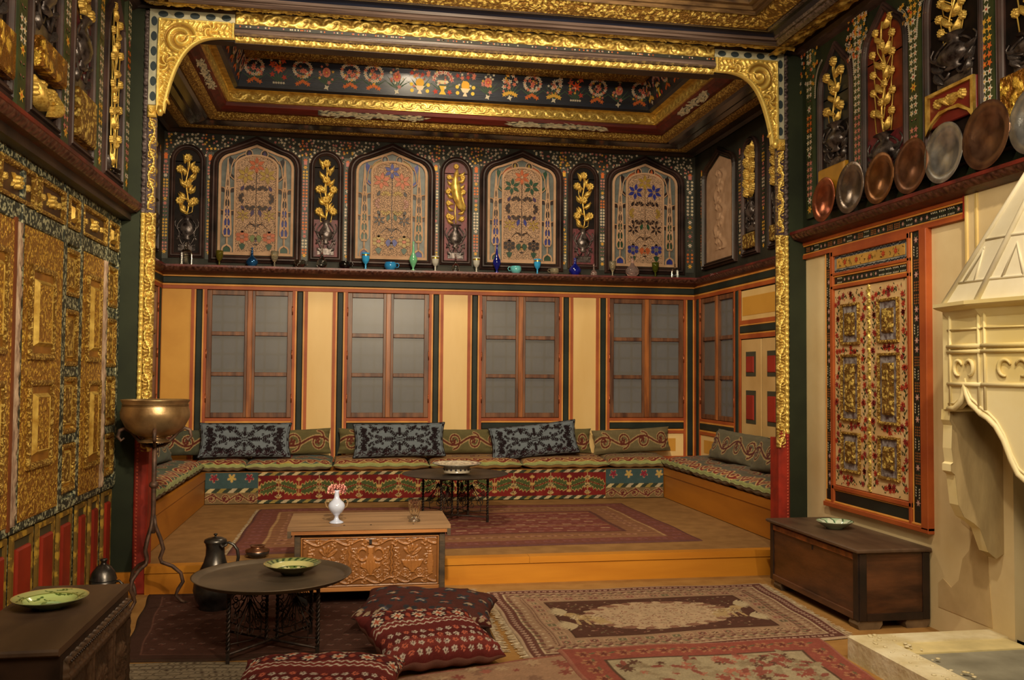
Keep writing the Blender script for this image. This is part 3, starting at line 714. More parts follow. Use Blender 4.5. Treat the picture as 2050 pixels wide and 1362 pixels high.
for i in range(150):
    for j in range(9):
        u = -2.1+i*.0415+random.uniform(-.016, .016); v = 3.99+j*.037+random.uniform(-.013, .013)
        if v > 4.31 or inside(u, v): continue
        near = min(abs(u-a-s*.24) for a in NC for s in (-1, 1)); c = random.choice([YLW, ORG, YLW, PNK]) if (near < .07 and v > 4.1) else random.choice([WHT, WHT, WHT, S(150, 140, 120), PNK])
        if random.random() < .82: star(mb, FB, u, v, random.uniform(.015, .021), c, 5, .0042, rot=random.random(), cc=random.choice([ORG, YLW, RED]))
o = mb.build('painted_garland', PAINT, uw); o['kind'] = 'stuff'
# upper side walls of the alcove
def upper_side(fr, name, cream):
    us = struct(name); MB().box(fr, 7.1, 10.728, 2.7, 4.36, -.1, 0).build('board', UP_GREY, us)
    if cream:
        MB().prism(fr, sh(outline(.4, 2.95, 3.9, 4.15), 9.94), .0, .008).build('plaster_panel', PLASTER, us)
        def hf(U, V): return np.clip(np.sin(U*26)*np.cos(V*19+np.sin(U*30))*.5+.5, 0, 1)*np.exp(-((U-9.94)/.22)**4)
        relief('plaster_relief', fr, 9.68, 10.2, 3.05, 4.0, .006, .03, lambda U, V: scroll_h(V, U-9.94, .26, .2)*np.exp(-((U-9.94)/.2)**4), us, .009, PLASTER, label='carved pale plaster arabesque')
        arch_frame(fr, 9.94, .41, 2.94, 3.92, 4.18, .075, us, m=W_DARK, hgt=.05)
    else: niche(fr, 9.94, .38, 2.95, 3.9, 4.15, 3.4, us, 2, rnd=False)
    for uc in (9.09, 8.45, 7.7): niche(fr, uc, .15, 2.94, 3.95, 4.1, 3.5, us, 2, low=DKB, zped=3.12)
    for u in (10.5, 9.38, 8.8, 8.1): blossom_column(fr, u, 2.95, 4.1, us, seed=int(u*10))
upper_side(FSR, 'wall_right_alcove_upper', True); upper_side(FSL, 'wall_left_alcove_upper', False)
# ledges
def ledge(name, pts0, fr, u0, u1, zt, dep, parent=None, carve=True, zb=None):
    lg = struct(name); h = .07
    MB().loft([[fr.p(u, v, n) for v, n in ((zt, 0), (zt, dep), (zt-.022, dep), (zt-.03, dep-.012), (zt-.055, dep-.03), (zt-h, dep*.55), (zt-h-.02, 0))] for u in (u0, u1)], True, False, True).build('shelf_board', LEDGE, lg)
    if carve:
        def hf(U, V): return .5+.5*np.sin(U*2*PI/.075+V*60)*np.cos(V*120)
        nu = int((u1-u0)/.012); U, V = np.meshgrid(np.linspace(u0, u1, nu), np.linspace(0, 1, 6))
        vv = zt-.024-.04*V; nn = dep-.004-.03*V+.012*(.5+.5*np.sin(U*2*PI/.06+V*3))*np.sin(PI*V)
        X, Y, Z = frgrid(fr, U, vv, nn); o = grid_mesh('leaf_moulding', X, Y, Z, mat('carved ledge edge', S(104, 66, 50), .35, .2, S(50, 22, 18), 30), lg)
    return lg
ledge('trim_1', None, FB, -2.14, 4.147, 2.78, .3)
ledge('trim_2', None, FSR, 7.1, 10.5, 2.78, .1); ledge('trim_3', None, FSL, 7.1, 10.5, 2.78, .1)
# ================================================================== ALCOVE CEILING
def ring_piece(name, X0, X1, Y0, Y1, prof, m, parent, label=None):
    rings = [[(X0+i, Y0+i, z), (X1-i, Y0+i, z), (X1-i, Y1-i, z), (X0+i, Y1-i, z)] for i, z in prof]
    return MB().loft(rings).build(name, m, parent, label=label)
ce = struct('ceiling', 'stepped painted and gilded ceiling of the alcove')
AX = (-2.14, 4.147, 7.15, 10.728)
SILV = mat('dark lacquered moulding', S(60, 48, 44), .22, 0, S(30, 22, 20), 6, (1, 1, 6), coat=.4)
ring_piece('soffit', *AX, [(0, 4.42), (0, 4.325), (.05, 4.30), (.08, 4.33), (.3, 4.335)], W_DARK, ce)
ring_piece('gilt_bead', *AX, [(.18, 4.338), (.2, 4.318), (.26, 4.315), (.3, 4.335)], G_FINE, ce)
ring_piece('lacquer_moulding', *AX, [(.3, 4.338), (.34, 4.32), (.4, 4.33), (.44, 4.315), (.52, 4.325), (.55, 4.345)], SILV, ce)
ring_piece('gilt_moulding', *AX, [(.55, 4.345), (.58, 4.32), (.64, 4.335), (.67, 4.37), (.66, 4.39)], G_FINE, ce)
ring_piece('oxblood_cove', *AX, [(.66, 4.385), (.7, 4.39), (.76, 4.43), (.775, 4.47)], RED_OX, ce)
ring_piece('gilt_frieze_core', *AX, [(.77, 4.465), (.79, 4.47), (.79, 4.575), (.80, 4.585), (.86, 4.585)], G_PLAIN, ce)
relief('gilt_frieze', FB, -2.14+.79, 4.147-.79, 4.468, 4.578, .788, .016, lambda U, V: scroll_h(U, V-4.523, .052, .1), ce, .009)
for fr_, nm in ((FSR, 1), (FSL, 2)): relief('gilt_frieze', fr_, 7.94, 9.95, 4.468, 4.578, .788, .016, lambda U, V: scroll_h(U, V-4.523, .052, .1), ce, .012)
NAV = ring_piece('navy_cove', *AX, [(.86, 4.583), (.9, 4.6), (.99, 4.89)], NAVY, ce)
ring_piece('gilt_moulding', *AX, [(.97, 4.885), (1.02, 4.87), (1.1, 4.88), (1.13, 4.91), (1.13, 4.93)], G_FINE, ce)
ring_piece('brown_moulding', *AX, [(1.13, 4.92), (1.18, 4.92), (1.19, 4.96), (1.24, 4.965), (1.25, 5.0), (1.3, 5.01)], SILV, ce)
MB().wbox(-.95, 2.95, 8.3, 9.5, 5.0, 5.05).build('ceiling_board', W_DARK, ce)
# painted cloud bands on the cove
GREYW = [S(226, 214, 176), S(196, 190, 160), S(84, 88, 84)]
def cloud(fr, u0, u1, v0, v1):
    mb = MB(); k = 0
    rectp(mb, fr, u0, v0, u1, v1, S(96, 100, 94), .003)
    while k < (u1-u0)*130:
        u = random.uniform(u0, u1); v = random.uniform(v0, v1)
        leafp(mb, fr, u, v, .05+.05*random.random(), .008+.006*random.random(), random.uniform(-.4, .4)+(PI if random.random() < .5 else 0), random.choice(GREYW[:2]), .0045+.0004*(k % 3)); k += 1
    o = mb.build('painted_cloud_band', PAINT, ce); o['kind'] = 'stuff'
cv_n = Vector((0, -.04, -.06)).normalized()
COVE = Fr((0, 10.728-.7, 4.392), (1, 0, 0), Vector((0, -.06, .04)).normalized(), Vector((0, -.04, -.06)).normalized())
for a, b in ((-.42, .72), (1.7, 2.75)): cloud(COVE, a, b, .004, .066)
for X, s in ((-2.14, 1), (4.147, -1)):
    f2 = Fr((X+s*.7, 0, 4.392), (0, 1, 0), Vector((s*.06, 0, .04)).normalized(), Vector((s*.04, 0, -.06)).normalized())
    cloud(f2, 8.5, 9.3, .004, .066)
NV = Fr((0, 10.728-.9, 4.6), (1, 0, 0), Vector((0, -.09, .29)).normalized(), Vector((0, -.29, -.09)).normalized())
def bouquet(fr, u, v, kind, rg, sc=1.0):
    mb = MB(); n = .003
    def F(du, dv, r, c, k=5, cc=None): star(mb, fr, u+du*sc, v+dv*sc, r*sc*1.3, c, k, n+random.random()*.0012, rot=rg.random(), cc=cc)
    PK = S(206, 120, 96)
    for k in range(7): leafp(mb, fr, u, v+.05*sc, .14*sc, .006*sc, PI/2+(k-3)*.33, S(60, 84, 60), .002)
    for k in range(9): F(rg.uniform(-.06, .06), rg.uniform(.08, .23), .011, rg.choice([WHT, PK, S(150, 84, 60), YLW]))
    if kind == 0:       # white garland ring over an orange base
        for k in range(18):
            a = k/18*2*PI; F(.07*math.cos(a), .165+.062*math.sin(a), .015, WHT if k % 4 else PK, 5, ORG)
        for k in range(5): F((k-2)*.022, .07-.012*abs(k-2), .017, ORG)
        for k in range(4): F(rg.uniform(-.03, .03), .16+rg.uniform(-.03, .03), .018, PK, 5, RED)
    elif kind == 1:     # one big pink bloom on a stem
        mb.cur = PK; mb.flat(fr, [(u+.033*sc*math.cos(k), v+sc*(.15+.04*math.sin(k))) for k in np.linspace(0, 2*PI, 12)[:-1]], n)
        F(0, .15, .024, S(190, 80, 60), 6, YLW); F(0, .225, .018, S(150, 140, 110)); F(-.045, .13, .015, PNK); F(.02, .07, .017, PNK); F(0, .03, .02, WHT, 4)
    elif kind == 2:     # yellow fruit on a footed bowl
        for k in range(8): F(.07*math.cos(k), .2+.035*math.sin(k*2), .018, RED if k % 2 else PK, 5)
        for k in range(4): F((k-1.5)*.028, .24, .016, WHT)
        mb.cur = S(222, 168, 52); mb.flat(fr, [(u+.036*sc*math.cos(k), v+sc*(.115+.036*math.sin(k))) for k in np.linspace(0, 2*PI, 12)[:-1]], n+.001)
        mb.cur = S(226, 206, 170); mb.flat(fr, [(u-.042*sc, v+.09*sc), (u+.042*sc, v+.09*sc), (u+.02*sc, v+.055*sc), (u-.02*sc, v+.055*sc)], n+.0015)
        mb.flat(fr, [(u-.006*sc, v+.056*sc), (u+.006*sc, v+.056*sc), (u+.02*sc, v+.025*sc), (u-.02*sc, v+.025*sc)], n+.0015)
        for du, dv in ((-.07, .1), (.07, .1), (-.065, .05), (.065, .05)):
            mb.cur = S(224, 190, 70); mb.flat(fr, [(u+sc*(du+.016*math.cos(k)), v+sc*(dv+.016*math.sin(k))) for k in np.linspace(0, 2*PI, 9)[:-1]], n)
    elif kind == 3:     # mixed spray in a small pot
        for k in range(10): F(rg.uniform(-.06, .06), .1+rg.uniform(0, .13), .018, rg.choice([WHT, PK, YLW, WHT]), 5, ORG)
        for k in range(6): F((k-2.5)*.02, .08-.008*abs(k-2.5), .018, YLW)
        F(0, .035, .02, WHT, 4)
    elif kind == 4:     # orange roses
        F(0, .16, .036, S(222, 84, 30), 7, RED); F(-.05, .19, .024, S(206, 84, 50), 5); F(.04, .22, .022, S(206, 84, 50)); F(.045, .09, .02, RED); F(-.05, .11, .02, RED)
        for k in range(5): F((k-2)*.02, .045, .01, WHT)
    else:               # wide basket with a fan of pink
        for k in range(13): a = PI*k/12; F(.075*math.cos(a), .15+.06*math.sin(a), .019, WHT if k % 2 else PNK, 5, RED)
        mb.cur = S(210, 196, 150); mb.flat(fr, [(u-.05*sc, v+.13*sc), (u-.04*sc, v+.145*sc), (u+.04*sc, v+.145*sc), (u+.05*sc, v+.13*sc), (u+.02*sc, v+.115*sc), (u-.02*sc, v+.115*sc)], n)
        mb.cur = S(216, 176, 60); mb.flat(fr, [(u-.03*sc, v+.1*sc), (u+.03*sc, v+.1*sc), (u+.012*sc, v+.06*sc), (u+.03*sc, v+.03*sc), (u-.03*sc, v+.03*sc), (u-.012*sc, v+.06*sc)], n)
        F(-.06, .05, .02, RED); F(.06, .05, .02, RED)
    o = mb.build('painted_bouquet', PAINT, ce)
rg = random.Random(5); kinds = [0, 4, 0, 1, 0, 0, 1, 2, 5, 2, 1, 3, 0, 3, 4, 0, 1, 0]
for i, k in enumerate(kinds): bouquet(NV, -1.07+i*.247, .0, k, rg, 1.28)
for X, s in ((-2.14, 1), (4.147, -1)):
    f3 = Fr((X+s*.9, 0, 4.6), (0, 1, 0), Vector((s*.09, 0, .29)).normalized(), Vector((s*.29, 0, -.09)).normalized())
    for i in range(7): bouquet(f3, 8.1+i*.26, .0, rg.choice([0, 3, 5, 0]), rg, 1.25)
# ================================================================== OPENING FRAME
op = struct('trim_4', 'gilded carved frame of the alcove opening with corner brackets')
wo = struct('wall_opening', 'dark green painted wall strips either side of the alcove opening')
XL, XR = -1.55, 3.508
for a, b in ((-1.95, XL+.002), (XR-.002, 3.95)):
    MB().wbox(a, b, 7.0, 7.13, 0, 4.4).build('green_strip', W_OLIVE, wo)
MB().wbox(-2.4, -1.9, 7.0, 7.13, 0, 5.2).build('return', W_DARK, wo); MB().wbox(3.9, 4.4, 7.0, 7.13, 0, 5.2).build('return', W_DARK, wo)
MB().wbox(-2.4, 4.4, 7.03, 7.13, 4.08, 5.2).build('beam_core', W_DARK, wo)
MB().box(FO, -1.72, XL, 0, .16, 0, .03).build('skirting', W_EDGE, wo)
for s, X in ((1, XL), (-1, XR)):
    fr = Fr((X, 7.0, 0), (s, 0, 0), (0, 0, 1), (0, -1, 0))     # u inward
    MB().box(fr, 0, .094, 1.1, 4.2, -.04, 0).build('jamb_core', mat('dark jamb ground', S(46, 34, 34), .5), op); MB().box(fr, 0, .097, 0, 1.1, -.13, 0).build('jamb_core', REDJAMB, op)
    MB().box(fr, 0, .098, 0, 1.16, 0, .03, .012).build('red_jamb', REDJAMB, op)
    bd = MB()
    for k in range(44): bd.box(fr, .018, .03, .03+k*.025, .045+k*.025, .03, .036, .003)
    o = bd.build('beading', mat('worn red beading', S(190, 84, 60), .5), op); o['kind'] = 'stuff'
    # lower gilded part: leaf beading strip + scroll strip
    relief('gilt_beading', fr, .002, .04, 1.12, 2.76, .02, .022, lambda U, V: np.clip(.25+.75*np.abs(((V/.05) % 1)-.5)*2*(1-np.abs((U-.021)/.02)*.6)-0*U, 0, 1), op, .0055)
    relief('gilt_scroll', fr, .04, .108, 1.02, 2.76, .02, .04, lambda U, V: scroll_h(V, U-.074, .036, .12), op, .0045)
    # upper part: dark carved outer strip, then open gilt scroll on dark ground
    relief('dark_leaf_strip', fr, 0, .036, 2.76, 4.26, .01, .02, lambda U, V: .5+.5*np.sin(V*2*PI/.05+40*(U-.018)), op, .007, mat('violet brown carved strip', S(112, 98, 96), .35, .2, S(46, 36, 38), 30, bump=.4))
    piece('violet_ground', fr, .036, .1, 2.76, 3.56, 0, .012, mat('violet dark ground', S(62, 46, 52), .5), op)
    relief('gilt_scroll', fr, .042, .1, 2.78, 3.46, .01, .045, lambda U, V: np.where(scroll_h(V, U-.071, .031, .11) > .3, scroll_h(V, U-.071, .031, .11), -.1), op, .005)
    piece('gilt_block', fr, .04, .1, 3.46, 3.55, .0, .05, G_PLAIN, op, .01)
    place('rosette', FL_G, fr, .07, 3.505, .05, .022, 0, op)
    # dotted border band
    cream = mat('pale blue grey band', S(176, 172, 146), .6, 0, S(146, 146, 126), 18)
    piece('dotted_band', fr, .036, .1, 3.56, 4.27, 0, .014, cream, op); piece('dotted_band', fr, .1, .64, 4.205, 4.27, 0, .014, cream, op)
    dots = MB(); dk = S(44, 56, 62)
    for k in range(6):
        dots.cur = dk; z = 3.62+k*.112; dots.flat(fr, [(.068+.022*math.cos(a), z+.036*math.sin(a)) for a in np.linspace(0, 2*PI, 13)[:-1]], .0155)
    for k in range(5):
        dots.cur = dk; x = .13+k*.112; dots.flat(fr, [(x+.036*math.cos(a), 4.237+.024*math.sin(a)) for a in np.linspace(0, 2*PI, 13)[:-1]], .0155)
    o = dots.build('painted_dots', PAINT, op)
    # corner bracket (spandrel) with flared quarter arch: u .1-.64, v 3.5-4.2
    nu, nv = 120, 150; T, W_ = np.meshgrid(np.linspace(0, 1, nu), np.linspace(0, 1, nv))
    # W_: height fraction; inner edge curve
    vv = 3.5+W_*.7
    x = np.clip((vv-3.5)/.58, 0, 1)
    inner = .155+.02*np.sin(x*3)+.485*np.where(x < 1, 1-np.sqrt(np.clip(1-x**1.9, 0, 1))**.62, 1)
    inner = np.where(vv > 4.08, .64, np.minimum(inner, .64))
    U = .1+(inner-.1)*T
    dx, dy = U-.1, 4.2-vv; rr = np.hypot(U-.26, vv-4.06); th = np.arctan2(vv-4.06, U-.26)
    h1 = .5+.5*np.cos(th*1-rr*2*PI/.055); h2 = .5+.5*np.cos(6*np.arctan2(vv-3.86, U-.17)+np.hypot(U-.17, vv-3.86)*110)
    r2 = np.hypot(U-.17, vv-3.86); r3 = np.hypot(U-.47, vv-4.14); h3 = .5+.5*np.cos(5*np.arctan2(vv-4.14, U-.47)-r3*130)
    h = np.where(rr < .12, h1, np.where(r2 < .07, h2, np.where(r3 < .06, h3, .5+.35*np.sin((U+vv)*90+3*np.sin(vv*40))*np.cos((U-vv)*70))))
    rim = np.minimum(np.minimum(T*(inner-.1), (1-T)*(inner-.1)*1.0), 4.2-vv); h = np.where(rim < .016, 1.05, h)
    din = (1-T)*(inner-.1); h = np.where((din > .016) & (din < .045), .55+.4*np.sin(vv*2*PI/.03+U*150), h)
    Nn = .022+.028*h; Nn[0] = Nn[-1] = 0; Nn[:, 0] = Nn[:, -1] = 0
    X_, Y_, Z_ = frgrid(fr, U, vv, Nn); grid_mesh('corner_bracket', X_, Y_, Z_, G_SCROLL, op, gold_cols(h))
    knob = MB(); knob.tube([fr.p(.128, 3.47, .04), fr.p(.128, 3.5, .042), fr.p(.13, 3.54, .04)], [.014, .028, .022], 10); knob.tube([fr.p(.19, 3.56, .03), fr.p(.165, 3.6, .035), fr.p(.175, 3.64, .03)], [.008, .016, .008], 8); knob.build('scroll_end', G_PLAIN, op)
# beam across the top
BL, BR = XL+.64, XR-.64
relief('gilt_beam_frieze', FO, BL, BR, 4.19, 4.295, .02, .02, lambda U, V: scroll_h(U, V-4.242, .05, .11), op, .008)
MB().box(FO, BL, BR, 4.165, 4.192, -.02, .03).build('painted_fillet', mat('dark painted fillet', S(40, 40, 34), .45), op)
pm = MB()
for k in range(120):
    u = random.uniform(BL, BR); star(pm, FO, u, 4.178, .008, random.choice([WHT, WHT, PNK, ORG]), 5, .0315)
o = pm.build('fillet_blossoms', PAINT, op); o['kind'] = 'stuff'
MB().loft([[(u, 7.0-n, z) for z, n in ((4.167, .02), (4.16, .035), (4.148, .03), (4.14, .045), (4.122, .045), (4.11, .02))] for u in (BL, BR)], False, False).build('lacquer_moulding', mat('worn lilac lacquer', S(112, 94, 86), .26, 0, S(48, 36, 33), 14, (.1, 3, 6), coat=.2), op)
relief('gilt_leaf_moulding', FO, BL, BR, 4.06, 4.115, .01, .035, lambda U, V: scroll_h(U, V-4.088, .025, .06), op, .008)
MB().wbox(BL, BR, 7.0, 7.13, 4.06, 4.2).build('beam_soffit', W_DARK, op)
relief('bead_strip', FO, XL, XR, 4.295, 4.34, .02, .02, lambda U, V: .5+.5*np.sin(U*2*PI/.05+V*90), op, .01, MATS['violet brown carved strip'])
MB().wbox(XL-.2, XR+.2, 6.98, 7.03, 4.27, 4.6).build('beam_board', W_DARK, op)
# ================================================================== HALL CEILING
hc = struct('ceiling_hall', 'gilded stepped ceiling of the hall')
HX = (-1.6, 3.56, -2.3, 6.99)
ring_piece('gilt_carved_moulding', *HX, [(-.02, 4.34), (.02, 4.33), (.1, 4.27), (.2, 4.235), (.26, 4.24)], G_CARV, hc)
def lumps(name, Y, x0, x1, z0, z1, y0, m, parent):
    """bold carved leaves standing off the cornice, along x"""
    U, V = np.meshgrid(np.linspace(x0, x1, int((x1-x0)/.012)), np.linspace(0, 1, 14))
    h = scroll_h(U, (V-.5)*.16, .08, .17)*.045
    h[0] = h[-1] = 0
    return U, y0-V*.24-h*.3, z0+(z1-z0)*V-h, h
U, Yg, Zg, h = lumps('', 0, HX[0]+.1, HX[1]-.1, 4.33, 4.235, 6.98, None, None)
grid_mesh('gilt_carved_relief', U, Yg, Zg, G_SCROLL, hc, gold_cols(h/.045))
V_, U_ = np.meshgrid(np.linspace(0, 1, 14), np.linspace(2.5, 6.95, 380)); h = scroll_h(U_, (V_-.5)*.16, .08, .17)*.045; h[:, 0] = h[:, -1] = 0
grid_mesh('gilt_carved_relief', HX[1]-.01-V_*.24, U_, 4.33-.095*V_-h, G_SCROLL, hc, gold_cols(h/.045))
ring_piece('lacquer_moulding', *HX, [(.26, 4.24), (.27, 4.225), (.3, 4.235), (.31, 4.25), (.33, 4.25), (.34, 4.27)], MATS['worn lilac lacquer'], hc)
ring_piece('navy_fillet', *HX, [(.34, 4.268), (.37, 4.29), (.41, 4.29)], NAVY, hc)
pm = MB(); ff = Fr((0, 6.99-.375, 4.2925), (1, 0, 0), (0, -1, 0), (0, 0, -1)); fg = Fr((3.56-.375, 0, 4.2925), (0, 1, 0), (-1, 0, 0), (0, 0, -1))
for k in range(90): star(pm, ff, random.uniform(-1, 3.1), random.uniform(0, .03), .014, random.choice([S(120, 40, 30), S(60, 80, 100), S(120, 110, 90)]), 5, .002)
for k in range(60): star(pm, fg, random.uniform(4.5, 6.6), random.uniform(0, .03), .018, random.choice([S(140, 50, 30), S(60, 80, 110), S(120, 110, 90)]), 5, .002)
o = pm.build('painted_blossoms', PAINT, hc); o['kind'] = 'stuff'
ring_piece('lacquer_moulding', *HX, [(.41, 4.292), (.42, 4.275), (.44, 4.275), (.45, 4.29)], MATS['worn lilac lacquer'], hc)
ring_piece('gilt_carved_moulding', *HX, [(.45, 4.29), (.47, 4.27), (.54, 4.285), (.58, 4.31), (.6, 4.33)], G_CARV, hc)
ring_piece('ribbed_moulding', *HX, [(.6, 4.32), (.62, 4.315), (.63, 4.34), (.66, 4.335), (.67, 4.36), (.72, 4.355), (.73, 4.39), (.8, 4.385), (.82, 4.42)], mat('ochre brown lacquer', S(120, 92, 58), .3, 0, S(64, 44, 28), 6, (1, 1, 5), coat=.2), hc)
MB().wbox(-.85, 2.8, -1.6, 6.3, 4.41, 4.46).build('ceiling_board', W_DARK, hc)
# room shell behind the camera
rb = struct('wall_rear', 'plain dark rear wall of the hall'); MB().wbox(-1.9, 3.9, -2.5, -2.4, 0, 4.6).build('board', W_DARK, rb)
# ================================================================== HALL LEFT WALL
MOT = carved('mottled grey green paint', S(170, 170, 136), S(40, 48, 42), 40, .5, 0, .004, .5)
BRN_G = mat('brown panel ground', S(74, 46, 26), .45, .1, S(44, 26, 16), 8)
wlf = struct('wall_left', 'hall left wall of gilded carved cupboard doors above red panels')
MB().box(FL, -2.5, 7.0, 0, 4.45, -.1, 0).build('backing', W_DARK, wlf)
MB().box(FL, 3.2, 6.99, 0, 2.74, 0, .006).build('mottled_board', MOT, wlf)
for a, b in ((5.684, 5.757), (6.022, 6.086), (6.63, 6.682), (6.936, 6.99), (5.003, 5.046)):
    MB().box(FL, a, b, .79, 2.74, 0, .034, .004).build('mottled_stile', MOT, wlf)
for a, b in ((2.36, 2.45), (2.655, 2.74), (.775, .84)): MB().box(FL, 3.2, 6.99, a, b, 0, .03, .004).build('mottled_rail', MOT, wlf)
for a, b in ((5.757, 6.022), (6.682, 6.936)):
    for z0, z1 in ((1.972, 2.048), (1.567, 1.628), (1.167, 1.223)): MB().box(FL, a, b, z0, z1, 0, .028, .004).build('mottled_rung', MOT, wlf)
def ringbox(fr, u0, u1, v0, v1, prof):
    return [[fr.p(u0+d, v0+d, n), fr.p(u1-d, v0+d, n), fr.p(u1-d, v1-d, n), fr.p(u0+d, v1-d, n)][:] for d, n in prof]
def framed(name, fr, u0, u1, v0, v1, parent, w=.03, n=.012, hgt=.03, fm=None, gm=None, carve=None, sub=True):
    """moulded frame with a sunk ground and a carved heart"""
    fm = fm or G_FINE
    o = MB().loft(ringbox(fr, u0, u1, v0, v1, [(0, n), (0, n+hgt*.8), (w*.35, n+hgt), (w*.8, n+hgt*.8), (w, n+.003)])).build(name, fm, parent)
    MB().box(fr, u0+w, u1-w, v0+w, v1-w, n, n+.004).build('ground', gm or BRN_G, o)
    if carve: carve(o, u0+w, u1-w, v0+w, v1-w, n+.004)
    return o
def raised(fr, m=None, ins=.02, hgt=.03, slope=.02):
    def f(o, a, b, c, d, n):
        MB().loft(ringbox(fr, a+ins, b-ins, c+ins, d-ins, [(0, n), (slope, n+hgt), (slope+.006, n+hgt*.8)]), caps=False).build('bevel', G_PLAIN, o)
        k = ins+slope+.004
        if b-a > 2*k+.01: MB().box(fr, a+k, b-k, c+k, d-k, n, n+hgt*.82).build('carved_heart', m or G_CARV, o)
    return f
def boss(fr):
    def f(o, a, b, c, d, n):
        uc, vc = (a+b)/2, (c+d)/2; r = min(b-a, d-c)*.3
        place('rosette', FL_BIG, fr, uc, vc, n, r, 0, o)
        for s in (-1, 1):
            for t in (-1, 1): place('leaf', LF_G, fr, uc+s*r*.7, vc+t*r*.3, n, r*1.1, PI/2-s*(PI/2-t*.5), o, s)
            if b-a > .3: place('rosette', FL_G, fr, uc+s*(b-a)*.36, vc, n, r*.5, 0, o)
    return f
for a, b in ((3.7, 4.3), (4.37, 4.62), (4.7, 5.2), (5.27, 5.7), (5.775, 5.99), (6.06, 6.62), (6.68, 6.93)):
    framed('frieze_panel', FL, a, b, 2.455, 2.65, wlf, .028, .012, .03, carve=(boss(FL) if b-a > .3 else raised(FL)))
rows = ((2.05, 2.335), (1.63, 1.97), (1.225, 1.565), (.875, 1.165))
for a, b in ((5.765, 6.015), (6.69, 6.93)):
    for z0, z1 in rows: framed('narrow_panel', FL, a, b, z0, z1, wlf, .032, .006, .032, gm=mat('burnished gilt ground', S(206, 150, 54), .4, .3, S(160, 108, 36), 8), carve=raised(FL, ins=.012, slope=.012, hgt=.014))
DOORG = carved('dense gilded door carving', S(246, 202, 84), S(166, 114, 40), 46, .34, .55, .014)
def carved_door(n, a, b, pans):
    d = struct('door_%d' % n, 'gilded carved cupboard door in the hall left wall')
    MB().box(FL, a, b, .82, 2.355, .006, .036, .006).build('door_leaf', DOORG, d)
    for u0, u1, z0, z1 in pans:
        framed('door_panel', FL, u0, u1, z0, z1, d, .035, .0365, .02, fm=G_FINE, gm=mat('sunk bronze ground', S(170, 116, 40), .45, .1, S(120, 78, 26), 8), carve=raised(FL, m=DOORG, ins=.036, slope=.02, hgt=.022))
    for k in range(24):
        pass
carved_door(2, 4.2, 4.9, [(4.3, 4.8, 1.68, 2.2), (4.3, 4.8, 1.0, 1.55)])
carved_door(3, 5.05, 5.68, [(5.12, 5.52, 1.66, 2.16), (5.14, 5.52, 1.08, 1.55)])
carved_door(4, 6.09, 6.555, [(6.16, 6.47, 1.66, 2.22), (6.2, 6.5, .98, 1.54)])
WORN = mat('worn pinkish edge wood', S(196, 168, 140), .7, 0, S(120, 92, 74), 18, (3, 3, .5), .8, 40, .01)
for a, b in ((4.93, 4.98), (6.565, 6.6)):
    U, V = np.meshgrid(np.linspace(a, b, 6), np.linspace(.8, 2.37, 70)); nn = .052+.008*np.sin(V*23)*np.sin(V*57+U*90)-.0*U; nn[:, 0] = nn[:, -1] = 0; nn[0] = nn[-1] = 0
    X, Y, Z = frgrid(FL, U, V, nn); grid_mesh('worn_door_edge', X, Y, Z, WORN, wlf)
piece('door_side', FL, 4.9, 4.93, .8, 2.37, 0, .04, mat('brown door side', S(120, 62, 24), .5), wlf)
GRYP = mat('olive grey sunk border', S(70, 66, 44), .5, 0, S(54, 52, 34), 4); REDW = mat('red dado panel', S(150, 42, 20), .45, 0, S(118, 30, 14), 3)
YELF = carved('ochre marbled border', S(176, 138, 48), S(112, 84, 30), 16, .5, 0, .003, .4)
for a, b in ((3.6, 3.9), (3.97, 4.27), (4.34, 4.62), (4.69, 4.93), (5.0, 5.31), (5.38, 5.67), (5.74, 6.0), (6.1, 6.31), (6.39, 6.6), (6.7, 6.92)):
    f = MB().loft(ringbox(FL, a, b, .06, .765, [(0, .012), (0, .03), (.028, .03), (.028, .014)])).build('dado_frame', YELF, wlf)
    MB().box(FL, a+.028, b-.028, .088, .737, .012, .016).build('sunk_border', GRYP, f)
    MB().box(FL, a+.062, b-.04, .12, .685, .016, .036, .01).build('red_panel', REDW, f)
ledge('trim_5', None, FL, 3.0, 6.99, 2.82, .175)
MB().box(FL, 3.0, 6.99, 2.7, 2.755, 0, .1).build('shelf_underside', W_DARK, wlf)
ul = struct('wall_left_upper', 'painted upper zone of the hall left wall with gilded niches')
GRNB = mat('moss green painted boards', S(46, 54, 30), .5, 0, S(26, 32, 22), 4, (1, 1, .4), .2, 50, .003)
MB().box(FLU, 3.0, 6.99, 2.82, 4.4, -.06, 0).build('board', GRNB, ul)
GPED = carved('bold gilded carving', S(244, 198, 80), S(140, 90, 26), 15, .3, .6, .03)
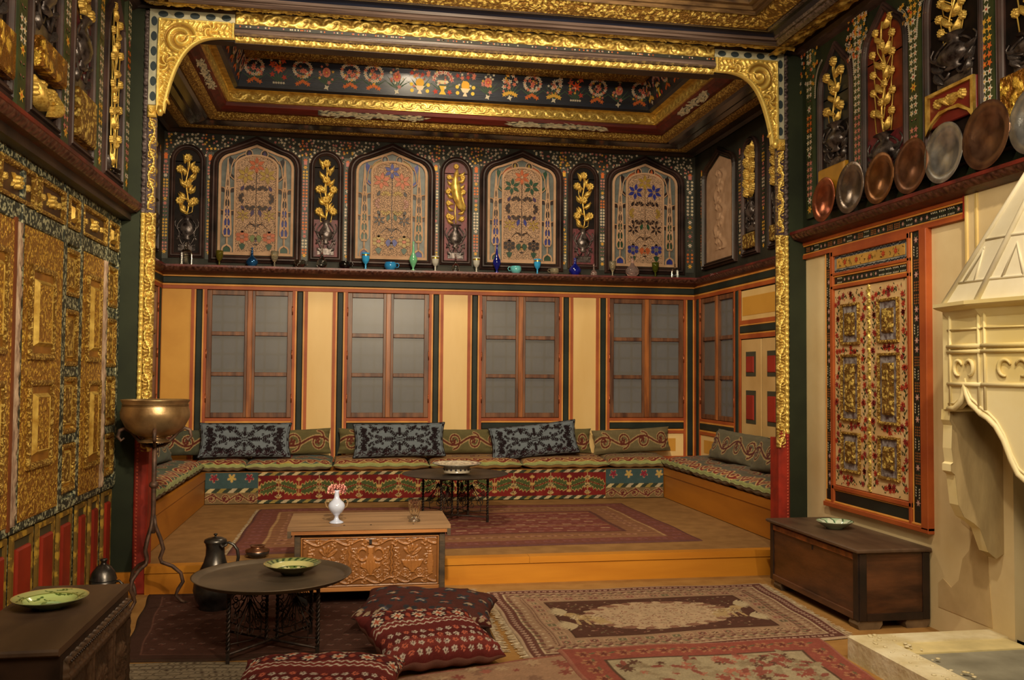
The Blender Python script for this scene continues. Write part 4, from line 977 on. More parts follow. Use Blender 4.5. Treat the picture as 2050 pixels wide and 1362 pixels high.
def big_niche(fr, uc, h, parent, kind, zs, za, zsp, zped=None, up=DKB, low=DKB, pm=None, z0=2.95):
    nz = niche(fr, uc, h, z0, zs, za, zsp, parent, kind, up, low, False, .06, None, vm=VASE_M, hgt=.036) if zped is None else None
    if nz is None:
        nz = piece('niche_ground', fr, uc-h-.01, uc+h+.01, z0, zs, 0, .004, up, parent)
        MB().prism(fr, sh(outline(h+.005, zs-.01, zs, za), uc), 0, .004).build('niche_head', up, nz)
        arch_frame(fr, uc, h, z0, zs, za, .06, nz, hgt=.036)
        piece('vase_panel', fr, uc-h, uc+h, zped, zsp, .004, .008, low, nz)
        vase_relief(fr, uc, zped+.01, zsp, h*.95, nz, VASE_M); plant(fr, uc, zsp, za-.06, h*.85, nz, kind)
        if pm == 'open':
            g = MB(); g.box(fr, uc-h+.005, uc+h-.005, (z0+zped)/2+.02, zped, .004, .075, .012); g.build('pedestal_panel', GPED, nz)
            for s in (-1, 1): place('bold_leaf', LF_G, fr, uc+s*h*.9, z0+.16, .01, h*1.0, PI/2+s*2.4, nz, s)
            for k in range(5): place('rosette', FL_BIG, fr, uc+(k-2)*h*.4, z0+.09+.03*(k % 2), .02, .045, k, nz)
        elif pm == 'apron':
            g = MB(); g.box(fr, uc-h+.005, uc+h-.005, zped-.22, zped, .004, .035, .006); ap = g.build('pedestal_panel', mat('crimson apron panel', S(112, 30, 24), .45), nz)
            fill_shape('gilt_apron_frame', [(uc-h+.005, zped-.26), (uc-h+.005, zped), (uc+h-.005, zped), (uc+h-.005, zped-.26), (uc+h-.06, zped-.2), (uc+h*.4, zped-.16), (uc, zped-.15), (uc-h*.4, zped-.16), (uc-h+.06, zped-.2)],
                       [[(uc-h+.03, zped-.2), (uc-h+.03, zped-.02), (uc+h-.03, zped-.02), (uc+h-.03, zped-.2), (uc+h*.4, zped-.135), (uc-h*.4, zped-.135)]], .02, G_PLAIN, nz, fr, .045)
            for s in (-1, 0, 1): place('rosette', FL_G, fr, uc+s*h*.5, zped-.08, .035, .034, 0, ap); 
            for s in (-1, 1): place('leaf', LF_G, fr, uc, zped-.12, .035, .12, PI/2-s*1.2, ap, s)
        elif pm: piece('pedestal_panel', fr, uc-h+.005, uc+h-.005, z0+.02, zped, .004, .06, pm, nz, .012)
    return nz
big_niche(FLU, 4.42, .19, ul, 1, 3.85, 4.25, 3.6, 3.2, pm=GPED)
big_niche(FLU, 5.13, .2, ul, 1, 3.85, 4.25, 3.85, 3.31, pm='open')
big_niche(FLU, 5.8, .185, ul, 1, 3.85, 4.22, 3.72, 3.26, low=CRIMB, up=mat('ochre ground', S(110, 70, 24), .5), pm=G_CARV)
big_niche(FLU, 6.535, .19, ul, 3, 3.8, 4.15, 2.97)
for i, u in enumerate((4.06, 4.775, 5.47, 6.165, 6.87)):
    piece('pilaster_strip', FLU, u-.055, u+.055, 2.88, 4.38, 0, .026, mat('green pilaster paint', S(62, 70, 34), .5, 0, S(40, 48, 26), 5), ul)
    blossom_column(Fr(FLU.p(0, 0, .02), FLU.u, FLU.v, FLU.n), u, 2.95, 4.36, ul, seed=i+30, wdt=.04, sc=1.4)
# ================================================================== HALL RIGHT WALL
wrt = struct('wall_right', 'cream plastered right wall of the hall')
PL_W = mat('cream wall plaster', S(232, 212, 166), .6, 0, S(214, 190, 140), 1.6, (1, 1, 1), .15, 14, .004)
MB().box(FR, 4.62, 7.0, 0, 4.45, -.12, 0).build('plaster', PL_W, wrt); MB().box(FR, -2.5, 4.62, 1.5, 4.45, -.12, 0).build('plaster', PL_W, wrt)
MB().box(FR, -2.5, 3.4, 0, 1.5, -.12, 0).build('plaster', PL_W, wrt)
FLW = [WHT, WHT, PNK, ORG, S(150, 96, 50), GRN]
BLK = mat('black green floral ground', S(24, 30, 24), .45, 0, S(16, 20, 16), 4)
def floral_band(fr, u0, u1, v0, v1, parent, seed=0, n=.016, vert=False):
    b = piece('floral_band', fr, u0, u1, v0, v1, -.01, n, BLK, parent); mb = MB(); rg = random.Random(seed)
    L = (v1-v0) if vert else (u1-u0); W_ = (u1-u0) if vert else (v1-v0); t = .03
    while t < L-.03:
        k = rg.choice('abcb'); uu = lambda x, y: ((u0+W_/2+y, v0+x) if vert else (u0+x, v0+W_/2+y))
        for j in range(4):
            x, y = uu(t+rg.uniform(-.02, .05), rg.uniform(-.35, .35)*W_); leafp(mb, fr, x, y, .025, .005, rg.uniform(0, 6), S(70, 84, 54), n+.001)
        if k == 'a':
            for i in range(4):
                for y in (-.2, .2): x_, y_ = uu(t+i*.018, y*W_); leafp(mb, fr, x_, y_, .018, .006, .8 if y > 0 else -.8, WHT, n+.002)
            t += .085
        elif k == 'b':
            x_, y_ = uu(t+.02, 0); star(mb, fr, x_, y_, W_*.3, S(190, 140, 130), 6, n+.002, cc=WHT); t += .06
        else:
            for i in range(4):
                for y in (-.22, 0, .22): x_, y_ = uu(t+i*.018, y*W_); star(mb, fr, x_, y_, .009, S(168, 104, 56), 4, n+.002)
            t += .085
    o = mb.build('painted_flowers', PAINT, b); o['kind'] = 'stuff'
# band under the ledge
piece('orange_rail', FR, 4.968, 7.0, 2.68, 2.712, 0, .03, W_ORNG, wrt); piece('yellow_line', FR, 4.968, 7.0, 2.668, 2.68, 0, .024, W_YELL, wrt)
floral_band(FR, 4.99, 6.99, 2.61, 2.668, wrt, 1); piece('yellow_line', FR, 4.968, 7.0, 2.6, 2.61, 0, .024, W_YELL, wrt)
piece('orange_rail', FR, 4.968, 7.0, 2.568, 2.6, 0, .03, W_ORNG, wrt); piece('orange_rail', FR, 4.955, 4.972, 2.568, 2.712, 0, .04, REDJAMB, wrt)
# cupboard
cu = struct('door_5', 'painted cupboard with two floral doors in the hall right wall')
for (a, b, m, n) in ((6.645, 6.66, W_YELL, .02), (6.52, 6.565, W_ORNG, .034), (5.53, 5.56, W_ORNG, .034), (5.515, 5.53, W_YELL, .024), (5.41, 5.425, W_YELL, .03), (5.335, 5.41, W_ORNG, .045)):
    piece('frame_strip', FR, a, b, .62, 2.568, 0, n, m, cu, .004)
floral_band(FR, 6.565, 6.645, .73, 2.568, cu, 3, vert=True); floral_band(FR, 5.425, 5.515, .73, 2.568, cu, 4, .02, vert=True)
for (a, b, m, n, u0, u1) in ((.6, .635, W_ORNG, .045, 5.335, 6.66), (.635, .65, W_YELL, .03, 5.41, 6.66), (.65, .73, BLK, .02, 5.425, 6.65), (.73, .742, W_YELL, .026, 5.52, 6.56), (.742, .772, W_ORNG, .034, 5.53, 6.55),
                      (2.275, 2.3, W_ORNG, .034, 5.53, 6.55), (2.3, 2.312, W_YELL, .026, 5.55, 6.53), (2.365, 2.378, W_YELL, .026, 5.55, 6.53), (2.378, 2.4, W_ORNG, .034, 5.53, 6.55), (2.53, 2.568, W_ORNG, .034, 5.53, 6.55)):
    piece('frame_strip', FR, u0, u1, a, b, 0, n, m, cu, .003)
floral_band(FR, 5.56, 6.52, 2.312, 2.365, cu, 6)
ov = piece('overdoor_panel', FR, 5.56, 6.52, 2.4, 2.53, 0, .016, mat('pale blue grey border paint', S(160, 160, 146), .5, 0, S(104, 112, 116), 20), cu)
piece('ochre_field', FR, 5.6, 6.48, 2.43, 2.505, .016, .02, mat('ochre field paint', S(206, 158, 72), .5), ov)
mb = MB(); rg = random.Random(9)
for k in range(90):
    u = 5.57+k/90*.94
    for v in (2.412, 2.518): leafp(mb, FR, u, v, .022, .006, rg.uniform(-.6, .6), S(50, 54, 66), .018)
for k in range(40):
    u = rg.uniform(5.62, 6.46); v = rg.uniform(2.44, 2.495); leafp(mb, FR, u, v, .03, .004, rg.uniform(0, 6), S(96, 70, 30), .0215)
for u in (5.7, 5.85, 6.02, 6.2, 6.36): star(mb, FR, u, 2.468, .028, RED, 7, .0225, cc=ORG)
o = mb.build('painted_flowers', PAINT, ov); o['kind'] = 'stuff'
CRD = mat('cream floral door paint', S(222, 190, 140), .5, 0, S(200, 164, 112), 3)
for u0, u1 in ((5.562, 6.025), (6.055, 6.518)):
    d = piece('door', FR, u0, u1, .775, 2.27, 0, .018, CRD, cu, .003)
    mb = MB(); rg = random.Random(int(u0*10))
    for z0, z1 in ((1.84, 2.15), (1.27, 1.77), (.89, 1.19)):
        f = framed('door_panel', FR, u0+.105, u1-.105, z0, z1, d, .022, .018, .022, fm=G_FINE, gm=mat('violet blue smudged ground', S(160, 156, 158), .45, 0, S(66, 40, 48), 26, detail=3), carve=None)
        MB().box(FR, u0+.17, u1-.17, z0+.07, z1-.07, .02, .045, .012).build('carved_heart', G_CARV, f)
    def sprig(u, v, a, L):
        for k in range(4): leafp(mb, FR, u+L*.25*k*math.cos(a), v+L*.25*k*math.sin(a), L*.4, .007, a+(.7 if k % 2 else -.7), S(58, 66, 34), .0195)
        leafp(mb, FR, u, v, L, .004, a, S(58, 66, 34), .0193)
        star(mb, FR, u+L*math.cos(a), v+L*math.sin(a), .029, rg.choice([RED, S(150, 50, 50), RED]), 7, .0205, cc=S(120, 30, 30))
    for u in (u0+.05, u1-.05):
        v = .82
        while v < 2.18: sprig(u, v, PI/2+rg.uniform(-.25, .25), .1); v += .125; leafp(mb, FR, u, v-.05, .03, .006, rg.uniform(0, 3), S(170, 60, 50), .0197); sprig(u, v-.06, rg.uniform(0, 6), .035)
    for vv in (2.2, 1.8, 1.23, .83):
        for k in range(5): sprig((u0+u1)/2+(k-2)*.05, vv, rg.choice([0, PI])+rg.uniform(-.5, .5), .055)
        sprig((u0+u1)/2, vv-.02, PI/2, .04)
    for k in range(300):
        u, v = rg.uniform(u0+.01, u1-.01), rg.uniform(.79, 2.26)
        if u0+.09 < u < u1-.09 and not (v > 2.16 or 1.78 < v < 1.83 or 1.2 < v < 1.26 or v < .85): continue
        leafp(mb, FR, u, v, .026, .005, rg.uniform(0, 6), rg.choice([RED, S(60, 66, 34), S(60, 66, 34), S(170, 80, 60)]), .0195)
    o = mb.build('painted_flowers', PAINT, d); o['kind'] = 'stuff'
relief('gilt_meeting_bar', FR, 6.022, 6.058, .775, 2.275, .01, .035, lambda U, V: scroll_h(V, U-6.04, .018, .05), cu, .006)
ledge('trim_6', None, FR, 2.0, 6.99, 2.785, .15)
MB().box(FR, 2.0, 6.99, 2.712, 2.73, 0, .07).build('shelf_underside', W_DARK, wrt)
ur = struct('wall_right_upper', 'painted upper zone of the hall right wall with carved niches')
MB().box(FRU, 2.0, 6.99, 2.785, 4.4, -.06, 0).build('board', GRNB, ur)
OCH = mat('plain ochre block', S(190, 138, 34), .45)
big_niche(FRU, 6.445, .2, ur, 0, 3.78, 4.13, 3.55, 3.22, up=mat('slate green niche ground', S(30, 38, 40), .45), pm=OCH)
big_niche(FRU, 5.785, .225, ur, 3, 3.85, 4.17, 3.3, up=REDB, low=CRIMB)
big_niche(FRU, 5.04, .235, ur, 2, 3.9, 4.25, 3.72, 3.4, pm='apron')
big_niche(FRU, 4.37, .22, ur, 3, 3.9, 4.25, 3.5, 3.3, pm=GPED)
for i, u in enumerate((6.83, 6.115, 5.43, 4.72, 4.06)):
    piece('pilaster_strip', FRU, u-.055, u+.055, 2.88, 4.38, 0, .026, MATS['green pilaster paint'], ur)
    blossom_column(Fr(FRU.p(0, 0, .02), FRU.u, FRU.v, FRU.n), u, 2.95, 4.36, ur, seed=i+60, wdt=.04, sc=1.4)
mb = MB(); rg = random.Random(3)
for uc, h in ((6.445, .27), (5.785, .295), (5.07, .3)):
    for k in range(26):
        for s in (-1, 1):
            t = k/25; pts = outline(h+.02, 2.95, 3.82, 4.24)[2:9]; i = t*(len(pts)-1.001); j = int(i); fr_ = i-j
            x = pts[j][0]*(1-fr_)+pts[min(j+1, len(pts)-1)][0]*fr_; z = pts[j][1]*(1-fr_)+pts[min(j+1, len(pts)-1)][1]*fr_
            star(mb, FRU, uc+s*abs(x), z+.02, .015, WHT, 5, .028)
for k in range(160):
    u = rg.choice([6.115, 5.43, 6.83, 6.115])+rg.uniform(-.14, .14); v = rg.uniform(3.95, 4.3)
    star(mb, FRU, u, v, .02, rg.choice([WHT, YLW, ORG, YLW]), 5, .0285+.001*rg.random(), cc=RED)
o = mb.build('painted_garland', PAINT, ur); o['kind'] = 'stuff'
for fr_, st in ((FRU, ur), (FLU, ul)): MB().loft([[fr_.p(u, v, n) for v, n in ((4.4, .0), (4.4, .1), (4.33, .07), (4.3, .075), (4.27, .05), (4.25, .02), (4.24, 0))] for u in (2.0, 6.99)], False).build('cornice_moulding', W_PURP, st)
# ================================================================== FIREPLACE
fp = empty('fireplace', (3.669, 4.2, 0)); tag(fp, 'cream plaster hooded fireplace with ogee arches standing against the right wall', 'fireplace')
PLF = mat('cream fireplace plaster', S(240, 226, 178), .5, 0, S(226, 206, 140), 2.2, (1, 1, 1), .12, 16, .004)
PLH = mat('whitewashed hood plaster', S(238, 230, 206), .55, 0, S(222, 212, 180), 3, (1, 1, 1), .1, 16, .004)
STN = mat('soot stained stone bracket', S(194, 170, 122), .8, 0, S(150, 128, 88), 5, (1, 1, .3), .5, 12, .01)
SOOT = mat('soot blackened cavity', S(60, 44, 28), .9, 0, S(34, 22, 14), 4)
GREYP = mat('grey firebox plaster', S(150, 144, 120), .8, 0, S(120, 114, 96), 3)
PP = [(3.669, 4.72), (3.33, 4.70), (3.33, 4.42), (3.44, 4.07), (3.669, 3.75)]
def facefr(a, b):
    u = Vector((b[0]-a[0], b[1]-a[1], 0)); L = u.length; u.normalize(); n = Vector((u.y, -u.x, 0))
    if n.dot(Vector((-1, -.2, 0))) < 0: n = -n
    return Fr((a[0], a[1], 0), u, (0, 0, 1), n), L
TOP = 2.0
def hood_face(i, lower):
    f, L = facefr(PP[i], PP[i+1])
    pts = [(0, TOP), (L, TOP)]+[(u*L, z) for u, z in lower[::-1]]
    MB().prism(f, pts, -.045, 0).build('hood_panel', PLF, fp); 
    e = MB(); e.tube([f.p(u*L, z+.004, .004) for u, z in lower], .016, 8); e.tube([f.p(u*L, z+.034, .002) for u, z in lower], .007, 6); e.build('arch_edge', PLF, fp)
    for z, r in ((1.87, .006), (1.775, .013), (1.745, .012), (1.565, .012)):
        MB().tube([f.p(-.0, z, .004), f.p(L, z, .004)], r, 8).build('string_moulding', PLF, fp)
    for u in (.02, L-.02): MB().tube([f.p(u, 1.43, .002), f.p(u, 1.95, .002)], .009, 6).build('corner_bead', PLF, fp)
    if i in (1, 2, 3):
        uc = L/2; w = min(.07, L*.24)
        for s in (-1, 1):
            a = np.linspace(.4, PI*1.55, 12)
            MB().tube([f.p(uc+s*(.012+w*.5+w*.5*math.cos(PI-x) if True else 0), 1.655+w*.62*math.sin(x), .008) for x in a], [.006+.006*math.sin(k/11*PI) for k in range(12)], 6).build('horn_scroll', PLF, fp)
    return f, L
cv_ = lambda pts: pts
S1 = [(0, 1.42), (.2, 1.425), (.38, 1.46), (.48, 1.51), (.52, 1.56), (.56, 1.51), (.68, 1.455), (.84, 1.43), (1, 1.40)]
S2 = [(0, 1.40), (.1, 1.38), (.22, 1.34), (.34, 1.27), (.45, 1.17), (.55, 1.1), (.7, 1.06), (.85, 1.05), (1, 1.03)]
hood_face(0, [(0, 1.42), (1, 1.42)]); hood_face(1, S1); hood_face(2, S2); hood_face(3, [(0, 1.03), (.3, 1.06), (.6, 1.2), (1, 1.42)])
def pl_off(d, z, pts=PP):
    c = Vector((3.669, 4.22)); out = []
    for p in pts:
        v = Vector(p)-c; k = v.length; out.append(((c+v*(1+d/k)).x if p[0] < 3.66 else 3.669, (c+v*(1+d/k)).y, z))
    return out
MB().loft([pl_off(d, z) for d, z in ((0, 1.93), (.015, 1.95), (.03, 1.975), (.07, 1.99), (.085, 2.0), (.085, 2.02), (-.02, 2.025))], False).build('cornice', PLF, fp)
apex = Vector((3.64, 4.0, 3.15))
def pyr(t, d=.0):
    out = []
    for p in pl_off(.02, 2.02):
        v = Vector(p); out.append(v.lerp(apex, t)+Vector((-d, 0, d)))
    return out
MB().loft([pyr(t) for t in (0, .09, .095, .3, .305, .98)], False).build('hood_pyramid', PLH, fp)
for i in range(1, 4): MB().tube([pyr(t)[i] for t in (0, .5, .98)], [.018, .014, .01], 8).build('hood_rib', PLH, fp)
for t in (.1, .3): MB().tube([Vector(q) for q in pyr(t)], .009, 6).build('hood_band', PLH, fp)
for i in (1, 2):   # leaning triangular gussets on the hood
    a, b = Vector(pyr(.1)[i]), Vector(pyr(.1)[i+1]); m_ = Vector(pyr(.26)[i]).lerp(Vector(pyr(.26)[i+1]), .25)
    MB().tube([a.lerp(b, .25), m_, a.lerp(b, .6)], .01, 6).build('gusset', PLH, fp)
FBK = Fr((0, 4.70, 0), (1, 0, 0), (0, 0, 1), (0, -1, 0))
bk = [(3.34, 1.42), (3.335, 1.36), (3.35, 1.33), (3.345, 1.2), (3.355, 1.12), (3.34, 1.11), (3.34, 1.07), (3.365, 1.05), (3.375, .96), (3.385, .88), (3.42, .81), (3.48, .775), (3.52, .74), (3.55, .66), (3.57, .61), (3.62, .57), (3.669, .6), (3.669, 1.95), (3.36, 1.95)]
MB().prism(FBK, bk, -.07, 0).build('bracket', STN, fp)
MB().loft([[FBK.p(u-.004, v, n) for u, v in bk[:15]] for n in (-.075, .004)], False).build('bracket_lip', PLF, fp)
MB().wbox(3.669, 3.75, 3.4, 4.62, 1.45, 1.5).build('lintel', SOOT, fp); MB().wbox(4.15, 4.2, 3.3, 4.75, .0, 2.2).build('firebox_back', GREYP, fp)
MB().wbox(3.69, 4.2, 4.625, 4.7, .0, 1.5).build('firebox_cheek', GREYP, fp); MB().wbox(3.69, 4.2, 3.3, 3.39, .0, 1.5).build('firebox_cheek', GREYP, fp); MB().wbox(3.69, 4.2, 3.3, 4.7, 1.5, 1.55).build('firebox_top', SOOT, fp)
HE = mat('worn white hearth plaster', S(226, 216, 184), .6, 0, S(200, 184, 140), 5, (1, 1, 1), .8, 16, .01); HG = mat('grey hearth floor', S(150, 146, 128), .7, 0, S(120, 116, 100), 4)
hs = MB().loft([[(2.785+d, 4.85-d, z), (3.68, 4.85-d, z), (3.68, 3.0, z), (2.785+d, 3.0, z)] for d, z in ((0, 0), (0, .125), (.012, .135), (.17, .137), (.175, .118))], caps=False).build('hearth_kerb', HE, fp)
MB().wbox(2.95, 4.15, 3.0, 4.69, 0, .12).build('hearth_floor', HG, fp)
MB().wbox(2.96, 3.66, 4.5, 4.68, .12, .128).build('hearth_step', mat('yellowish hearth lip', S(226, 208, 150), .6), fp)
crumbs = MB(); rg = random.Random(2)
for k in range(60):
    x = 2.83+rg.random()*.2; y = 3.9+rg.random()*.93; r = rg.uniform(.006, .016); crumbs.lathe([(0, 0), (r, 0), (r*.8, r*.4), (0, r*.5)], (x, y, .136), 6)
o = crumbs.build('plaster_crumbs', HE, fp); o['kind'] = 'stuff'
# plaster pilaster lines above the mantel and flaked patches beside the fireplace
MB().box(FR, 2.0, 4.955, 2.03, 2.712, 0, .035).build('chimney_breast', PL_W, wrt)
YLN = mat('yellowish plaster fillet', S(236, 206, 130), .6)
for u in (4.94, 4.85): MB().box(FR, u-.012, u+.012, 2.03, 2.70, .03, .045, .004).build('fillet', YLN, wrt)
MB().tube([FR.p(4.62, 2.05, .036), FR.p(4.62, 2.5, .036), FR.p(4.6, 2.57, .036), FR.p(4.55, 2.62, .036), FR.p(4.45, 2.65, .036)], .012, 6).build('arched_fillet', YLN, wrt)
PAT = mat('bare tan plaster patch', S(206, 180, 132), .75, 0, S(184, 158, 112), 4)
MB().prism(FR, [(5.3, .15), (5.3, .3), (5.25, .34), (5.17, .3), (5.1, .36), (5.06, .5), (5.0, .56), (4.97, .66), (4.85, .7), (4.8, .15)], 0, .003).build('flaked_patch', PAT, wrt)
MB().prism(FR, [(5.08, .95), (5.07, .72), (4.98, .68), (4.88, .7), (4.86, .98)], 0, .003).build('flaked_patch', PAT, wrt)
# ================================================================== BENCHES AND TEXTILES
CLOTH = vcol('embroidered cloth', .85, 0, .3, 320, .0015, .1, .05, .12)
VELV = vcol('cut velvet', .75, 0, .3, 300, .0015, .1, .08, .15)
WOOL = vcol('knotted wool', .95, 0, .5, 380, .002, .1, 0, .04, 14)
KILIM = vcol('woven kilim', .92, 0, .5, 300, .002, .12, .0, .06)
DKG, OLV, TAN, CRM = S(56, 64, 52), S(104, 96, 62), S(150, 124, 82), S(196, 178, 132)
BRN, MAR, RDD, TEAL = S(84, 44, 34), S(112, 38, 34), S(132, 40, 34), S(66, 88, 88)
bench = empty('divan_bench', (1.0, 10.12, .2)); tag(bench, 'long built-in amber wood divan bench along the three walls of the alcove', 'bench')
def bpart(name, x0, x1, y0, y1, z0, z1, m=W_BENCH, par=None): return MB().wbox(x0, x1, y0, y1, z0, z1).build(name, m, par or bench)
bpart('seat_board', -2.13, 4.14, 10.13, 10.7, .5, .54); bpart('front_board', -1.53, 3.53, 10.125, 10.15, .205, .54)
for x0, x1, f0, f1 in ((3.54, 4.13, 3.53, 3.55), (-2.12, -1.545, -1.555, -1.535)):
    bpart('seat_board', x0, x1, 7.15, 10.12, .5, .54); bpart('front_board', f0, f1, 7.145, 10.12, .205, .46)
    bpart('front_rail', f0-(.008 if f0 > 0 else -.0), f1+(0 if f0 > 0 else .008), 7.14, 10.12, .463, .545)
# hanging cover on the back bench: one canvas, three cloths
def hanging(name, x0, x1, kind, label):
    w = x1-x0; h = .33; c = Cv(w, h, .0065, S(124, 38, 34) if kind == 'red' else S(62, 84, 86))
    def lattice(y0, y1):
        c.rect(0, y0, w, y1, DKG); k = 0
        x = 0
        while x < w:
            for d in np.linspace(0, .05, 14):
                c.rect(x+d, y0+(y1-y0)*d/.05, x+d+.055, y0+(y1-y0)*(d+.004)/.05, (CRM, S(150, 130, 70), S(176, 160, 130))[k % 3])
            x += .115; k += 1
    if kind == 'red':
        for k in range(int(w/.55)+1): c.rect(.55*k, 0, .55*k+.27, h, S(106, 30, 30))
        lattice(h-.035, h); lattice(0, .035); n = 9; per = w/n
        for k in range(n):
            xc = (k+.5)*per
            for s in (-1, 1):           # palmette tower and jagged leaves
                lx = xc+s*per*.25
                for pas, cc, ex in ((0, S(186, 156, 96), .006), (1, S(74, 84, 48), 0)):
                    for j in range(9):
                        t = j/8-.5; c.leaf(lx+t*.15, .165+(-t*s*.05), .055+ex+(.02 if j % 2 else 0)-abs(t)*.03, .014+ex, PI/2-s*.25, cc); c.leaf(lx+t*.15, .165+(-t*s*.05), .055+ex+(.02 if j % 2 else 0)-abs(t)*.03, .014+ex, -PI/2-s*.25, cc)
            c.line([(xc, .05), (xc, .29)], .008, S(186, 160, 104))
            for yy, r in ((.24, .045), (.15, .055), (.08, .04)):
                for a in (.35, 1.0, PI/2, PI-1.0, PI-.35): c.leaf(xc, yy-.02, r, .011, a, S(190, 166, 116)); c.leaf(xc, yy-.015, r*.7, .005, a, S(96, 66, 44))
                c.star(xc, yy-.02, .018, S(170, 130, 70), 4, .3, PI/4)
            xb = k*per
            c.line([(xb, .07), (xb, .27)], .006, S(186, 160, 104))
            for yy in (.25, .17, .09):
                for a in (.5, 1.1, PI/2, PI-1.1, PI-.5): c.leaf(xb, yy-.015, .035, .009, a, S(190, 150, 90))
    else:
        c.rect(0, 0, w, .115, S(118, 96, 66)); lattice(.115, .16)
        for k in range(int(w/.18)+1):
            x = .09+k*.18; cc = S(134, 42, 60) if k % 2 == 0 else S(190, 160, 84)
            c.star(x, .27, .05, S(170, 140, 110), 5, .35, -PI/2); c.star(x, .27, .042, cc, 5, .35, -PI/2)
        scrollband(c, 0, w, .058, .03, .15, .013, S(96, 40, 38), edge=S(170, 140, 96))
    c.jitter(.18); U, V = np.meshgrid(c.x, c.y)
    Y = 10.117-.012-.006*np.sin(U*9+kindseed(kind))-.004*np.sin(U*31)*(1-V/h)
    o = grid_mesh(name, U+x0, Y, V+.207, CLOTH, None, c.a); tag(o, label, 'bench cover', 'cloth covers hung on the divan front'); return o
def kindseed(k): return sum(map(ord, k))
hanging('bench_cover', -1.53, -.99, 'teal', 'teal cloth with pink and yellow stars hung at the left end of the divan front')
hanging('bench_cover', -.988, 2.836, 'red', 'long crimson cloth with jagged green leaves hung on the middle of the divan front')
hanging('bench_cover', 2.838, 3.52, 'blue', 'teal cloth with pink and yellow stars hung at the right end of the divan front')
def pillow(name, w, d, h, cols, mt, loc, rot, label, cat='cushion', group=None, seed=0, ear=.06, flat=.45, pipe=None):
    """cols: Cv covering w x d"""
    ny, nx = cols.ny, cols.nx; g = np.random.default_rng(seed)
    def arc(nn, L):
        q = np.sin(np.linspace(-PI/2, PI/2, 1500)); yv = h/2*np.clip(1-np.abs(q)**3.2, 0, 1)**flat
        cl = np.concatenate([[0], np.cumsum(np.hypot(np.diff(q)*L/2, np.diff(yv)))]); return np.interp(np.linspace(0, cl[-1], nn), cl, q)
    s, t = np.meshgrid(arc(nx, w), arc(ny, d))
    ph = g.random(8)*6
    dent = 1-.12*np.exp(-(((s-.2*np.sin(ph[0]))/.5)**2+((t+.1)/.5)**2))+.05*np.sin(s*5+ph[1])*np.sin(t*4+ph[2])+.03*np.sin(s*11+ph[3])*np.sin(t*9+ph[4])
    th = h/2*(np.clip((1-np.abs(s)**3.2), 0, 1)*np.clip((1-np.abs(t)**3.2), 0, 1))**flat*dent
    X = s*w/2*(1-ear*(1-t*t)*np.abs(s)); Y = t*d/2*(1-ear*(1-s*s)*np.abs(t))
    wr = .006*np.sin(s*17+ph[5])*np.abs(t)**3+.006*np.sin(t*15+ph[6])*np.abs(s)**3
    k = 4
    def mk(Z, C, st): return X[::st, ::st], Y[::st, ::st], Z[::st, ::st]
    # one closed mesh: top grid + bottom grid sharing the border positions
    v = np.concatenate([np.stack([X, Y, th+wr], -1).reshape(-1, 3), np.stack([X, Y, -th+wr], -1).reshape(-1, 3)])
    i = np.arange(ny-1)[:, None]*nx; j = np.arange(nx-1)[None, :]
    f = np.stack([i+j, i+j+1, i+j+1+nx, i+j+nx], -1).reshape(-1, 4); f2 = f[:, ::-1]+nx*ny; F = np.concatenate([f, f2])
    me = bpy.data.meshes.new(name); me.vertices.add(len(v)); me.vertices.foreach_set('co', v.astype(np.float32).ravel())
    me.loops.add(F.size); me.loops.foreach_set('vertex_index', F.ravel().astype(np.int32)); me.polygons.add(len(F))
    me.polygons.foreach_set('loop_start', np.arange(0, F.size, 4, dtype=np.int32)); me.polygons.foreach_set('use_smooth', np.full(len(F), True))
    me.update(calc_edges=True); me.materials.append(mt)
    ca = me.color_attributes.new('Col', 'FLOAT_COLOR', 'POINT'); a = np.ones((len(v), 4), dtype=np.float32)
    a[:nx*ny, :3] = cols.a.reshape(-1, 3); a[nx*ny:, :3] = cols.a.mean((0, 1)); ca.data.foreach_set('color', a.ravel())
    o = link(name, me); o.location = loc; o.rotation_euler = rot; tag(o, label, cat, group)
    if pipe:
        P = [Vector((X[0, q], Y[0, q], wr[0, q])) for q in range(0, nx, k)]+[Vector((X[q, -1], Y[q, -1], wr[q, -1])) for q in range(0, ny, k)]+[Vector((X[-1, q], Y[-1, q], wr[-1, q])) for q in range(nx-1, -1, -k)]+[Vector((X[q, 0], Y[q, 0], wr[q, 0])) for q in range(ny-1, -1, -k)]
        MB().tube(P, .007, 5).build('piping', pipe, o, local=True)
    return o
PIPE_L = mat('pale olive piping', S(146, 144, 96), .85, 0, S(110, 112, 76), 20); PIPE_D = mat('near black cord', S(30, 22, 24), .9)
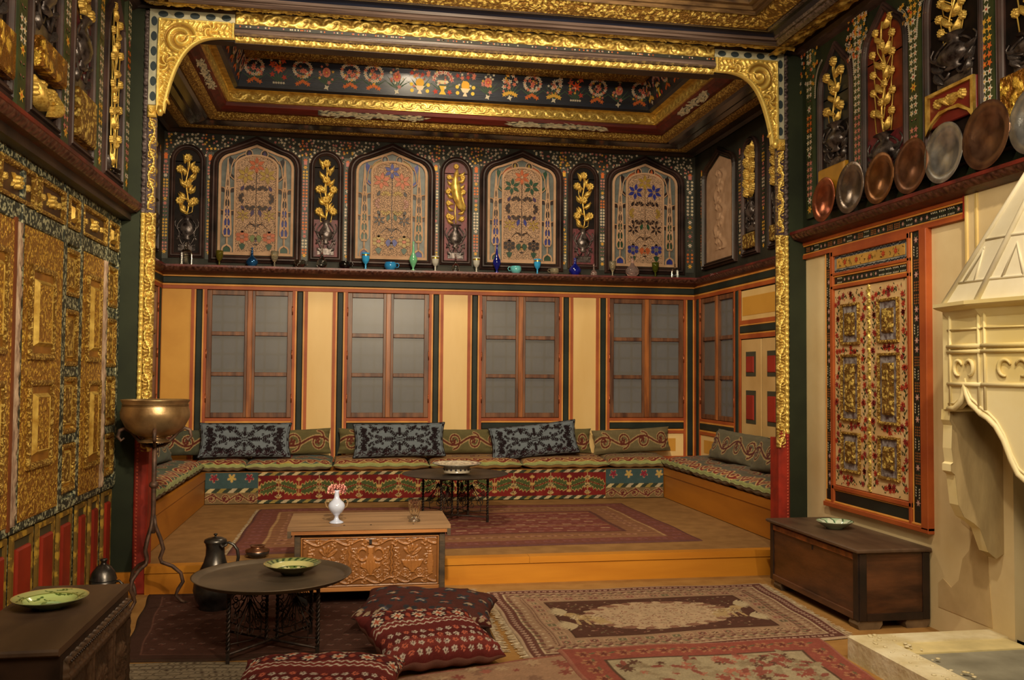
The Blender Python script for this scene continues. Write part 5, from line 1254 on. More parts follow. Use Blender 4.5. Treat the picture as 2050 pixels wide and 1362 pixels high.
def velvet_cols(w, d, seed=0):
    c = Cv(w, d, .0055, S(112, 122, 130)); D = S(26, 15, 20); hw, hd = w/2, d/2
    def spr(x, y, a, L):
        for sx in (-1, 1):
            for sy in (-1, 1):
                X, Y, A = hw+sx*x, hd+sy*y, (a if sx > 0 else PI-a)*1.0
                if sy < 0: A = -A
                c.line([(X, Y), (X+L*math.cos(A), Y+L*math.sin(A))], .008, D)
                for k in range(4):
                    for s in (-.8, .8):
                        q = .2+.22*k; c.leaf(X+q*L*math.cos(A), Y+q*L*math.sin(A), L*.33, L*.075, A+s, D)
                c.leaf(X+L*.8*math.cos(A), Y+L*.8*math.sin(A), L*.4, L*.11, A, D); c.spiral(X+L*.4*math.cos(A+.9), Y+L*.4*math.sin(A+.9), L*.17, 1, A, .008, D)
    spr(.05, 0, 0, .1); spr(0, .035, PI/2, .075); spr(.02, .015, .7, .09); spr(.17, .005, .25, .09); spr(.12, .07, .9, .07); spr(.22, .1, -.2, .08); spr(.07, .105, .1, .09)
    spr(hw-.08, hd-.08, -2.2, .1); spr(hw-.09, hd-.15, -2.6, .09); spr(hw-.17, hd-.06, -2.9, .09); spr(hw-.07, .02, 2.4, .09); spr(hw-.08, .1, PI, .07); spr(.15, hd-.07, -.4, .07); spr(.28, .02, .6, .07)
    c.ell(hw, hd, .05, .014, D); c.ell(hw, hd, .042, .006, S(112, 122, 130)); c.ell(hw, hd+.05, .014, .024, D); c.ell(hw, hd-.05, .014, .024, D)
    for a, b in ((.035, .006),): c.line([(a, a), (w-a, a), (w-a, d-a), (a, d-a), (a, a)], b, D)
    for k in range(int(w/.07)): c.leaf(.03+k*.07, .012, .05, .012, .35*(-1)**k, D); c.leaf(.03+k*.07, d-.014, .05, .012, .35*(-1)**k, D)
    for k in range(int(d/.07)): c.leaf(.015, .03+k*.07, .05, .012, PI/2+.4*(-1)**k, D); c.leaf(w-.015, .03+k*.07, .05, .012, PI/2+.4*(-1)**k, D)
    scrollband(c, .04, w-.04, .055 if d > .3 else .04, .018, .09, .009, S(44, 18, 28)); c.jitter(.12); return c
for i, (x, w, z, rz, yr, t) in enumerate(((-1.15, .97, .85, 0, .0, 'left'), (.51, 1.02, .845, 0, -.015, 'middle'), (2.04, 1.02, .835, 0, -.1, 'right'))):
    pillow('velvet_cushion', w, .38, .14, velvet_cols(w, .38), VELV, (x, 10.29, z+.015), (math.radians(74), yr, 0), 'blue grey cushion with black arabesques %s' % ('on the divan under the first window', 'on the divan under the second window', 'leaning aslant on the divan under the third window')[i], group='large black arabesque cushions on the divan', seed=i, pipe=PIPE_D)
def back_cols(w, d, c0=OLV, c1=S(98, 46, 36)):
    c = Cv(w, d, .006, c0); c.rect(0, d*.28, w, d*.78, mul(c0, .92))
    scrollband(c, .02, w-.02, d*.5, d*.13, .23, .018, c1, edge=S(168, 142, 98)); c.jitter(.16); return c
bk = [(-1.78, .62, 'corner'), (-.66, .84, ''), (.25, .84, ''), (1.25, .92, ''), (2.31, .92, ''), (3.26, .96, '')]
lab = ['olive embroidered back cushion in the left corner of the divan', 'olive scroll embroidered back cushion right of the left velvet cushion', 'olive scroll back cushion half hidden behind the middle velvet cushion', 'olive scroll back cushion between the middle and right velvet cushions', 'olive scroll back cushion behind the right velvet cushion', 'olive scroll back cushion standing alone under the fourth window']
for i, (x, w, _) in enumerate(bk):
    pillow('back_cushion', w, .29, .15, back_cols(w, .29, [S(80, 82, 66), OLV, OLV, OLV, OLV, S(116, 104, 74)][i]), CLOTH, (x, 10.5, .825), (math.radians(80), [0, -.04, .03, 0, 0, -.05][i], 0), lab[i], group='scroll embroidered back cushions along the back wall', seed=20+i)
def seat_cols(w, d, base, kind=0, side=0):
    c = Cv(w, d, .0065, base)
    if kind == 2:
        for x in np.arange(0, w, .33): c.rect(x, 0, x+.14, d, S(122, 44, 36) if int(x/.33) % 2 else S(78, 92, 88))
        c.rect(w*.4, 0, w*.55, .2, S(180, 150, 70))
    scrollband(c, .03, w-.03, .1, .055, .15, .024, S(120, 46, 36), edge=S(196, 160, 104))
    scrollband(c, .03, w-.03, .3, .05, .2, .018, S(104, 50, 40), edge=S(150, 130, 90))
    c.rect(0, 0, w, .035, S(150, 156, 96)); c.jitter(.16); return c
SB = [S(92, 92, 66), S(84, 90, 78), S(156, 116, 68), S(154, 112, 64), S(156, 114, 68), S(128, 106, 70)]
sl = ['at the left end', 'under the left velvet cushion', 'under the middle velvet cushion', 'behind the far tray table', 'under the right velvet cushion', 'at the right end']
for i, (a, b) in enumerate(((-1.66, -1.12), (-1.12, -.22), (-.2, .83), (.84, 1.87), (1.88, 2.87), (2.88, 3.62))):
    pillow('seat_cushion', b-a+.0, .6, .13, seat_cols(b-a+.02, .62, SB[i], 2 if i < 2 else 0), CLOTH, ((a+b)/2, 10.385, .612), (math.radians(4), 0, 0), 'flat embroidered seat cushion on the back divan %s' % sl[i], group='flat seat cushions on the back divan', seed=40+i, ear=.02, flat=.3, pipe=PIPE_L)
# side benches
rl = ['nearest the opening', 'in the middle', 'next to the corner']
for i, (a, b) in enumerate(((7.18, 8.15), (8.16, 9.15), (9.16, 10.08))):
    pillow('side_seat_cushion', b-a+.03, .62, .15, seat_cols(b-a+.03, .62, S(96, 88, 72)), CLOTH, (3.80, (a+b)/2, .62), (math.radians(3), 0, -PI/2), 'crumpled olive and crimson seat cushion on the right divan %s' % rl[i], group='seat cushions on the right divan', seed=60+i, ear=.02, flat=.3, pipe=PIPE_L)
    pillow('side_seat_cushion', b-a+.03, .6, .15, seat_cols(b-a+.03, .6, S(76, 84, 66), 2 if i == 0 else 0), CLOTH, (-1.84, (a+b)/2, .62), (math.radians(3), 0, PI/2), 'dark green and red seat cushion on the left divan %s' % rl[i], group='seat cushions on the left divan', seed=70+i, ear=.02, flat=.3, pipe=PIPE_L)
for i, (y, w, lb) in enumerate(((9.0, 1.05, 'farther'), (7.95, 1.05, 'nearer'))):
    pillow('side_back_cushion', w-.08, .34, .16, back_cols(w-.08, .34, S(104, 98, 78), S(88, 44, 40)), CLOTH, (3.93, y, .855), (math.radians(68), .03*(1-2*i), -PI/2+.12), 'grey olive scroll back cushion on the right divan, the %s of the two' % lb, group='back cushions on the right divan', seed=80+i)
    pillow('side_back_cushion', w-.2, .34, .16, back_cols(w-.2, .34, S(84, 90, 78), S(70, 50, 44)), CLOTH, (-1.93, y-.2+.6*(1-i), .85), (math.radians(68), 0, PI/2-.1), 'dull green back cushion on the left divan, the %s of the two' % lb, group='back cushions on the left divan', seed=84+i)
# ---------------------------------------------------------------- rugs
def rug(name, corners, cv, label, z=.0, th=.009, mt=None, wav=.002, cat='rug', fringe=None, seed=0, root=None):
    lum = cv.a.mean(-1, keepdims=True); cv.a = (cv.a*.72+lum*.28)*.86+np.array(S(140, 112, 84), dtype=np.float32)*.14
    TL, TR, BR, BL = [np.array(c) for c in corners]; s, t = np.meshgrid(np.linspace(0, 1, cv.nx), np.linspace(0, 1, cv.ny))
    P = (BL*(1-s)[..., None]+BR*s[..., None])*(1-t)[..., None]+(TL*(1-s)[..., None]+TR*s[..., None])*t[..., None]
    g = np.random.default_rng(seed); e = np.minimum(np.minimum(s, 1-s)*cv.w, np.minimum(t, 1-t)*cv.h)
    P[..., 0] += .006*np.sin(t*17+seed); P[..., 1] += .008*np.sin(s*13+seed*2)
    Z = z+th+wav*(np.sin(s*14+seed)*np.cos(t*9)+1); Z[0] = Z[-1] = z+.0005; Z[:, 0] = Z[:, -1] = z+.0005
    o = grid_mesh(name, P[..., 0], P[..., 1], Z, mt or WOOL, None, cv.a); tag(o, label, cat)
    if fringe:
        mb = MB()
        for (A, B, out) in fringe['sides'](TL, TR, BR, BL):
            L = np.linalg.norm(B-A); n = int(L/.012)
            for k in range(n):
                p = A+(B-A)*k/n; q = p+np.array(out)*(.03+.03*g.random())*fringe.get('len', 1)+(B-A)/L*g.normal()*.008
                d = (B-A)/L*.004; mb.add([(p[0]-d[0], p[1]-d[1], z+.006), (p[0]+d[0], p[1]+d[1], z+.006), (q[0]+d[0], q[1]+d[1], z+.002), (q[0]-d[0], q[1]-d[1], z+.002)], [(0, 1, 2, 3)])
        f = mb.build('fringe', mat('cream wool fringe', fringe.get('col', S(190, 166, 130)), .95, 0, S(150, 126, 96), 30), o); f['kind'] = 'stuff'
    return o
def border(c, d0, d1, col): # ring between insets
    w, h = c.w, c.h
    for r in ((d0, d0, w-d0, d1), (d0, h-d1, w-d0, h-d0), (d0, d0, d1, h-d0), (w-d1, d0, w-d0, h-d0)): c.rect(*r, col)
def ringpts(w, h, d, step):
    out = []
    for x in np.arange(d, w-d, step): out += [(x, d, 0), (x, h-d, 0)]
    for y in np.arange(d+step, h-d-step/2, step): out += [(d, y, 1), (w-d, y, 1)]
    return out
# main rug: rose and cream with an animal medallion
c = Cv(2.1, 1.55, .0062, S(176, 126, 96)); w, h = c.w, c.h; g = random.Random(4)
ROSE, BEI, DBR, TAUP = S(176, 118, 92), S(206, 172, 122), S(70, 34, 30), S(140, 118, 82)
border(c, 0, .02, S(196, 160, 120)); border(c, .02, .1, S(110, 52, 46))
for x, y, v in ringpts(w, h, .06, .045): c.star(x, y, .019, S(196, 150, 122), 4, .35, .4); c.dia(x+.02*(1-v), y+.02*v, .008, .008, DBR)
border(c, .1, .112, S(206, 176, 130)); border(c, .112, .35, S(172, 130, 92))
for x, y, v in ringpts(w, h, .17, .075): 
    c.leaf(x-.03, y, .07, .014, PI*.25+v, S(124, 66, 56)); c.leaf(x-.02, y-.02, .06, .01, PI*.7+v, S(112, 104, 70)); c.dia(x, y, .014, .014, S(208, 176, 132))
for x, y, v in ringpts(w, h, .28, .09):
    c.rect(x-.034, y-.034, x+.034, y+.034, S(196, 150, 108)); c.rect(x-.028, y-.028, x+.028, y+.028, g.choice([S(160, 92, 74), S(186, 146, 100), S(120, 112, 78)])); c.star(x, y, .024, g.choice([S(92, 44, 40), S(104, 100, 66), S(150, 70, 60)]), 4, .3, PI/4*v); c.dia(x, y, .008, .012, BEI)
for x, y, v in ringpts(w, h, .225, .033): c.leaf(x-.012, y, .026, .006, .8+v, S(110, 56, 48))
for x, y, v in ringpts(w, h, .13, .05): c.star(x, y, .016, S(124, 70, 56), 4, .3, .5)
border(c, .35, .365, DBR); border(c, .225, .232, S(120, 70, 56))
c.rect(.365, .365, w-.365, h-.365, S(88, 44, 38)); cx, cy = w/2, h/2
for k in range(240):
    x, y = g.uniform(.4, w-.4), g.uniform(.4, h-.4); c.leaf(x, y, .03, .006, g.uniform(0, 6), g.choice([S(190, 150, 110), S(150, 84, 70), S(120, 104, 70)]))
c.ell(cx, cy, .46, .33, S(206, 170, 124)); c.dia(cx, cy, .6, .24, S(206, 170, 124))
for k in range(40): c.ell(cx+.48*math.cos(k*PI/20), cy+.31*math.sin(k*PI/20), .035+.015*(k % 3), .03, S(206, 170, 124) if k % 2 else S(150, 96, 70))
for k in range(420):
    a, r = g.uniform(0, 2*PI), math.sqrt(g.random()); x, y = cx+.5*r*math.cos(a), cy+.31*r*math.sin(a)
    c.leaf(x, y, .028, .005, g.uniform(0, 6), g.choice([S(164, 98, 74), S(178, 130, 92), S(140, 110, 76), S(150, 80, 64)]))
for s in (-1, 1):                                    # pale beasts with plumes at each end
    bx = cx+s*.5; TN = S(196, 160, 92)
    c.ell(bx, cy, .13, .055, TN, .5*s); c.ell(bx+s*.1, cy+.09, .05, .04, TN); c.ell(bx-s*.08, cy-.1, .06, .03, TN, -.4); 
    for k in range(4): c.line([(bx+(k-1.5)*.05, cy-.02), (bx+(k-1.5)*.07-s*.02, cy-.15)], .022, TN)
    for k in range(9): c.leaf(bx+s*.1, cy-.16, .15, .013, (0 if s > 0 else PI)+(k-4)*.22, S(206, 182, 132)); c.leaf(bx+s*.1, cy+.17, .14, .013, (0 if s > 0 else PI)+(k-4)*.25, S(206, 182, 132))
    for k in range(60): c.leaf(bx+g.uniform(-.12, .12), cy+g.uniform(-.05, .07), .03, .004, g.uniform(0, 6), g.choice([S(226, 204, 160), S(120, 80, 54)]))
c.jitter(.22); RUGC = [(.965, 6.66), (3.09, 6.64), (3.02, 5.22), (1.0, 5.02)]
rug('patterned_rug', RUGC, c, 'cream and rose rug with pale beasts, in the centre of the hall floor', fringe=dict(sides=lambda a, b, c_, d: [(a, d, (-1, 0)), (b, c_, (1, 0))], col=S(220, 204, 172)), seed=3, z=.004)
# red rug in front
c = Cv(1.6, 1.3, .0085, S(150, 56, 42)); w, h = c.w, c.h
border(c, 0, .02, S(176, 96, 70)); border(c, .02, .2, S(160, 58, 42))
for x, y, v in ringpts(w, h, .11, .12): c.star(x, y, .05, S(184, 110, 60), 6, .35); c.star(x, y, .03, S(120, 36, 34), 5, .4); c.leaf(x+.03, y, .06, .01, .5+v, S(112, 96, 60))
border(c, .2, .215, S(90, 60, 44)); c.rect(.215, .215, w-.215, h-.215, S(176, 158, 116))
for k in range(160): x, y = g.uniform(.25, w-.25), g.uniform(.25, h-.25); c.star(x, y, g.uniform(.015, .05), g.choice([S(160, 60, 44), S(150, 128, 90), S(96, 56, 44), S(188, 96, 66)]), 7, .3, k); c.leaf(x, y, .09, .02, k, g.choice([S(150, 64, 50), S(160, 140, 100)]))
c.jitter(.25); rug('red_rug', [(1.17, 5.2), (2.8, 5.2), (2.62, 3.7), (1.25, 3.7)], c, 'worn brick red rug with a pale field at the front beside the hearth', z=.014, seed=5)
c = Cv(1.0, 1.1, .0085, S(176, 128, 88)); w, h = c.w, c.h; border(c, 0, .03, S(160, 80, 60))
for k in range(130): x, y = g.uniform(.02, w), g.uniform(.02, h); c.star(x, y, g.uniform(.02, .05), g.choice([S(176, 84, 62), S(190, 150, 104), S(150, 104, 76), S(150, 60, 48)]), 6, .3, k)
c.jitter(.22); rug('pink_bordered_rug', [(.22, 4.86), (1.24, 5.16), (1.3, 3.9), (.3, 3.8)], c, 'faded pink and tan rug at the front edge, left of the red rug', z=.003, seed=6)
# dark bokhara
c = Cv(2.2, 1.65, .0085, S(72, 30, 30)); w, h = c.w, c.h
for j in range(14):
    for i in range(19):
        x, y = .1+i*.115+(j % 2)*.057, .1+j*.115; c.star(x, y, .026, S(58, 34, 40), 4, .4); c.line([(x-.02, y-.006), (x-.006, y+.008), (x+.008, y-.006), (x+.02, y+.008)], .005, S(150, 104, 88)); c.dia(x, y-.02, .012, .006, S(130, 46, 38))
border(c, 0, .02, S(44, 24, 26)); border(c, .1, .11, S(110, 60, 50)); border(c, .02, .1, S(60, 28, 30)); c.jitter(.25)
rug('dark_red_rug', [(-1.42, 6.93), (.87, 6.8), (.86, 5.24), (-1.25, 5.36)], c, 'dark maroon rug with small motifs under the near tray table', z=.002, fringe=dict(sides=lambda a, b, c_, d: [(b, c_, (1, 0))], col=S(150, 128, 100)), seed=7)
# pale geometric runner
c = Cv(1.5, .9, .0085, S(150, 134, 104)); w, h = c.w, c.h
for j in range(18):
    for i in range(20):
        x, y = i*.078+(j % 2)*.039, j*.05; c.line([(x, y), (x+.06, y), (x+.07, y+.02), (x+.06, y+.04), (x, y+.04), (x-.01, y+.02), (x, y)], .006, S(92, 80, 62))
        if (i//3+j//3) % 3 == 0: c.star(x+.03, y+.02, .016, S(80, 66, 54), 4, .3)
c.jitter(.2); rug('pale_runner', [(-1.25, 5.335), (.1, 5.2), (.25, 4.3), (-1.1, 4.3)], c, 'pale tan runner with a dark honeycomb pattern at the lower left', z=.002, seed=8)
# alcove carpet with prayer niches
c = Cv(3.8, 2.2, .012, S(124, 60, 44)); w, h = c.w, c.h
border(c, 0, .03, S(96, 44, 50)); border(c, .03, .22, S(128, 56, 44)); border(c, .22, .25, S(190, 140, 70)); border(c, .25, .5, S(150, 92, 44)); border(c, .5, .53, S(96, 44, 44))
for y in np.arange(.02, h, .055): c.line([(0, y), (w, y)], .007, S(100, 44, 46))
for d, st in ((.36, .14), (.12, .16)):
    for x, y, v in ringpts(w, h, d, st): c.rect(x-.045, y-.03, x+.045, y+.03, S(176, 116, 76) if d > .2 else S(140, 70, 74)); c.dia(x, y, .032, .02, S(112, 44, 44))
c.rect(.55, .55, w-.55, h-.55, S(130, 46, 42))
for j in range(9):
    y = .6+j*.115
    for i in range(18):
        x = .65+i*.145+(j % 2)*.05; c.ell(x, y, .05, .014, S(170, 104, 90)) if (i+j) % 3 else c.rect(x-.045, y-.022, x+.045, y+.022, S(184, 130, 92)); c.ell(x, y, .022, .006, S(110, 50, 56))
    if j % 3 == 2: c.rect(.55, y+.045, w-.55, y+.07, S(176, 120, 52))
c.jitter(.22); rug('alcove_carpet', [(-.93, 9.66), (2.89, 9.65), (2.94, 7.43), (-.94, 7.31)], c, 'large striped red and ochre carpet on the raised alcove floor under the far tray table', z=.2, seed=9, cat='carpet', fringe=dict(sides=lambda a, b, c_, d: [(a, d, (-1, 0))], len=.6))
# ---------------------------------------------------------------- floor cushions
def kilim_cols(w, d, base, kind, seed):
    c = Cv(w, d, .0058, base); g = random.Random(seed)
    if kind == 0:
        for j in range(5):
            for i in range(6):
                x, y = .07+i*w/6+(j % 2)*.05, .06+j*d/5; c.star(x, y, .05, S(60, 58, 64), 4, .3, PI/4); c.dia(x, y, .025, .02, g.choice([S(170, 130, 90), S(150, 64, 44), S(84, 84, 100)])); c.line([(x-.03, y-.012), (x-.01, y+.005), (x+.015, y-.012)], .007, S(186, 166, 140))
        c.rect(0, 0, w, .05, S(90, 34, 26))
        for x in np.arange(0, w, .05): c.leaf(x, .025, .045, .012, .5, S(176, 146, 110))
    else:
        L = [S(112, 32, 26), S(128, 40, 30), S(96, 28, 26)]
        for k in range(int(d/.07)+1): c.rect(0, k*.07, w, k*.07+.07, L[k % 3])
        for k in range(int(w/.045)+1):
            for j in range(4):
                x, y = .02+k*.045, .05+j*.05; c.star(x+(j % 2)*.02, y, .017, S(196, 176, 156) if (k+j) % 3 else S(206, 90, 50), 8, .45); c.dia(x+(j % 2)*.02, y, .006, .006, S(70, 20, 30))
        for y in (d*.5, d*.56):
            xs_ = np.arange(.02, w-.02, .02); c.line([(x, y+(.008 if i % 2 else -.008)) for i, x in enumerate(xs_)], .007, S(210, 190, 166))
        for j in range(3):
            for i in range(6):
                x, y = .08+i*w/6+(j % 2)*.04, d*.66+j*.075; c.star(x, y, .045, S(60, 34, 40), 4, .5, 0); c.star(x, y, .036, S(214, 194, 164), 8, .3); c.star(x, y, .02, S(190, 80, 34), 4, .5); c.dia(x+.06, y, .018, .024, S(176, 70, 34))
    c.jitter(.2); lum = c.a.mean(-1, keepdims=True); c.a = (c.a*.78+lum*.22)*.94; return c
pillow('floor_cushion', .86, .55, .2, kilim_cols(.86, .55, S(96, 48, 40), 0, 1), KILIM, (.48, 5.85, .115), (math.radians(3), math.radians(2), -.22), 'dark brown and grey woven floor cushion lying behind the red one', group='woven floor cushions', seed=91, ear=.08)
pillow('floor_cushion', .69, .56, .2, kilim_cols(.69, .56, S(120, 34, 28), 1, 2), KILIM, (.435, 5.16, .13), (math.radians(11), math.radians(3), .33), 'crimson floor cushion with white star rows, leaning on the dark one', group='woven floor cushions', seed=92, ear=.06)
pillow('floor_cushion', .8, .6, .2, kilim_cols(.8, .6, S(150, 50, 32), 1, 3), KILIM, (-.15, 4.5, .12), (math.radians(2), 0, -.12), 'bright red and orange floor cushion cut by the lower edge of the photo', group='woven floor cushions', seed=93, ear=.08)
# ================================================================== FURNITURE AND VESSELS
def wood_carved(name, hi, lo, sc, bd=.012): return carved(name, hi, lo, sc, .5, 0, bd, 1, .08)
# ---- carved pine chest
CX0, CX1, CY0, CY1 = -.38, .64, 6.37, 6.93
ch = empty('carved_chest', (.13, 6.6, 0)); tag(ch, 'honey coloured wooden chest carved with urns and scrolls, standing before the alcove step', 'chest')
HON = mat('honey pine', S(176, 116, 60), .5, 0, S(130, 80, 38), 4, (.5, 3, 3), .3, 30, .003); HOND = mat('dark aged pine end', S(84, 66, 46), .6, 0, S(48, 38, 28), 6, (1, 1, 3), .4, 24, .004)
LIDM = mat('greyed pine lid', S(150, 116, 80), .55, 0, S(118, 88, 58), 3, (.4, 4, 4), .25, 30, .002)
DKF = mat('near black wood', S(26, 20, 16), .6)
def cbx(name, x0, x1, y0, y1, z0, z1, m, par=None): return MB().wbox(x0, x1, y0, y1, z0, z1).build(name, m, par or ch)
cbx('body', CX0, CX1, CY0+.02, CY1, .085, .475, HOND); 
for x in (CX0+.02, CX1-.09):
    for y in (CY0+.05, CY1-.12): cbx('foot', x, x+.07, y, y+.07, -.03, .085, DKF)
FC = Fr((CX0, CY0+.02, 0), (1, 0, 0), (0, 0, 1), (0, -1, 0)); W_ = CX1-CX0
def chest_h(U, V):
    h = np.full(U.shape, .45)
    for x, y, r in ((.5*W_, .0, 0),): pass
    def add(d, wd, k): 
        nonlocal h; h = np.maximum(h, .45+k*np.exp(-(d/wd)**2)); h = np.where((d > wd*1.2) & (d < wd*2.4), np.minimum(h, .22), h)
    # border vine
    for yy in (.155, .415): add(np.abs(V-yy-.018*np.sin(U*2*PI/.2)), .006, .5)
    for k in range(10):
        x = .06+k*W_*.1; yy = .155 if k % 2 else .155
        for y2 in (.155, .415):
            r = np.hypot(U-x, V-y2-(.012 if k % 2 else -.012)); th = np.arctan2(V-y2, U-x); add(np.abs(r-.018*(.7+.3*np.cos(5*th))), .005, .4)
    for xx, tall in ((.5*W_, 1), (.78*W_, 0), (.22*W_, 0)):
        du = U-xx
        if tall:
            wv = np.interp(V, [.19, .2, .215, .25, .29, .315, .335, .37, .385], [.03, .012, .035, .07, .06, .025, .018, .022, .03])
            body = (np.abs(du) < wv) & (V > .19) & (V < .385); flute = np.where(V < .285, .12*np.cos(du*2*PI/.022), 0)
            h = np.where(body, .85+flute, h); add(np.abs(np.abs(du)-wv-.006)+np.where((V > .185) & (V < .39), 0, 1), .004, -.3)
            for s in (-1, 1): add(np.abs(np.hypot(du-s*.055, (V-.33)*.8)-.032)+np.where(s*du > .03, 0, 1), .006, .5)
        else:
            wv = np.interp(V, [.2, .21, .225, .25, .28, .285], [.03, .01, .03, .06, .072, .075]); body = (np.abs(du) < wv) & (V > .2) & (V < .287)
            h = np.where(body, .85+.12*np.cos(du*2*PI/.024), h)
            r = np.hypot(du, V-.29); h = np.where((r < .045) & (V > .287), .7+.2*np.cos(r*400), h)
            for a in (-.9, -.45, 0, .45, .9): 
                ux, uy = math.sin(a), math.cos(a); q = du*ux+(V-.32)*uy; p = du*uy-(V-.32)*ux; add(np.where((q > 0) & (q < .075), np.abs(p)-.006*np.sin(np.clip(q/.075, 0, 1)*PI), 1), .005, .4)
        for s in (-1, 1):
            r = np.hypot(du-s*.05, V-.205); th = np.arctan2(V-.205, s*(du-s*.05)); add(np.where(r < .032, np.abs(((r*2*PI/.013-th) % (2*PI))-PI)*.0022, 1), .003, .4)
            for k in range(5):
                yy = .19+k*.042; r = np.hypot(du-s*(.105+.006*math.sin(k*2)), V-yy); th = np.arctan2(V-yy, du-s*.105); add(np.abs(r-.014-.006*np.cos(3*th+k)), .004, .35)
    for s in (.36*W_, .64*W_): add(np.abs(U-s-.004*np.sin(V*120))+np.where((V > .18) & (V < .39), 0, 1), .005, .3)
    for xx in (.1*W_, .9*W_):
        wv = np.interp(V, [.19, .2, .26, .33, .36, .385], [.02, .015, .022, .014, .01, .004]); h = np.where((np.abs(U-xx) < wv) & (V > .19) & (V < .385), .75+.15*np.sin(V*300)*(V > .33), h)
    e = np.minimum(np.minimum(U-.04, W_-.04-U), np.minimum(V-.115, .455-V)); h = np.where(e < .012, .8, h); h = np.where((e > .012) & (e < .017), .25, h)
    return h
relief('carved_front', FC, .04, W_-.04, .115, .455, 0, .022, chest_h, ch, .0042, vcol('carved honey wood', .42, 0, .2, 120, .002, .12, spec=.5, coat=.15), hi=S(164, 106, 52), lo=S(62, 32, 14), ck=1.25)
for x0, x1 in ((0, .04), (W_-.04, W_)): MB().box(FC, x0, x1, .085, .475, 0, .018, .003).build('corner_post', HOND, ch)
MB().box(FC, .04, W_-.04, .085, .115, 0, .02, .004).build('lower_rail', HON, ch)
MB().box(FC, .49*W_, .508*W_, .405, .435, .022, .026).build('keyhole', DKF, ch)
lid = cbx('lid', CX0-.045, CX1+.035, CY0-.03, CY1+.05, .505, .53, LIDM)
cbx('lid_rail', CX0-.02, CX1+.015, CY0-.025, CY0-.003, .478, .506, HON, lid)
for x in (CX0-.045, CX1+.01): cbx('lid_batten', x, x+.025, CY0-.03, CY1+.04, .458, .505, HOND, lid)
for x in (-.05, .13, .42): MB().lathe([(0, 0), (.007, 0), (.005, .003), (0, .004)], (x, CY0+.02, .53), 8).build('nail_head', IRON, lid)
ch.location.z += .03
# ---- dark chest on the right
def plain_chest(name, x0, x1, y0, y1, z0, z1, m, ml, lab, me, ov=.03):
    o = empty(name, ((x0+x1)/2, (y0+y1)/2, 0)); tag(o, lab, 'chest')
    b = MB().wbox(x0, x1, y0, y1, z0, z1-.03).build('body', m, o)
    l = MB(); l.loft([[(x0-ov+d, y0-ov+d, z), (x1+.0, y0-ov+d, z), (x1+.0, y1+ov-d, z), (x0-ov+d, y1+ov-d, z)] for d, z in ((.012, z1-.028), (0, z1-.02), (0, z1-.008), (.008, z1))], caps=True); l.build('lid', ml, o)
    return o, b
RCM = mat('worn walnut board', S(100, 60, 34), .42, 0, S(46, 26, 16), 3.5, (.6, .6, 2.4), .5, 22, .004, coat=.15); RCL = mat('dusty walnut lid', S(98, 76, 58), .45, 0, S(66, 48, 36), 3, (2, .5, 1), .2, 30, .003)
rc, b = plain_chest('wooden_chest', 3.17, 3.66, 5.38, 6.62, .055, .51, RCM, RCL, 'plain dark walnut chest against the right wall with a green plate on it', 0)
FRC = Fr((3.17, 0, 0), (0, 1, 0), (0, 0, 1), (-1, 0, 0)); FRE = Fr((0, 5.38, 0), (1, 0, 0), (0, 0, 1), (0, -1, 0))
DKW = mat('blackened walnut frame', S(48, 32, 24), .45, 0, S(24, 17, 14), 5, bump=.4, bscale=30, bd=.003)
for a, b_, c_, d in ((5.38, 5.44, .055, .48), (6.57, 6.62, .055, .48)): MB().box(FRC, a, b_, c_, d, 0, .008, .003).build('corner_post', DKW, rc)
MB().box(FRC, 5.44, 6.57, .055, .1, 0, .012, .004).build('lower_rail', RCM, rc); MB().box(FRC, 5.44, 6.57, .43, .475, 0, .01, .006).build('lip_moulding', mat('orange worn lip', S(150, 84, 40), .4, 0, S(80, 44, 24), 12), rc)
for a, b_ in ((3.17, 3.22), (3.61, 3.66)): MB().box(FRE, a, b_, .055, .48, 0, .008, .003).build('corner_post', DKW, rc)
MB().box(FRE, 3.22, 3.61, .055, .1, 0, .008).build('lower_rail', DKW, rc); MB().box(FRC, 5.97, 5.985, .395, .425, .0, .004).build('keyhole', DKF, rc)
FEET = mat('pale worn foot', S(112, 90, 64), .6, 0, S(80, 62, 44), 10)
for y in (5.43, 6.5):
    for x in (3.17, 3.5):
        MB().prism(Fr((0, y, 0), (1, 0, 0), (0, 0, 1), (0, -1, 0)), [(x, 0), (x+.14, 0), (x+.16, .03), (x+.16, .055), (x, .055), (x-.01, .03)], -.06, .05).build('foot', FEET, rc)
# ---- dark carved chest front left
LCL = mat('dusty dark oak top', S(92, 70, 52), .5, 0, S(66, 48, 36), 3, (2, .5, 1), .15, 30, .002); LCM = mat('dark carved oak', S(56, 38, 28), .4, 0, S(30, 20, 16), 6)
lc, b = plain_chest('dark_chest', -1.42, -1.03, 3.57, 4.58, .04, .6, LCM, LCL, 'dark oak chest with a carved front at the lower left, carrying a green dish', 0, .025)
FLC = Fr((-1.03, 0, 0), (0, 1, 0), (0, 0, 1), (1, 0, 0))
def lch(U, V):
    h = .35+0*U; u = (U-3.6)/.97
    for k in range(3):
        uc = 3.6+.97*(k+.5)/3; d = np.abs(np.maximum(np.abs(U-uc)/.14, np.abs(V-.27)/.2)-1); h = np.where(d < .07, .9, h)
        r = np.hypot(U-uc, (V-.28)); th = np.arctan2(V-.28, U-uc); h = np.where(r < .1, .4+.5*np.cos(th*6+r*60)**2, h)
    h = np.where((V > .49), .5+.4*np.sin(U*2*PI/.06)*np.sin(V*90), h); h = np.where(np.abs(V-.485) < .008, .95, h)
    return np.clip(h+.08*np.sin(U*160)*np.sin(V*140), 0, 1)
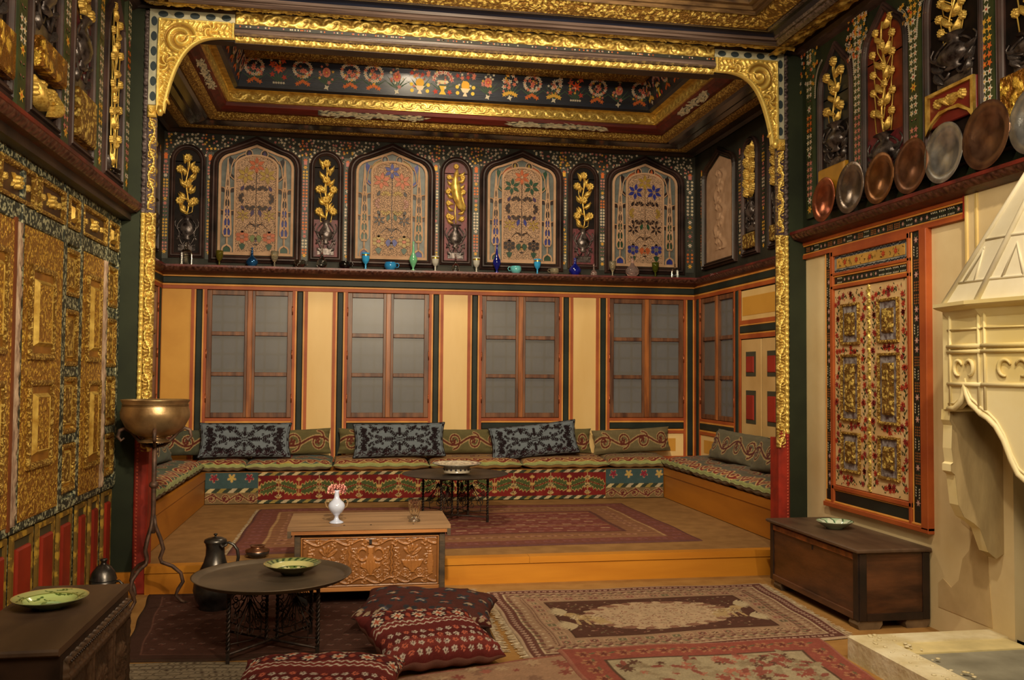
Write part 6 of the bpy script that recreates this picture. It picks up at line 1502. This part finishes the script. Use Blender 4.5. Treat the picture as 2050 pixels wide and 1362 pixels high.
relief('carved_front', FLC, 3.6, 4.55, .06, .55, 0, .025, lch, lc, .008, vcol('dark carved oak relief', .35, 0, .2, 90, .003, .15, spec=.5), hi=S(88, 66, 50), lo=S(26, 18, 15))
ev = MB()
for y in np.arange(3.62, 4.54, .022): ev.lathe([(0, -.004), (.007, 0), (0, .006)], (-1.004, y, .535), 6)
o = ev.build('beading', LCM, lc); o['kind'] = 'stuff'
# ---- ceramics
GLAZE = vcol('painted glaze', .18, 0, 0, var=.05, spec=.5, coat=.3)
def dish(name, loc, R, H, fn, label, rim=.7, foot=.45, cat='plate', tilt=(0, 0, 0), mt=None, nr=60, na=160, under=(.3, .3, .25), group=None, prof=None, outer=None):
    prof = prof or [(0, .25), (foot, .25), (rim*.85, .42), (rim, .7), (rim+.04, .78), (1, 1)]
    r = np.linspace(0, 1, nr); z = np.interp(r, [p[0] for p in prof], [p[1] for p in prof])*H
    Rr, A = np.meshgrid(r, np.linspace(0, 2*PI, na+1)); Zt = np.broadcast_to(z, Rr.shape)
    ro = np.array([1.0, 1.005, .98, rim, foot*1.08, foot, foot*.97, foot*.9, 0]); zo = np.array([1, .95, .9, .42, .16, .0, .0, .12, .12])*H
    if outer: ro = np.array([q[0] for q in outer]); zo = np.array([q[1] for q in outer])*H
    R2, A2 = np.meshgrid(np.concatenate([r, ro]), np.linspace(0, 2*PI, na+1)); Z2 = np.broadcast_to(np.concatenate([z, zo]), R2.shape)
    X, Y = R*R2*np.cos(A2), R*R2*np.sin(A2); cols = np.empty(R2.shape+(3,), dtype=np.float32); cols[:] = under
    cols[:, :nr] = fn(Rr, A, X[:, :nr]/R, Y[:, :nr]/R)
    o = grid_mesh(name, X, Y, Z2.copy(), mt or GLAZE, None, cols); o.location = loc; o.rotation_euler = tilt; tag(o, label, cat, group); return o
def mixc(shape, base):
    c = np.empty(shape+(3,), dtype=np.float32); c[:] = base; return c
def green_rosette(Rr, A, X, Y):
    c = mixc(Rr.shape, S(206, 202, 140)); c[(Rr > .74)] = S(150, 160, 100); c[(Rr > .76) & (Rr < .96) & (np.cos(A*22+Rr*14) > .1)] = S(52, 82, 48); c[Rr > .965] = S(120, 110, 60)
    m = (Rr < .55); c[m] = S(120, 140, 74); c[m & (np.cos(A*6) > .3) & (Rr > .12)] = S(214, 212, 160); c[m & (np.cos(A*12+1)*np.cos(Rr*26) > .55)] = S(40, 64, 36); c[(Rr > .52) & (Rr < .56)] = S(60, 84, 44); return c
def green_beast(Rr, A, X, Y):
    c = mixc(Rr.shape, S(170, 206, 160)); c[(Rr > .3)] = S(184, 204, 130); c[Rr > .72] = S(176, 184, 120)
    rg = random.Random(3); q = ((X-.05)/.28)**2+((Y+.05)/.12)**2 < 1; q |= (((X+.2)/.06)**2+((Y-.12)/.2)**2 < 1)
    for k in range(26):
        a = rg.uniform(0, 6.28); r0 = rg.uniform(.4, .9); x0, y0 = r0*math.cos(a), r0*math.sin(a); th = rg.uniform(0, 6.28); u = (X-x0)*math.cos(th)+(Y-y0)*math.sin(th); v = -(X-x0)*math.sin(th)+(Y-y0)*math.cos(th)-.08*np.sin(u*12)
        q |= (np.abs(u) < .16) & (np.abs(v) < .022); q |= np.hypot(X-x0, Y-y0) < .045
    c[q] = S(74, 100, 44); c[(Rr > .71) & (Rr < .735)] = S(120, 130, 60); c[Rr > .95] = S(190, 170, 110); return c
def green_white(Rr, A, X, Y):
    c = mixc(Rr.shape, S(176, 206, 170)); c[(Rr > .6) & (np.abs(((A*9/PI) % 2)-1) > (Rr-.6)*2.2+.05)] = S(214, 224, 200); c[(Rr > .62) & (np.abs(((A*9/PI) % 2)-1-(Rr-.6)*2.2) < .16)] = S(50, 92, 62); c[Rr > .95] = S(60, 96, 70); c[(Rr < .5) & (np.cos(5*A)*np.cos(Rr*20) > .4)] = S(70, 120, 80); return c
def blue_white(Rr, A, X, Y):
    c = mixc(Rr.shape, S(216, 208, 196)); c[np.cos(A*9+Rr*9)*np.cos(Rr*30+A*2) > .35] = S(74, 84, 120); c[np.cos(A*7-Rr*12)*np.sin(Rr*26+1) > .6] = S(66, 120, 124); c[(Rr > .94)] = S(96, 92, 88); return c
dish('green_dish', (-1.255, 4.19, .601), .15, .045, green_beast, 'green dish painted with a leaping beast and leaves, on the dark chest at lower left', under=S(110, 120, 80))
dish('ceramic_plate', (-.34, 5.56, .424), .165, .06, green_rosette, 'green and cream rosette plate lying on the near tray table', under=S(70, 66, 30), foot=.4)
dish('ceramic_plate', (3.425, 6.13, .511), .13, .055, green_white, 'small pale green scalloped plate on the walnut chest at the right', under=S(150, 160, 130), foot=.45)
# footed blue and white dish on far tray
fd = dish('footed_dish', (.98, 8.72, .665), .235, .09, blue_white, 'footed white dish with blue painting on the far tray table', under=S(190, 180, 160), rim=.8, foot=.5, prof=[(0, .78), (.5, .8), (.8, .9), (1, 1)], outer=[(1, 1), (1.005, .96), (.97, .9), (.8, .74), (.56, .62), (.53, .55), (.54, .1), (.56, 0), (.5, 0), (.48, .5), (0, .5)])
fd.scale = (1, 1, 1)
pm = MB(); pm.cur = S(40, 36, 44)
for k in range(18):
    a = k*2*PI/18; r = .235*.535; pm.flat(Fr((.235*.515*math.cos(a)*1.04, .235*.515*math.sin(a)*1.04, .03), (-math.sin(a), math.cos(a), 0), (0, 0, 1), (math.cos(a), math.sin(a), 0)), [(-.012, 0), (0, .012), (.012, 0), (0, -.01)], .006)
o = pm.build('painted_leaf_band', PAINT, fd, local=True); o['kind'] = 'stuff'
# ---- tray tables
TRAY = mat('tarnished tinned copper tray', S(116, 100, 80), .45, .4, S(88, 76, 62), 3, (1, 1, 1), .15, 20, .004); TRAYD = mat('dull iron tray', S(84, 72, 62), .45, .5, S(56, 48, 42), 3)
def twist(mb, x, y, z0, z1, r=.012):
    for ph in (0, PI): mb.tube([(x+r*.55*math.cos(t*PI*2*(z1-z0)/.05*1.0+ph), y+r*.55*math.sin(t*PI*2*(z1-z0)/.05+ph), z0+(z1-z0)*t) for t in np.linspace(0, 1, int((z1-z0)/.006))], r*.6, 5)
def tray_table(name, loc, R, H, hw, rz, label, mt, rim):
    o = empty(name, loc, rz); tag(o, label, 'table', 'tray tables on folding iron stands')
    MB().lathe([(0, H-.012), (R*.9, H-.012), (R*.93, H-.008), (R, H+rim*.8), (R+.004, H+rim), (R-.006, H+rim), (R*.925, H), (R*.9, H-.004), (0, H-.004)], (0, 0, 0), 96).build('tray', mt, o, local=True)
    top = H-.014
    for i in range(4):
        a = PI/4+i*PI/2; x, y = hw*1.414*math.cos(a), hw*1.414*math.sin(a); m = MB(); twist(m, x, y, .06, top-.04); m.box(Fr((x, y, 0), (1, 0, 0), (0, 0, 1), (0, -1, 0)), -.01, .01, 0, .06, -.01, .01); m.box(Fr((x, y, 0), (1, 0, 0), (0, 0, 1), (0, -1, 0)), -.01, .01, top-.04, top, -.01, .01); m.build('leg', IRON, o, local=True)
    for s in (-1, 1):
        m = MB(); m.tube([(-hw*s, -hw, .05), (hw*s, hw, .05)], .008, 6); m.build('floor_bar', IRON, o, local=True)
        m = MB(); m.tube([(-hw*s, -hw, top-.02), (hw*s, hw, top-.02)], .008, 6); m.build('top_bar', IRON, o, local=True)
        m = MB(); twist(m, s*.03, -.0, .05, top-.02, .01); m.build('centre_post', IRON, o, local=True)
        # scroll screens on each diagonal: rays from a fan down to curls
        d = Vector((s, 1, 0)).normalized(); Lg = hw*1.414
        for q in (-1, 1):
            m = MB(); P = lambda u, z: tuple(d*(q*u)+Vector((0, 0, z)))
            for k in range(7):
                a = -PI/2+(k-3)*.28; L = .16+.03*(k % 2); m.tube([P(Lg*.52, top-.08), P(Lg*.52+math.cos(a)*L*.5, top-.08+math.sin(a)*L*.6), P(Lg*.52+math.cos(a)*L*1.15, top-.08+math.sin(a)*L)], .0035, 4)
            for cx_, cz, r, t0 in ((Lg*.3, top*.42, .035, 0), (Lg*.52, top*.36, .035, 1), (Lg*.75, top*.42, .038, 0), (Lg*.2, top*.78, .03, 1), (Lg*.84, top*.78, .03, 1), (Lg*.84, top*.62, .026, 0), (Lg*.2, top*.6, .026, 0), (Lg*.38, top*.86, .026, 1), (Lg*.66, top*.86, .026, 0)):
                aa = np.linspace(0, 1, 16); sg = 1 if t0 else -1
                m.tube([P(cx_+r*(1-.75*t)*math.cos(sg*t*8.5+1.5), cz+r*(1-.75*t)*math.sin(sg*t*8.5+1.5)) for t in aa], .0036, 4)
            for cu_ in (.28, .76): m.tube([P(Lg*(.52+(cu_-.52)*math.sin(t*PI/1.6)*1.15), top-.1-(top*.55)*t) for t in np.linspace(0, 1, 9)], .0036, 4)
            m.tube([P(Lg*.04, top*.26), P(Lg*.5, top*.22), P(Lg*.97, top*.26)], .004, 4)
            m.build('scroll_screen', IRON, o, local=True)
    return o
tray_table('tray_table', (-.447, 5.5, .01), .448, .41, .24, .12, 'round dark metal tray table in front of the carved chest at the left', TRAY, .018)
tray_table('tray_table', (.965, 8.72, .209), .50, .44, .235, .28, 'round dark tray table standing on the carpet in the alcove', TRAYD, .004)
# ---- pewter jug
PEW = mat('dark pewter', S(94, 90, 86), .3, .8, S(50, 46, 44), 9, (1, 1, 1), .25, 26, .004)
jg = empty('pewter_jug', (-.905, 6.47, 0)); tag(jg, 'tall dark pewter jug with lid and curved handle behind the near tray table', 'jug')
MB().lathe([(0, 0), (.09, 0), (.1, .01), (.095, .03), (.125, .08), (.14, .14), (.132, .2), (.105, .26), (.075, .32), (.062, .37), (.06, .42), (.068, .45), (.07, .455), (.064, .455), (.056, .42)], (-.905, 6.47, 0), 40).build('body', PEW, jg)
MB().lathe([(.073, .452), (.075, .46), (.07, .472), (.05, .482), (.03, .486), (.008, .489), (.006, .498), (.013, .503), (.012, .51), (0, .513)], (-.905, 6.47, 0), 32).build('lid', PEW, jg)
MB().tube([(-.905+.06+dx, 6.46, z) for dx, z in ((0, .445), (.03, .45), (.06, .435), (.085, .40), (.092, .35), (.085, .31), (.07, .285))], [.009, .009, .01, .011, .011, .01, .008], 8).build('handle', PEW, jg)
MB().tube([(-.905+dx, 6.40, z) for dx, z in ((.04, .45), (.055, .43), (.07, .44), (.085, .45))], .008, 8).build('hinge', PEW, jg)
# ---- lidded copper bowl on the step
COP = mat('aged copper', S(150, 104, 76), .32, .85, S(96, 66, 50), 9, (1, 1, 1), .2, 24, .004)
lb = empty('copper_bowl', (-.70, 7.2, .2)); tag(lb, 'small lidded copper bowl on the step between the jug and the carved chest', 'bowl')
MB().lathe([(0, .0), (.045, 0), (.06, .01), (.085, .03), (.088, .05), (.08, .055)], (-.70, 7.2, .2), 32).build('body', PEW, lb); MB().lathe([(.09, .052), (.088, .06), (.05, .075), (.05, .085), (.058, .09), (.045, .09), (.03, .08), (0, .078)], (-.70, 7.2, .2), 32).build('lid', COP, lb)
# ---- lidded pot by the left wall
lp = empty('pewter_pot', (-1.60, 6.42, 0)); tag(lp, 'dark pewter pot with a domed lid behind the dark chest, by the left wall', 'pot')
MB().lathe([(0, 0), (.06, 0), (.065, .03), (.07, .1), (.074, .16), (.078, .2), (.08, .235), (.072, .235)], (-1.60, 6.42, 0), 32).build('body', PEW, lp)
MB().lathe([(.084, .236), (.08, .25), (.07, .285), (.045, .32), (.02, .335), (.016, .35), (.024, .36), (.022, .37), (0, .372)], (-1.60, 6.42, 0), 32).build('lid', PEW, lp)
MB().tube([(-1.53+dx, 6.41, z) for dx, z in ((0, .22), (.03, .225), (.055, .2), (.06, .16), (.05, .1))], .009, 8).build('handle', PEW, lp)
# ---- tripod stand and basin
ts = empty('iron_tripod_stand', (-1.3, 6.55, 0)); tag(ts, 'tall wrought iron tripod stand with curled arms carrying the brass basin', 'stand')
IR2 = mat('rusty brown iron', S(104, 76, 60), .55, .35, S(64, 48, 40), 20, bump=.3, bscale=80, bd=.003)
sx, sy = -1.335, 6.6
MB().tube([(sx, sy, z) for z in (.5, .6, .9, 1.13)], .016, 10).build('pole', IR2, ts); MB().lathe([(.016, -.025), (.03, -.012), (.032, 0), (.026, .014), (.016, .022)], (sx, sy, .83), 16).build('collar', IR2, ts)
for k, a in enumerate((.15, 2.5, 4.2)):
    c_, s_ = math.cos(a), math.sin(a); pr = [(.005, .62), (.015, .55), (.05, .46), (.07, .39), (.05, .33), (.06, .30), (.13, .27), (.185, .22), (.2, .16), (.17, .11), (.155, .07), (.19, .03), (.235, .01)]
    MB().tube([(sx+r*c_, sy+r*s_, z) for r, z in pr], [.013]*10+[.011, .01, .008], 8).build('leg', IR2, ts)
for a in (.1, 2.2, 3.25, 4.9):
    c_, s_ = math.cos(a), math.sin(a); MB().tube([(sx+r*c_, sy+r*s_, z) for r, z in ((.01, 1.09), (.06, 1.10), (.11, 1.14), (.15, 1.19), (.19, 1.215), (.225, 1.2), (.235, 1.16), (.215, 1.13), (.195, 1.15))], [.012, .012, .012, .012, .013, .013, .012, .01, .007], 8).build('curled_arm', IR2, ts)
BRS = mat('dull brass', S(186, 156, 112), .36, .8, S(132, 104, 70), 6, (1, 1, 1), .3, 14, .006)
bs = empty('brass_basin', (sx, sy, 1.12)); tag(bs, 'large dull brass basin standing on the iron tripod in front of the left pillar', 'bowl')
MB().lathe([(0, .035), (.08, .035), (.13, .05), (.19, .1), (.222, .165), (.226, .2), (.215, .24), (.212, .265), (.224, .285), (.226, .29), (.22, .29), (.206, .265), (.208, .24), (.218, .2), (.213, .165), (.182, .106), (.12, .058), (0, .045)], (sx, sy, 1.12), 64).build('bowl', BRS, bs)
for z in (.232, .247, .255): MB().lathe([(.2145, z-.002), (.2175, z), (.2145, z+.002)], (sx, sy, 1.12), 48).build('engraved_line', mat('dark brass line', S(96, 72, 44), .4, .8), bs)  # thin rings in a darker brass
MB().lathe([(.08, .04), (.075, .025), (.1, .01), (.11, 0), (.1, .0), (.07, .02)], (sx, sy, 1.12), 40).build('foot_ring', BRS, bs)
# ---- opaline vase with pink flowers, cut glass tumbler
OPA = mat('milky opaline glass', S(188, 196, 218), .15, 0, S(172, 182, 208), 4, spec=.6, coat=.4)
vx, vy = -.105, 6.5
va = empty('opaline_vase', (vx, vy, .56)); tag(va, 'milky white two handled vase holding pink frilled flowers on the carved chest', 'vase')
Z = .561
MB().lathe([(0, 0), (.047, 0), (.05, .006), (.04, .012), (.02, .022), (.013, .04), (.016, .052), (.022, .056), (.022, .06), (.04, .075), (.055, .1), (.058, .12), (.05, .14), (.03, .158), (.018, .175), (.016, .21), (.02, .228), (.017, .228), (.013, .21)], (vx, vy, Z), 40).build('body', OPA, va)
for s in (-1, 1): MB().tube([(vx+s*dx, vy, Z+z) for dx, z in ((.052, .1), (.07, .115), (.076, .14), (.068, .16), (.052, .162), (.045, .15))], .005, 8).build('handle', mat('amber glass handle', S(150, 120, 84), .2), va)
PF = mat('frilled pink petals', S(236, 176, 166), .6, 0, S(214, 140, 130), 40)
bq = MB(); rg = random.Random(8)
for k, (dx, dz) in enumerate(((-.035, .235), (-.02, .25), (-.04, .215), (.0, .245), (.03, .25), (.045, .235), (.038, .212))):
    nr, na = 5, 22
    fl = MB(); rings = [[(vx+dx+(.026*r*(1+.18*math.sin(5*a+k)))*math.cos(a), vy-.01+.024*r*math.sin(a)*(1+.2*math.cos(4*a)), Z+dz+.012*math.sin(r*2+7*a)*r) for a in np.linspace(0, 2*PI, na)[:-1]] for r in (.05, .4, .75, 1.0)]
    fl.loft(rings, True, True); fl.loft([[(x, y, z+.012+.004*math.sin(i)) for i, (x, y, z) in enumerate(r_)] for r_ in rings[:3]], True, True); fl.build('flower', PF, va)
CGL = glass('clear cut glass', (.98, .96, .9), .04)
tg = MB(); n = 24
rr = [(.036, 0), (.04, .004), (.04, .012), (.026, .02), (.024, .03), (.03, .05), (.036, .08), (.041, .12), (.044, .152), (.0415, .152), (.037, .12), (.031, .08), (.024, .05), (.015, .04), (0, .038)]
rings = []
for i, (r, z) in enumerate(rr):
    rings.append([(r*(1+(.07*(j % 2)*(1 if 3 < i < 8 else .25) if i < 9 else 0))*math.cos(j*2*PI/n+i*.12*(i < 9)), r*(1+(.07*(j % 2)*(1 if 3 < i < 8 else .25) if i < 9 else 0))*math.sin(j*2*PI/n+i*.12*(i < 9)), z) for j in range(n)])
tg.loft(rings[:9]+rings[9:], True, False); tg.add([(p[0]*.0, p[1]*.0, 0) for p in rings[0][:1]]+rings[0], [(0, j+2 if j < n-1 else 1, j+1) for j in range(n)])
o = tg.build('cut_glass_tumbler', CGL); o.location = (.435, 6.5, .561); tag(o, 'cut glass tumbler on the right half of the carved chest', 'glass')
# ---- metal plates leaning along the right ledge
def metalmat(n, hi, lo, r): return mat(n, mul(hi, 1.15), r, .85, lo, 9, (1, 1, 1), .6, 34, .004)
M1 = metalmat('reddish copper plate', S(176, 104, 72), S(120, 62, 42), .24); M2 = metalmat('grey tinned plate', S(146, 132, 122), S(96, 84, 76), .22); M3 = metalmat('bronze plate', S(150, 104, 64), S(104, 66, 38), .26); M4 = metalmat('bright tinned plate', S(190, 190, 188), S(136, 136, 134), .22)
pls = [(6.47, .172, M1, 'small reddish copper plate leaning on the right ledge, farthest from the camera'), (6.09, .19, M2, 'grey tinned plate leaning on the right ledge, second from the far end'), (5.715, .178, M3, 'bronze plate leaning on the right ledge, third from the far end'), (5.355, .182, MATS['aged copper'], 'brown copper plate leaning on the right ledge beside the bright tinned one'), (5.02, .188, M4, 'bright silvery tinned plate leaning on the right ledge'), (4.64, .2, metalmat('brown copper plate', S(140, 104, 80), S(96, 66, 50), .24), 'large brown copper plate leaning on the right ledge above the cream fireplace wall'), (4.26, .19, M4, 'silvery tinned plate on the right ledge cut by the right edge of the photo')]
for y, R, m, lab_ in pls:
    prof = [(0, .0), (R*.5, .0), (R*.53, .006), (R*.56, .0), (R*.6, .004), (R*.66, .018), (R*.97, .03), (R, .034), (R-.002, .036), (R*.66, .022), (R*.6, .008), (0, .005)]
    lo_ = MB().lathe(prof, (0, 0, 0), 64).build('metal_plate', m); tag(lo_, lab_, 'plate', 'metal plates leaning along the right ledge')
    nv = Vector((-1, -.0, .05)).normalized(); q = nv.to_track_quat('Z', 'Y'); lo_.rotation_euler = q.to_euler(); lo_.location = Vector((3.568, y, 2.787+R))
# ---- glass vessels on the back ledge
ZL = 2.781; YL = 10.53
def gl(n, c, tr=.85, r=.08): return glass(n, c, r, tr)
G_CL = gl('clear shelf glass', (.92, .9, .84), 1, .03); G_AM = gl('greenish amber glass', S(150, 140, 50), .8, .05); G_BL = gl('cobalt glass', S(20, 40, 150), .5, .05); G_SB = mat('steel blue lustre glass', S(40, 96, 150), .1, .5, S(20, 50, 90), 10)
G_TQ = mat('turquoise opaline', S(60, 168, 214), .15, 0, S(40, 140, 200), 8, coat=.4); G_TB = mat('bright blue opaline', S(50, 140, 196), .12, 0, S(30, 110, 170), 8, coat=.4); G_GN = mat('mint green opaline', S(120, 184, 140), .15, 0, S(90, 160, 116), 8, coat=.4)
G_WH = mat('frosted white glass', S(196, 192, 178), .3, 0, S(160, 158, 148), 8); G_BK = mat('black glass', S(14, 12, 12), .08, coat=.5); G_AQ = mat('aqua opaline', S(110, 190, 190), .15, 0, S(80, 160, 166), 8, coat=.4); G_CB = mat('deep cobalt glass', S(16, 30, 140), .08, 0, S(8, 16, 90), 8, coat=.6)
G_PK = gl('pale pink glass', (.95, .72, .66), .9, .06); G_OL = gl('olive glass', S(120, 130, 40), .8, .05); G_YC = gl('yellowish cut glass', (.9, .82, .6), .9, .08); GLDL = mat('gilt band', S(200, 160, 60), .3, .8)
goblet = [(0, 0), (.036, 0), (.038, .004), (.012, .012), (.008, .03), (.012, .045), (.008, .055), (.012, .066), (.03, .085), (.04, .11), (.044, .15), (.047, .19), (.043, .19), (.04, .15), (.034, .11), (.022, .09), (0, .086)]
flask = [(0, 0), (.04, 0), (.045, .008), (.07, .04), (.074, .065), (.055, .1), (.025, .125), (.016, .15), (.014, .19), (.02, .205), (.015, .206), (.01, .19)]
carafe = [(0, 0), (.03, 0), (.034, .004), (.05, .03), (.056, .055), (.046, .085), (.022, .11), (.012, .14), (.009, .25), (.008, .34), (.013, .355), (.009, .356), (.005, .34)]
bottle = [(0, 0), (.032, 0), (.034, .006), (.012, .022), (.01, .036), (.03, .075), (.048, .12), (.047, .15), (.03, .185), (.016, .22), (.011, .28), (.009, .33), (.014, .345), (.01, .345)]
mug = [(0, 0), (.035, 0), (.045, .006), (.066, .035), (.07, .06), (.062, .088), (.06, .095), (.056, .095), (.058, .086), (.062, .06), (.055, .035), (0, .015)]
bellb = [(0, 0), (.05, 0), (.054, .01), (.056, .04), (.04, .075), (.018, .1), (.012, .13), (.014, .16), (.01, .17), (.016, .18), (.014, .2), (0, .202)]
def vessel(x, prof, m, name, label, cat, sc=1.0, handle=None, band=None, square=False, y=YL, stop=None):
    o = empty(name, (x, y, ZL)); tag(o, label, cat, 'glass vessels along the back ledge')
    P = [(r*sc, z*sc) for r, z in (prof or [])]
    if square:
        b = MB(); s4 = lambda h, z: [(-h, -h*.7, z), (h, -h*.7, z), (h, h*.7, z), (-h, h*.7, z)]
        b.loft([s4(.05*sc, 0), s4(.05*sc, .14*sc), s4(.045*sc, .155*sc), s4(.016*sc, .17*sc)], caps=True); b.lathe([(.014*sc, .165*sc), (.014*sc, .2*sc), (.019*sc, .203*sc), (.019*sc, .21*sc), (0, .21*sc)], (0, 0, 0), 16); b.build('body', m, o, local=True)
        MB().lathe([(0, .21*sc), (.008*sc, .212*sc), (.017*sc, .225*sc), (.014*sc, .24*sc), (0, .245*sc)], (0, 0, 0), 14).build('stopper', m, o, local=True)
    else: MB().lathe(P, (0, 0, 0), 28).build('body', m, o, local=True)
    if stop: MB().lathe([(0, stop*sc), (.006*sc, (stop+.005)*sc), (.014*sc, (stop+.02)*sc), (.009*sc, (stop+.035)*sc), (0, (stop+.04)*sc)], (0, 0, 0), 12).build('stopper', m, o, local=True)
    if handle:
        s = handle; MB().tube([(s*a*sc, 0, b_*sc) for a, b_ in ((.062, .08), (.085, .085), (.1, .065), (.09, .04), (.066, .035))], .006*sc, 7).build('handle', m, o, local=True)
    if band:
        z = band*sc; rb_ = float(np.interp(z, [p[1] for p in P[:12]], [p[0] for p in P[:12]])); MB().lathe([(rb_+.0008, z-.008), (rb_+.0012, z+.008)], (0, 0, 0), 28).build('gilt_band', GLDL, o, local=True)
V = vessel
V(-1.84, None, G_CL, 'glass_decanter', 'square clear glass decanter with a stopper at the left end of the back ledge', 'decanter', 1.05, square=True)
V(-1.49, goblet, G_AM, 'glass_goblet', 'small amber green goblet left of the blue flask', 'goblet', .9)
V(-1.14, flask, G_SB, 'blue_flask', 'steel blue lustre flask with a stopper under the first stained window', 'flask', .9, stop=.206)
V(-.895, goblet, G_YC, 'glass_goblet', 'clear cut goblet right of the steel blue flask', 'goblet', .95)
V(-.62, mug, G_CL, 'glass_jug', 'small clear glass jug with a handle', 'jug', .95, handle=1)
V(-.374, carafe, G_CL, 'glass_carafe', 'clear long necked carafe before the crimson gilt niche', 'carafe', 1.1)
V(-.12, mug, G_BK, 'black_mug', 'round black glass mug beside the first turquoise goblet', 'mug', .95, handle=1)
V(.115, goblet, G_TQ, 'turquoise_goblet', 'turquoise goblet with a gilt mark between the black mug and the blue cup', 'goblet', 1.02, band=.165)
V(.395, mug, G_TB, 'blue_cup', 'bright blue cup with a handle at the right, under the second stained window', 'cup', 1.0, handle=1)
V(.656, bottle, G_GN, 'green_bottle', 'tall mint green bottle with a slender neck', 'bottle', .98)
V(.91, goblet, G_WH, 'frosted_goblet', 'frosted white goblet with gilt rim left of the clear carafe', 'goblet', .95, band=.165)
V(1.148, carafe, G_CL, 'glass_carafe', 'clear round bellied carafe before the gilt bird niche', 'carafe', .87)
V(1.39, goblet, G_WH, 'frosted_goblet', 'frosted white goblet with gilt rim right of the clear carafe', 'goblet', .93, band=.165)
V(1.63, bottle, G_CB, 'cobalt_bottle', 'tall slim cobalt blue bottle under the third stained window', 'bottle', .98)
V(1.857, mug, G_AQ, 'aqua_cup', 'pale aqua cup with its handle at the left', 'cup', .95, handle=-1)
V(2.114, goblet, G_TQ, 'turquoise_goblet', 'turquoise goblet standing right of the aqua cup', 'goblet', .95, band=.165)
V(2.32, mug, G_YC, 'amber_cup', 'small yellowish glass cup', 'cup', .8, handle=-1)
V(2.57, flask, G_CB, 'cobalt_jug', 'rounded cobalt blue jug before the fourth gilt niche', 'jug', 1.0, stop=None)
V(2.80, bellb, G_PK, 'cut_glass_bowl', 'low pale cut glass lidded bowl right of the cobalt jug', 'bowl', .72)
V(3.03, goblet, G_YC, 'glass_goblet', 'pale yellow goblet under the fourth stained window', 'goblet', .95)
V(3.277, flask, G_PK, 'pink_flask', 'pink cut glass flask with a beaded neck and stopper', 'flask', 1.12, stop=.206)
V(3.565, goblet, G_OL, 'olive_goblet', 'olive green goblet near the right end of the ledge', 'goblet', .95)
V(3.812, None, G_CL, 'glass_decanter', 'small square clear bottle at the right end of the back ledge', 'decanter', .7, square=True)
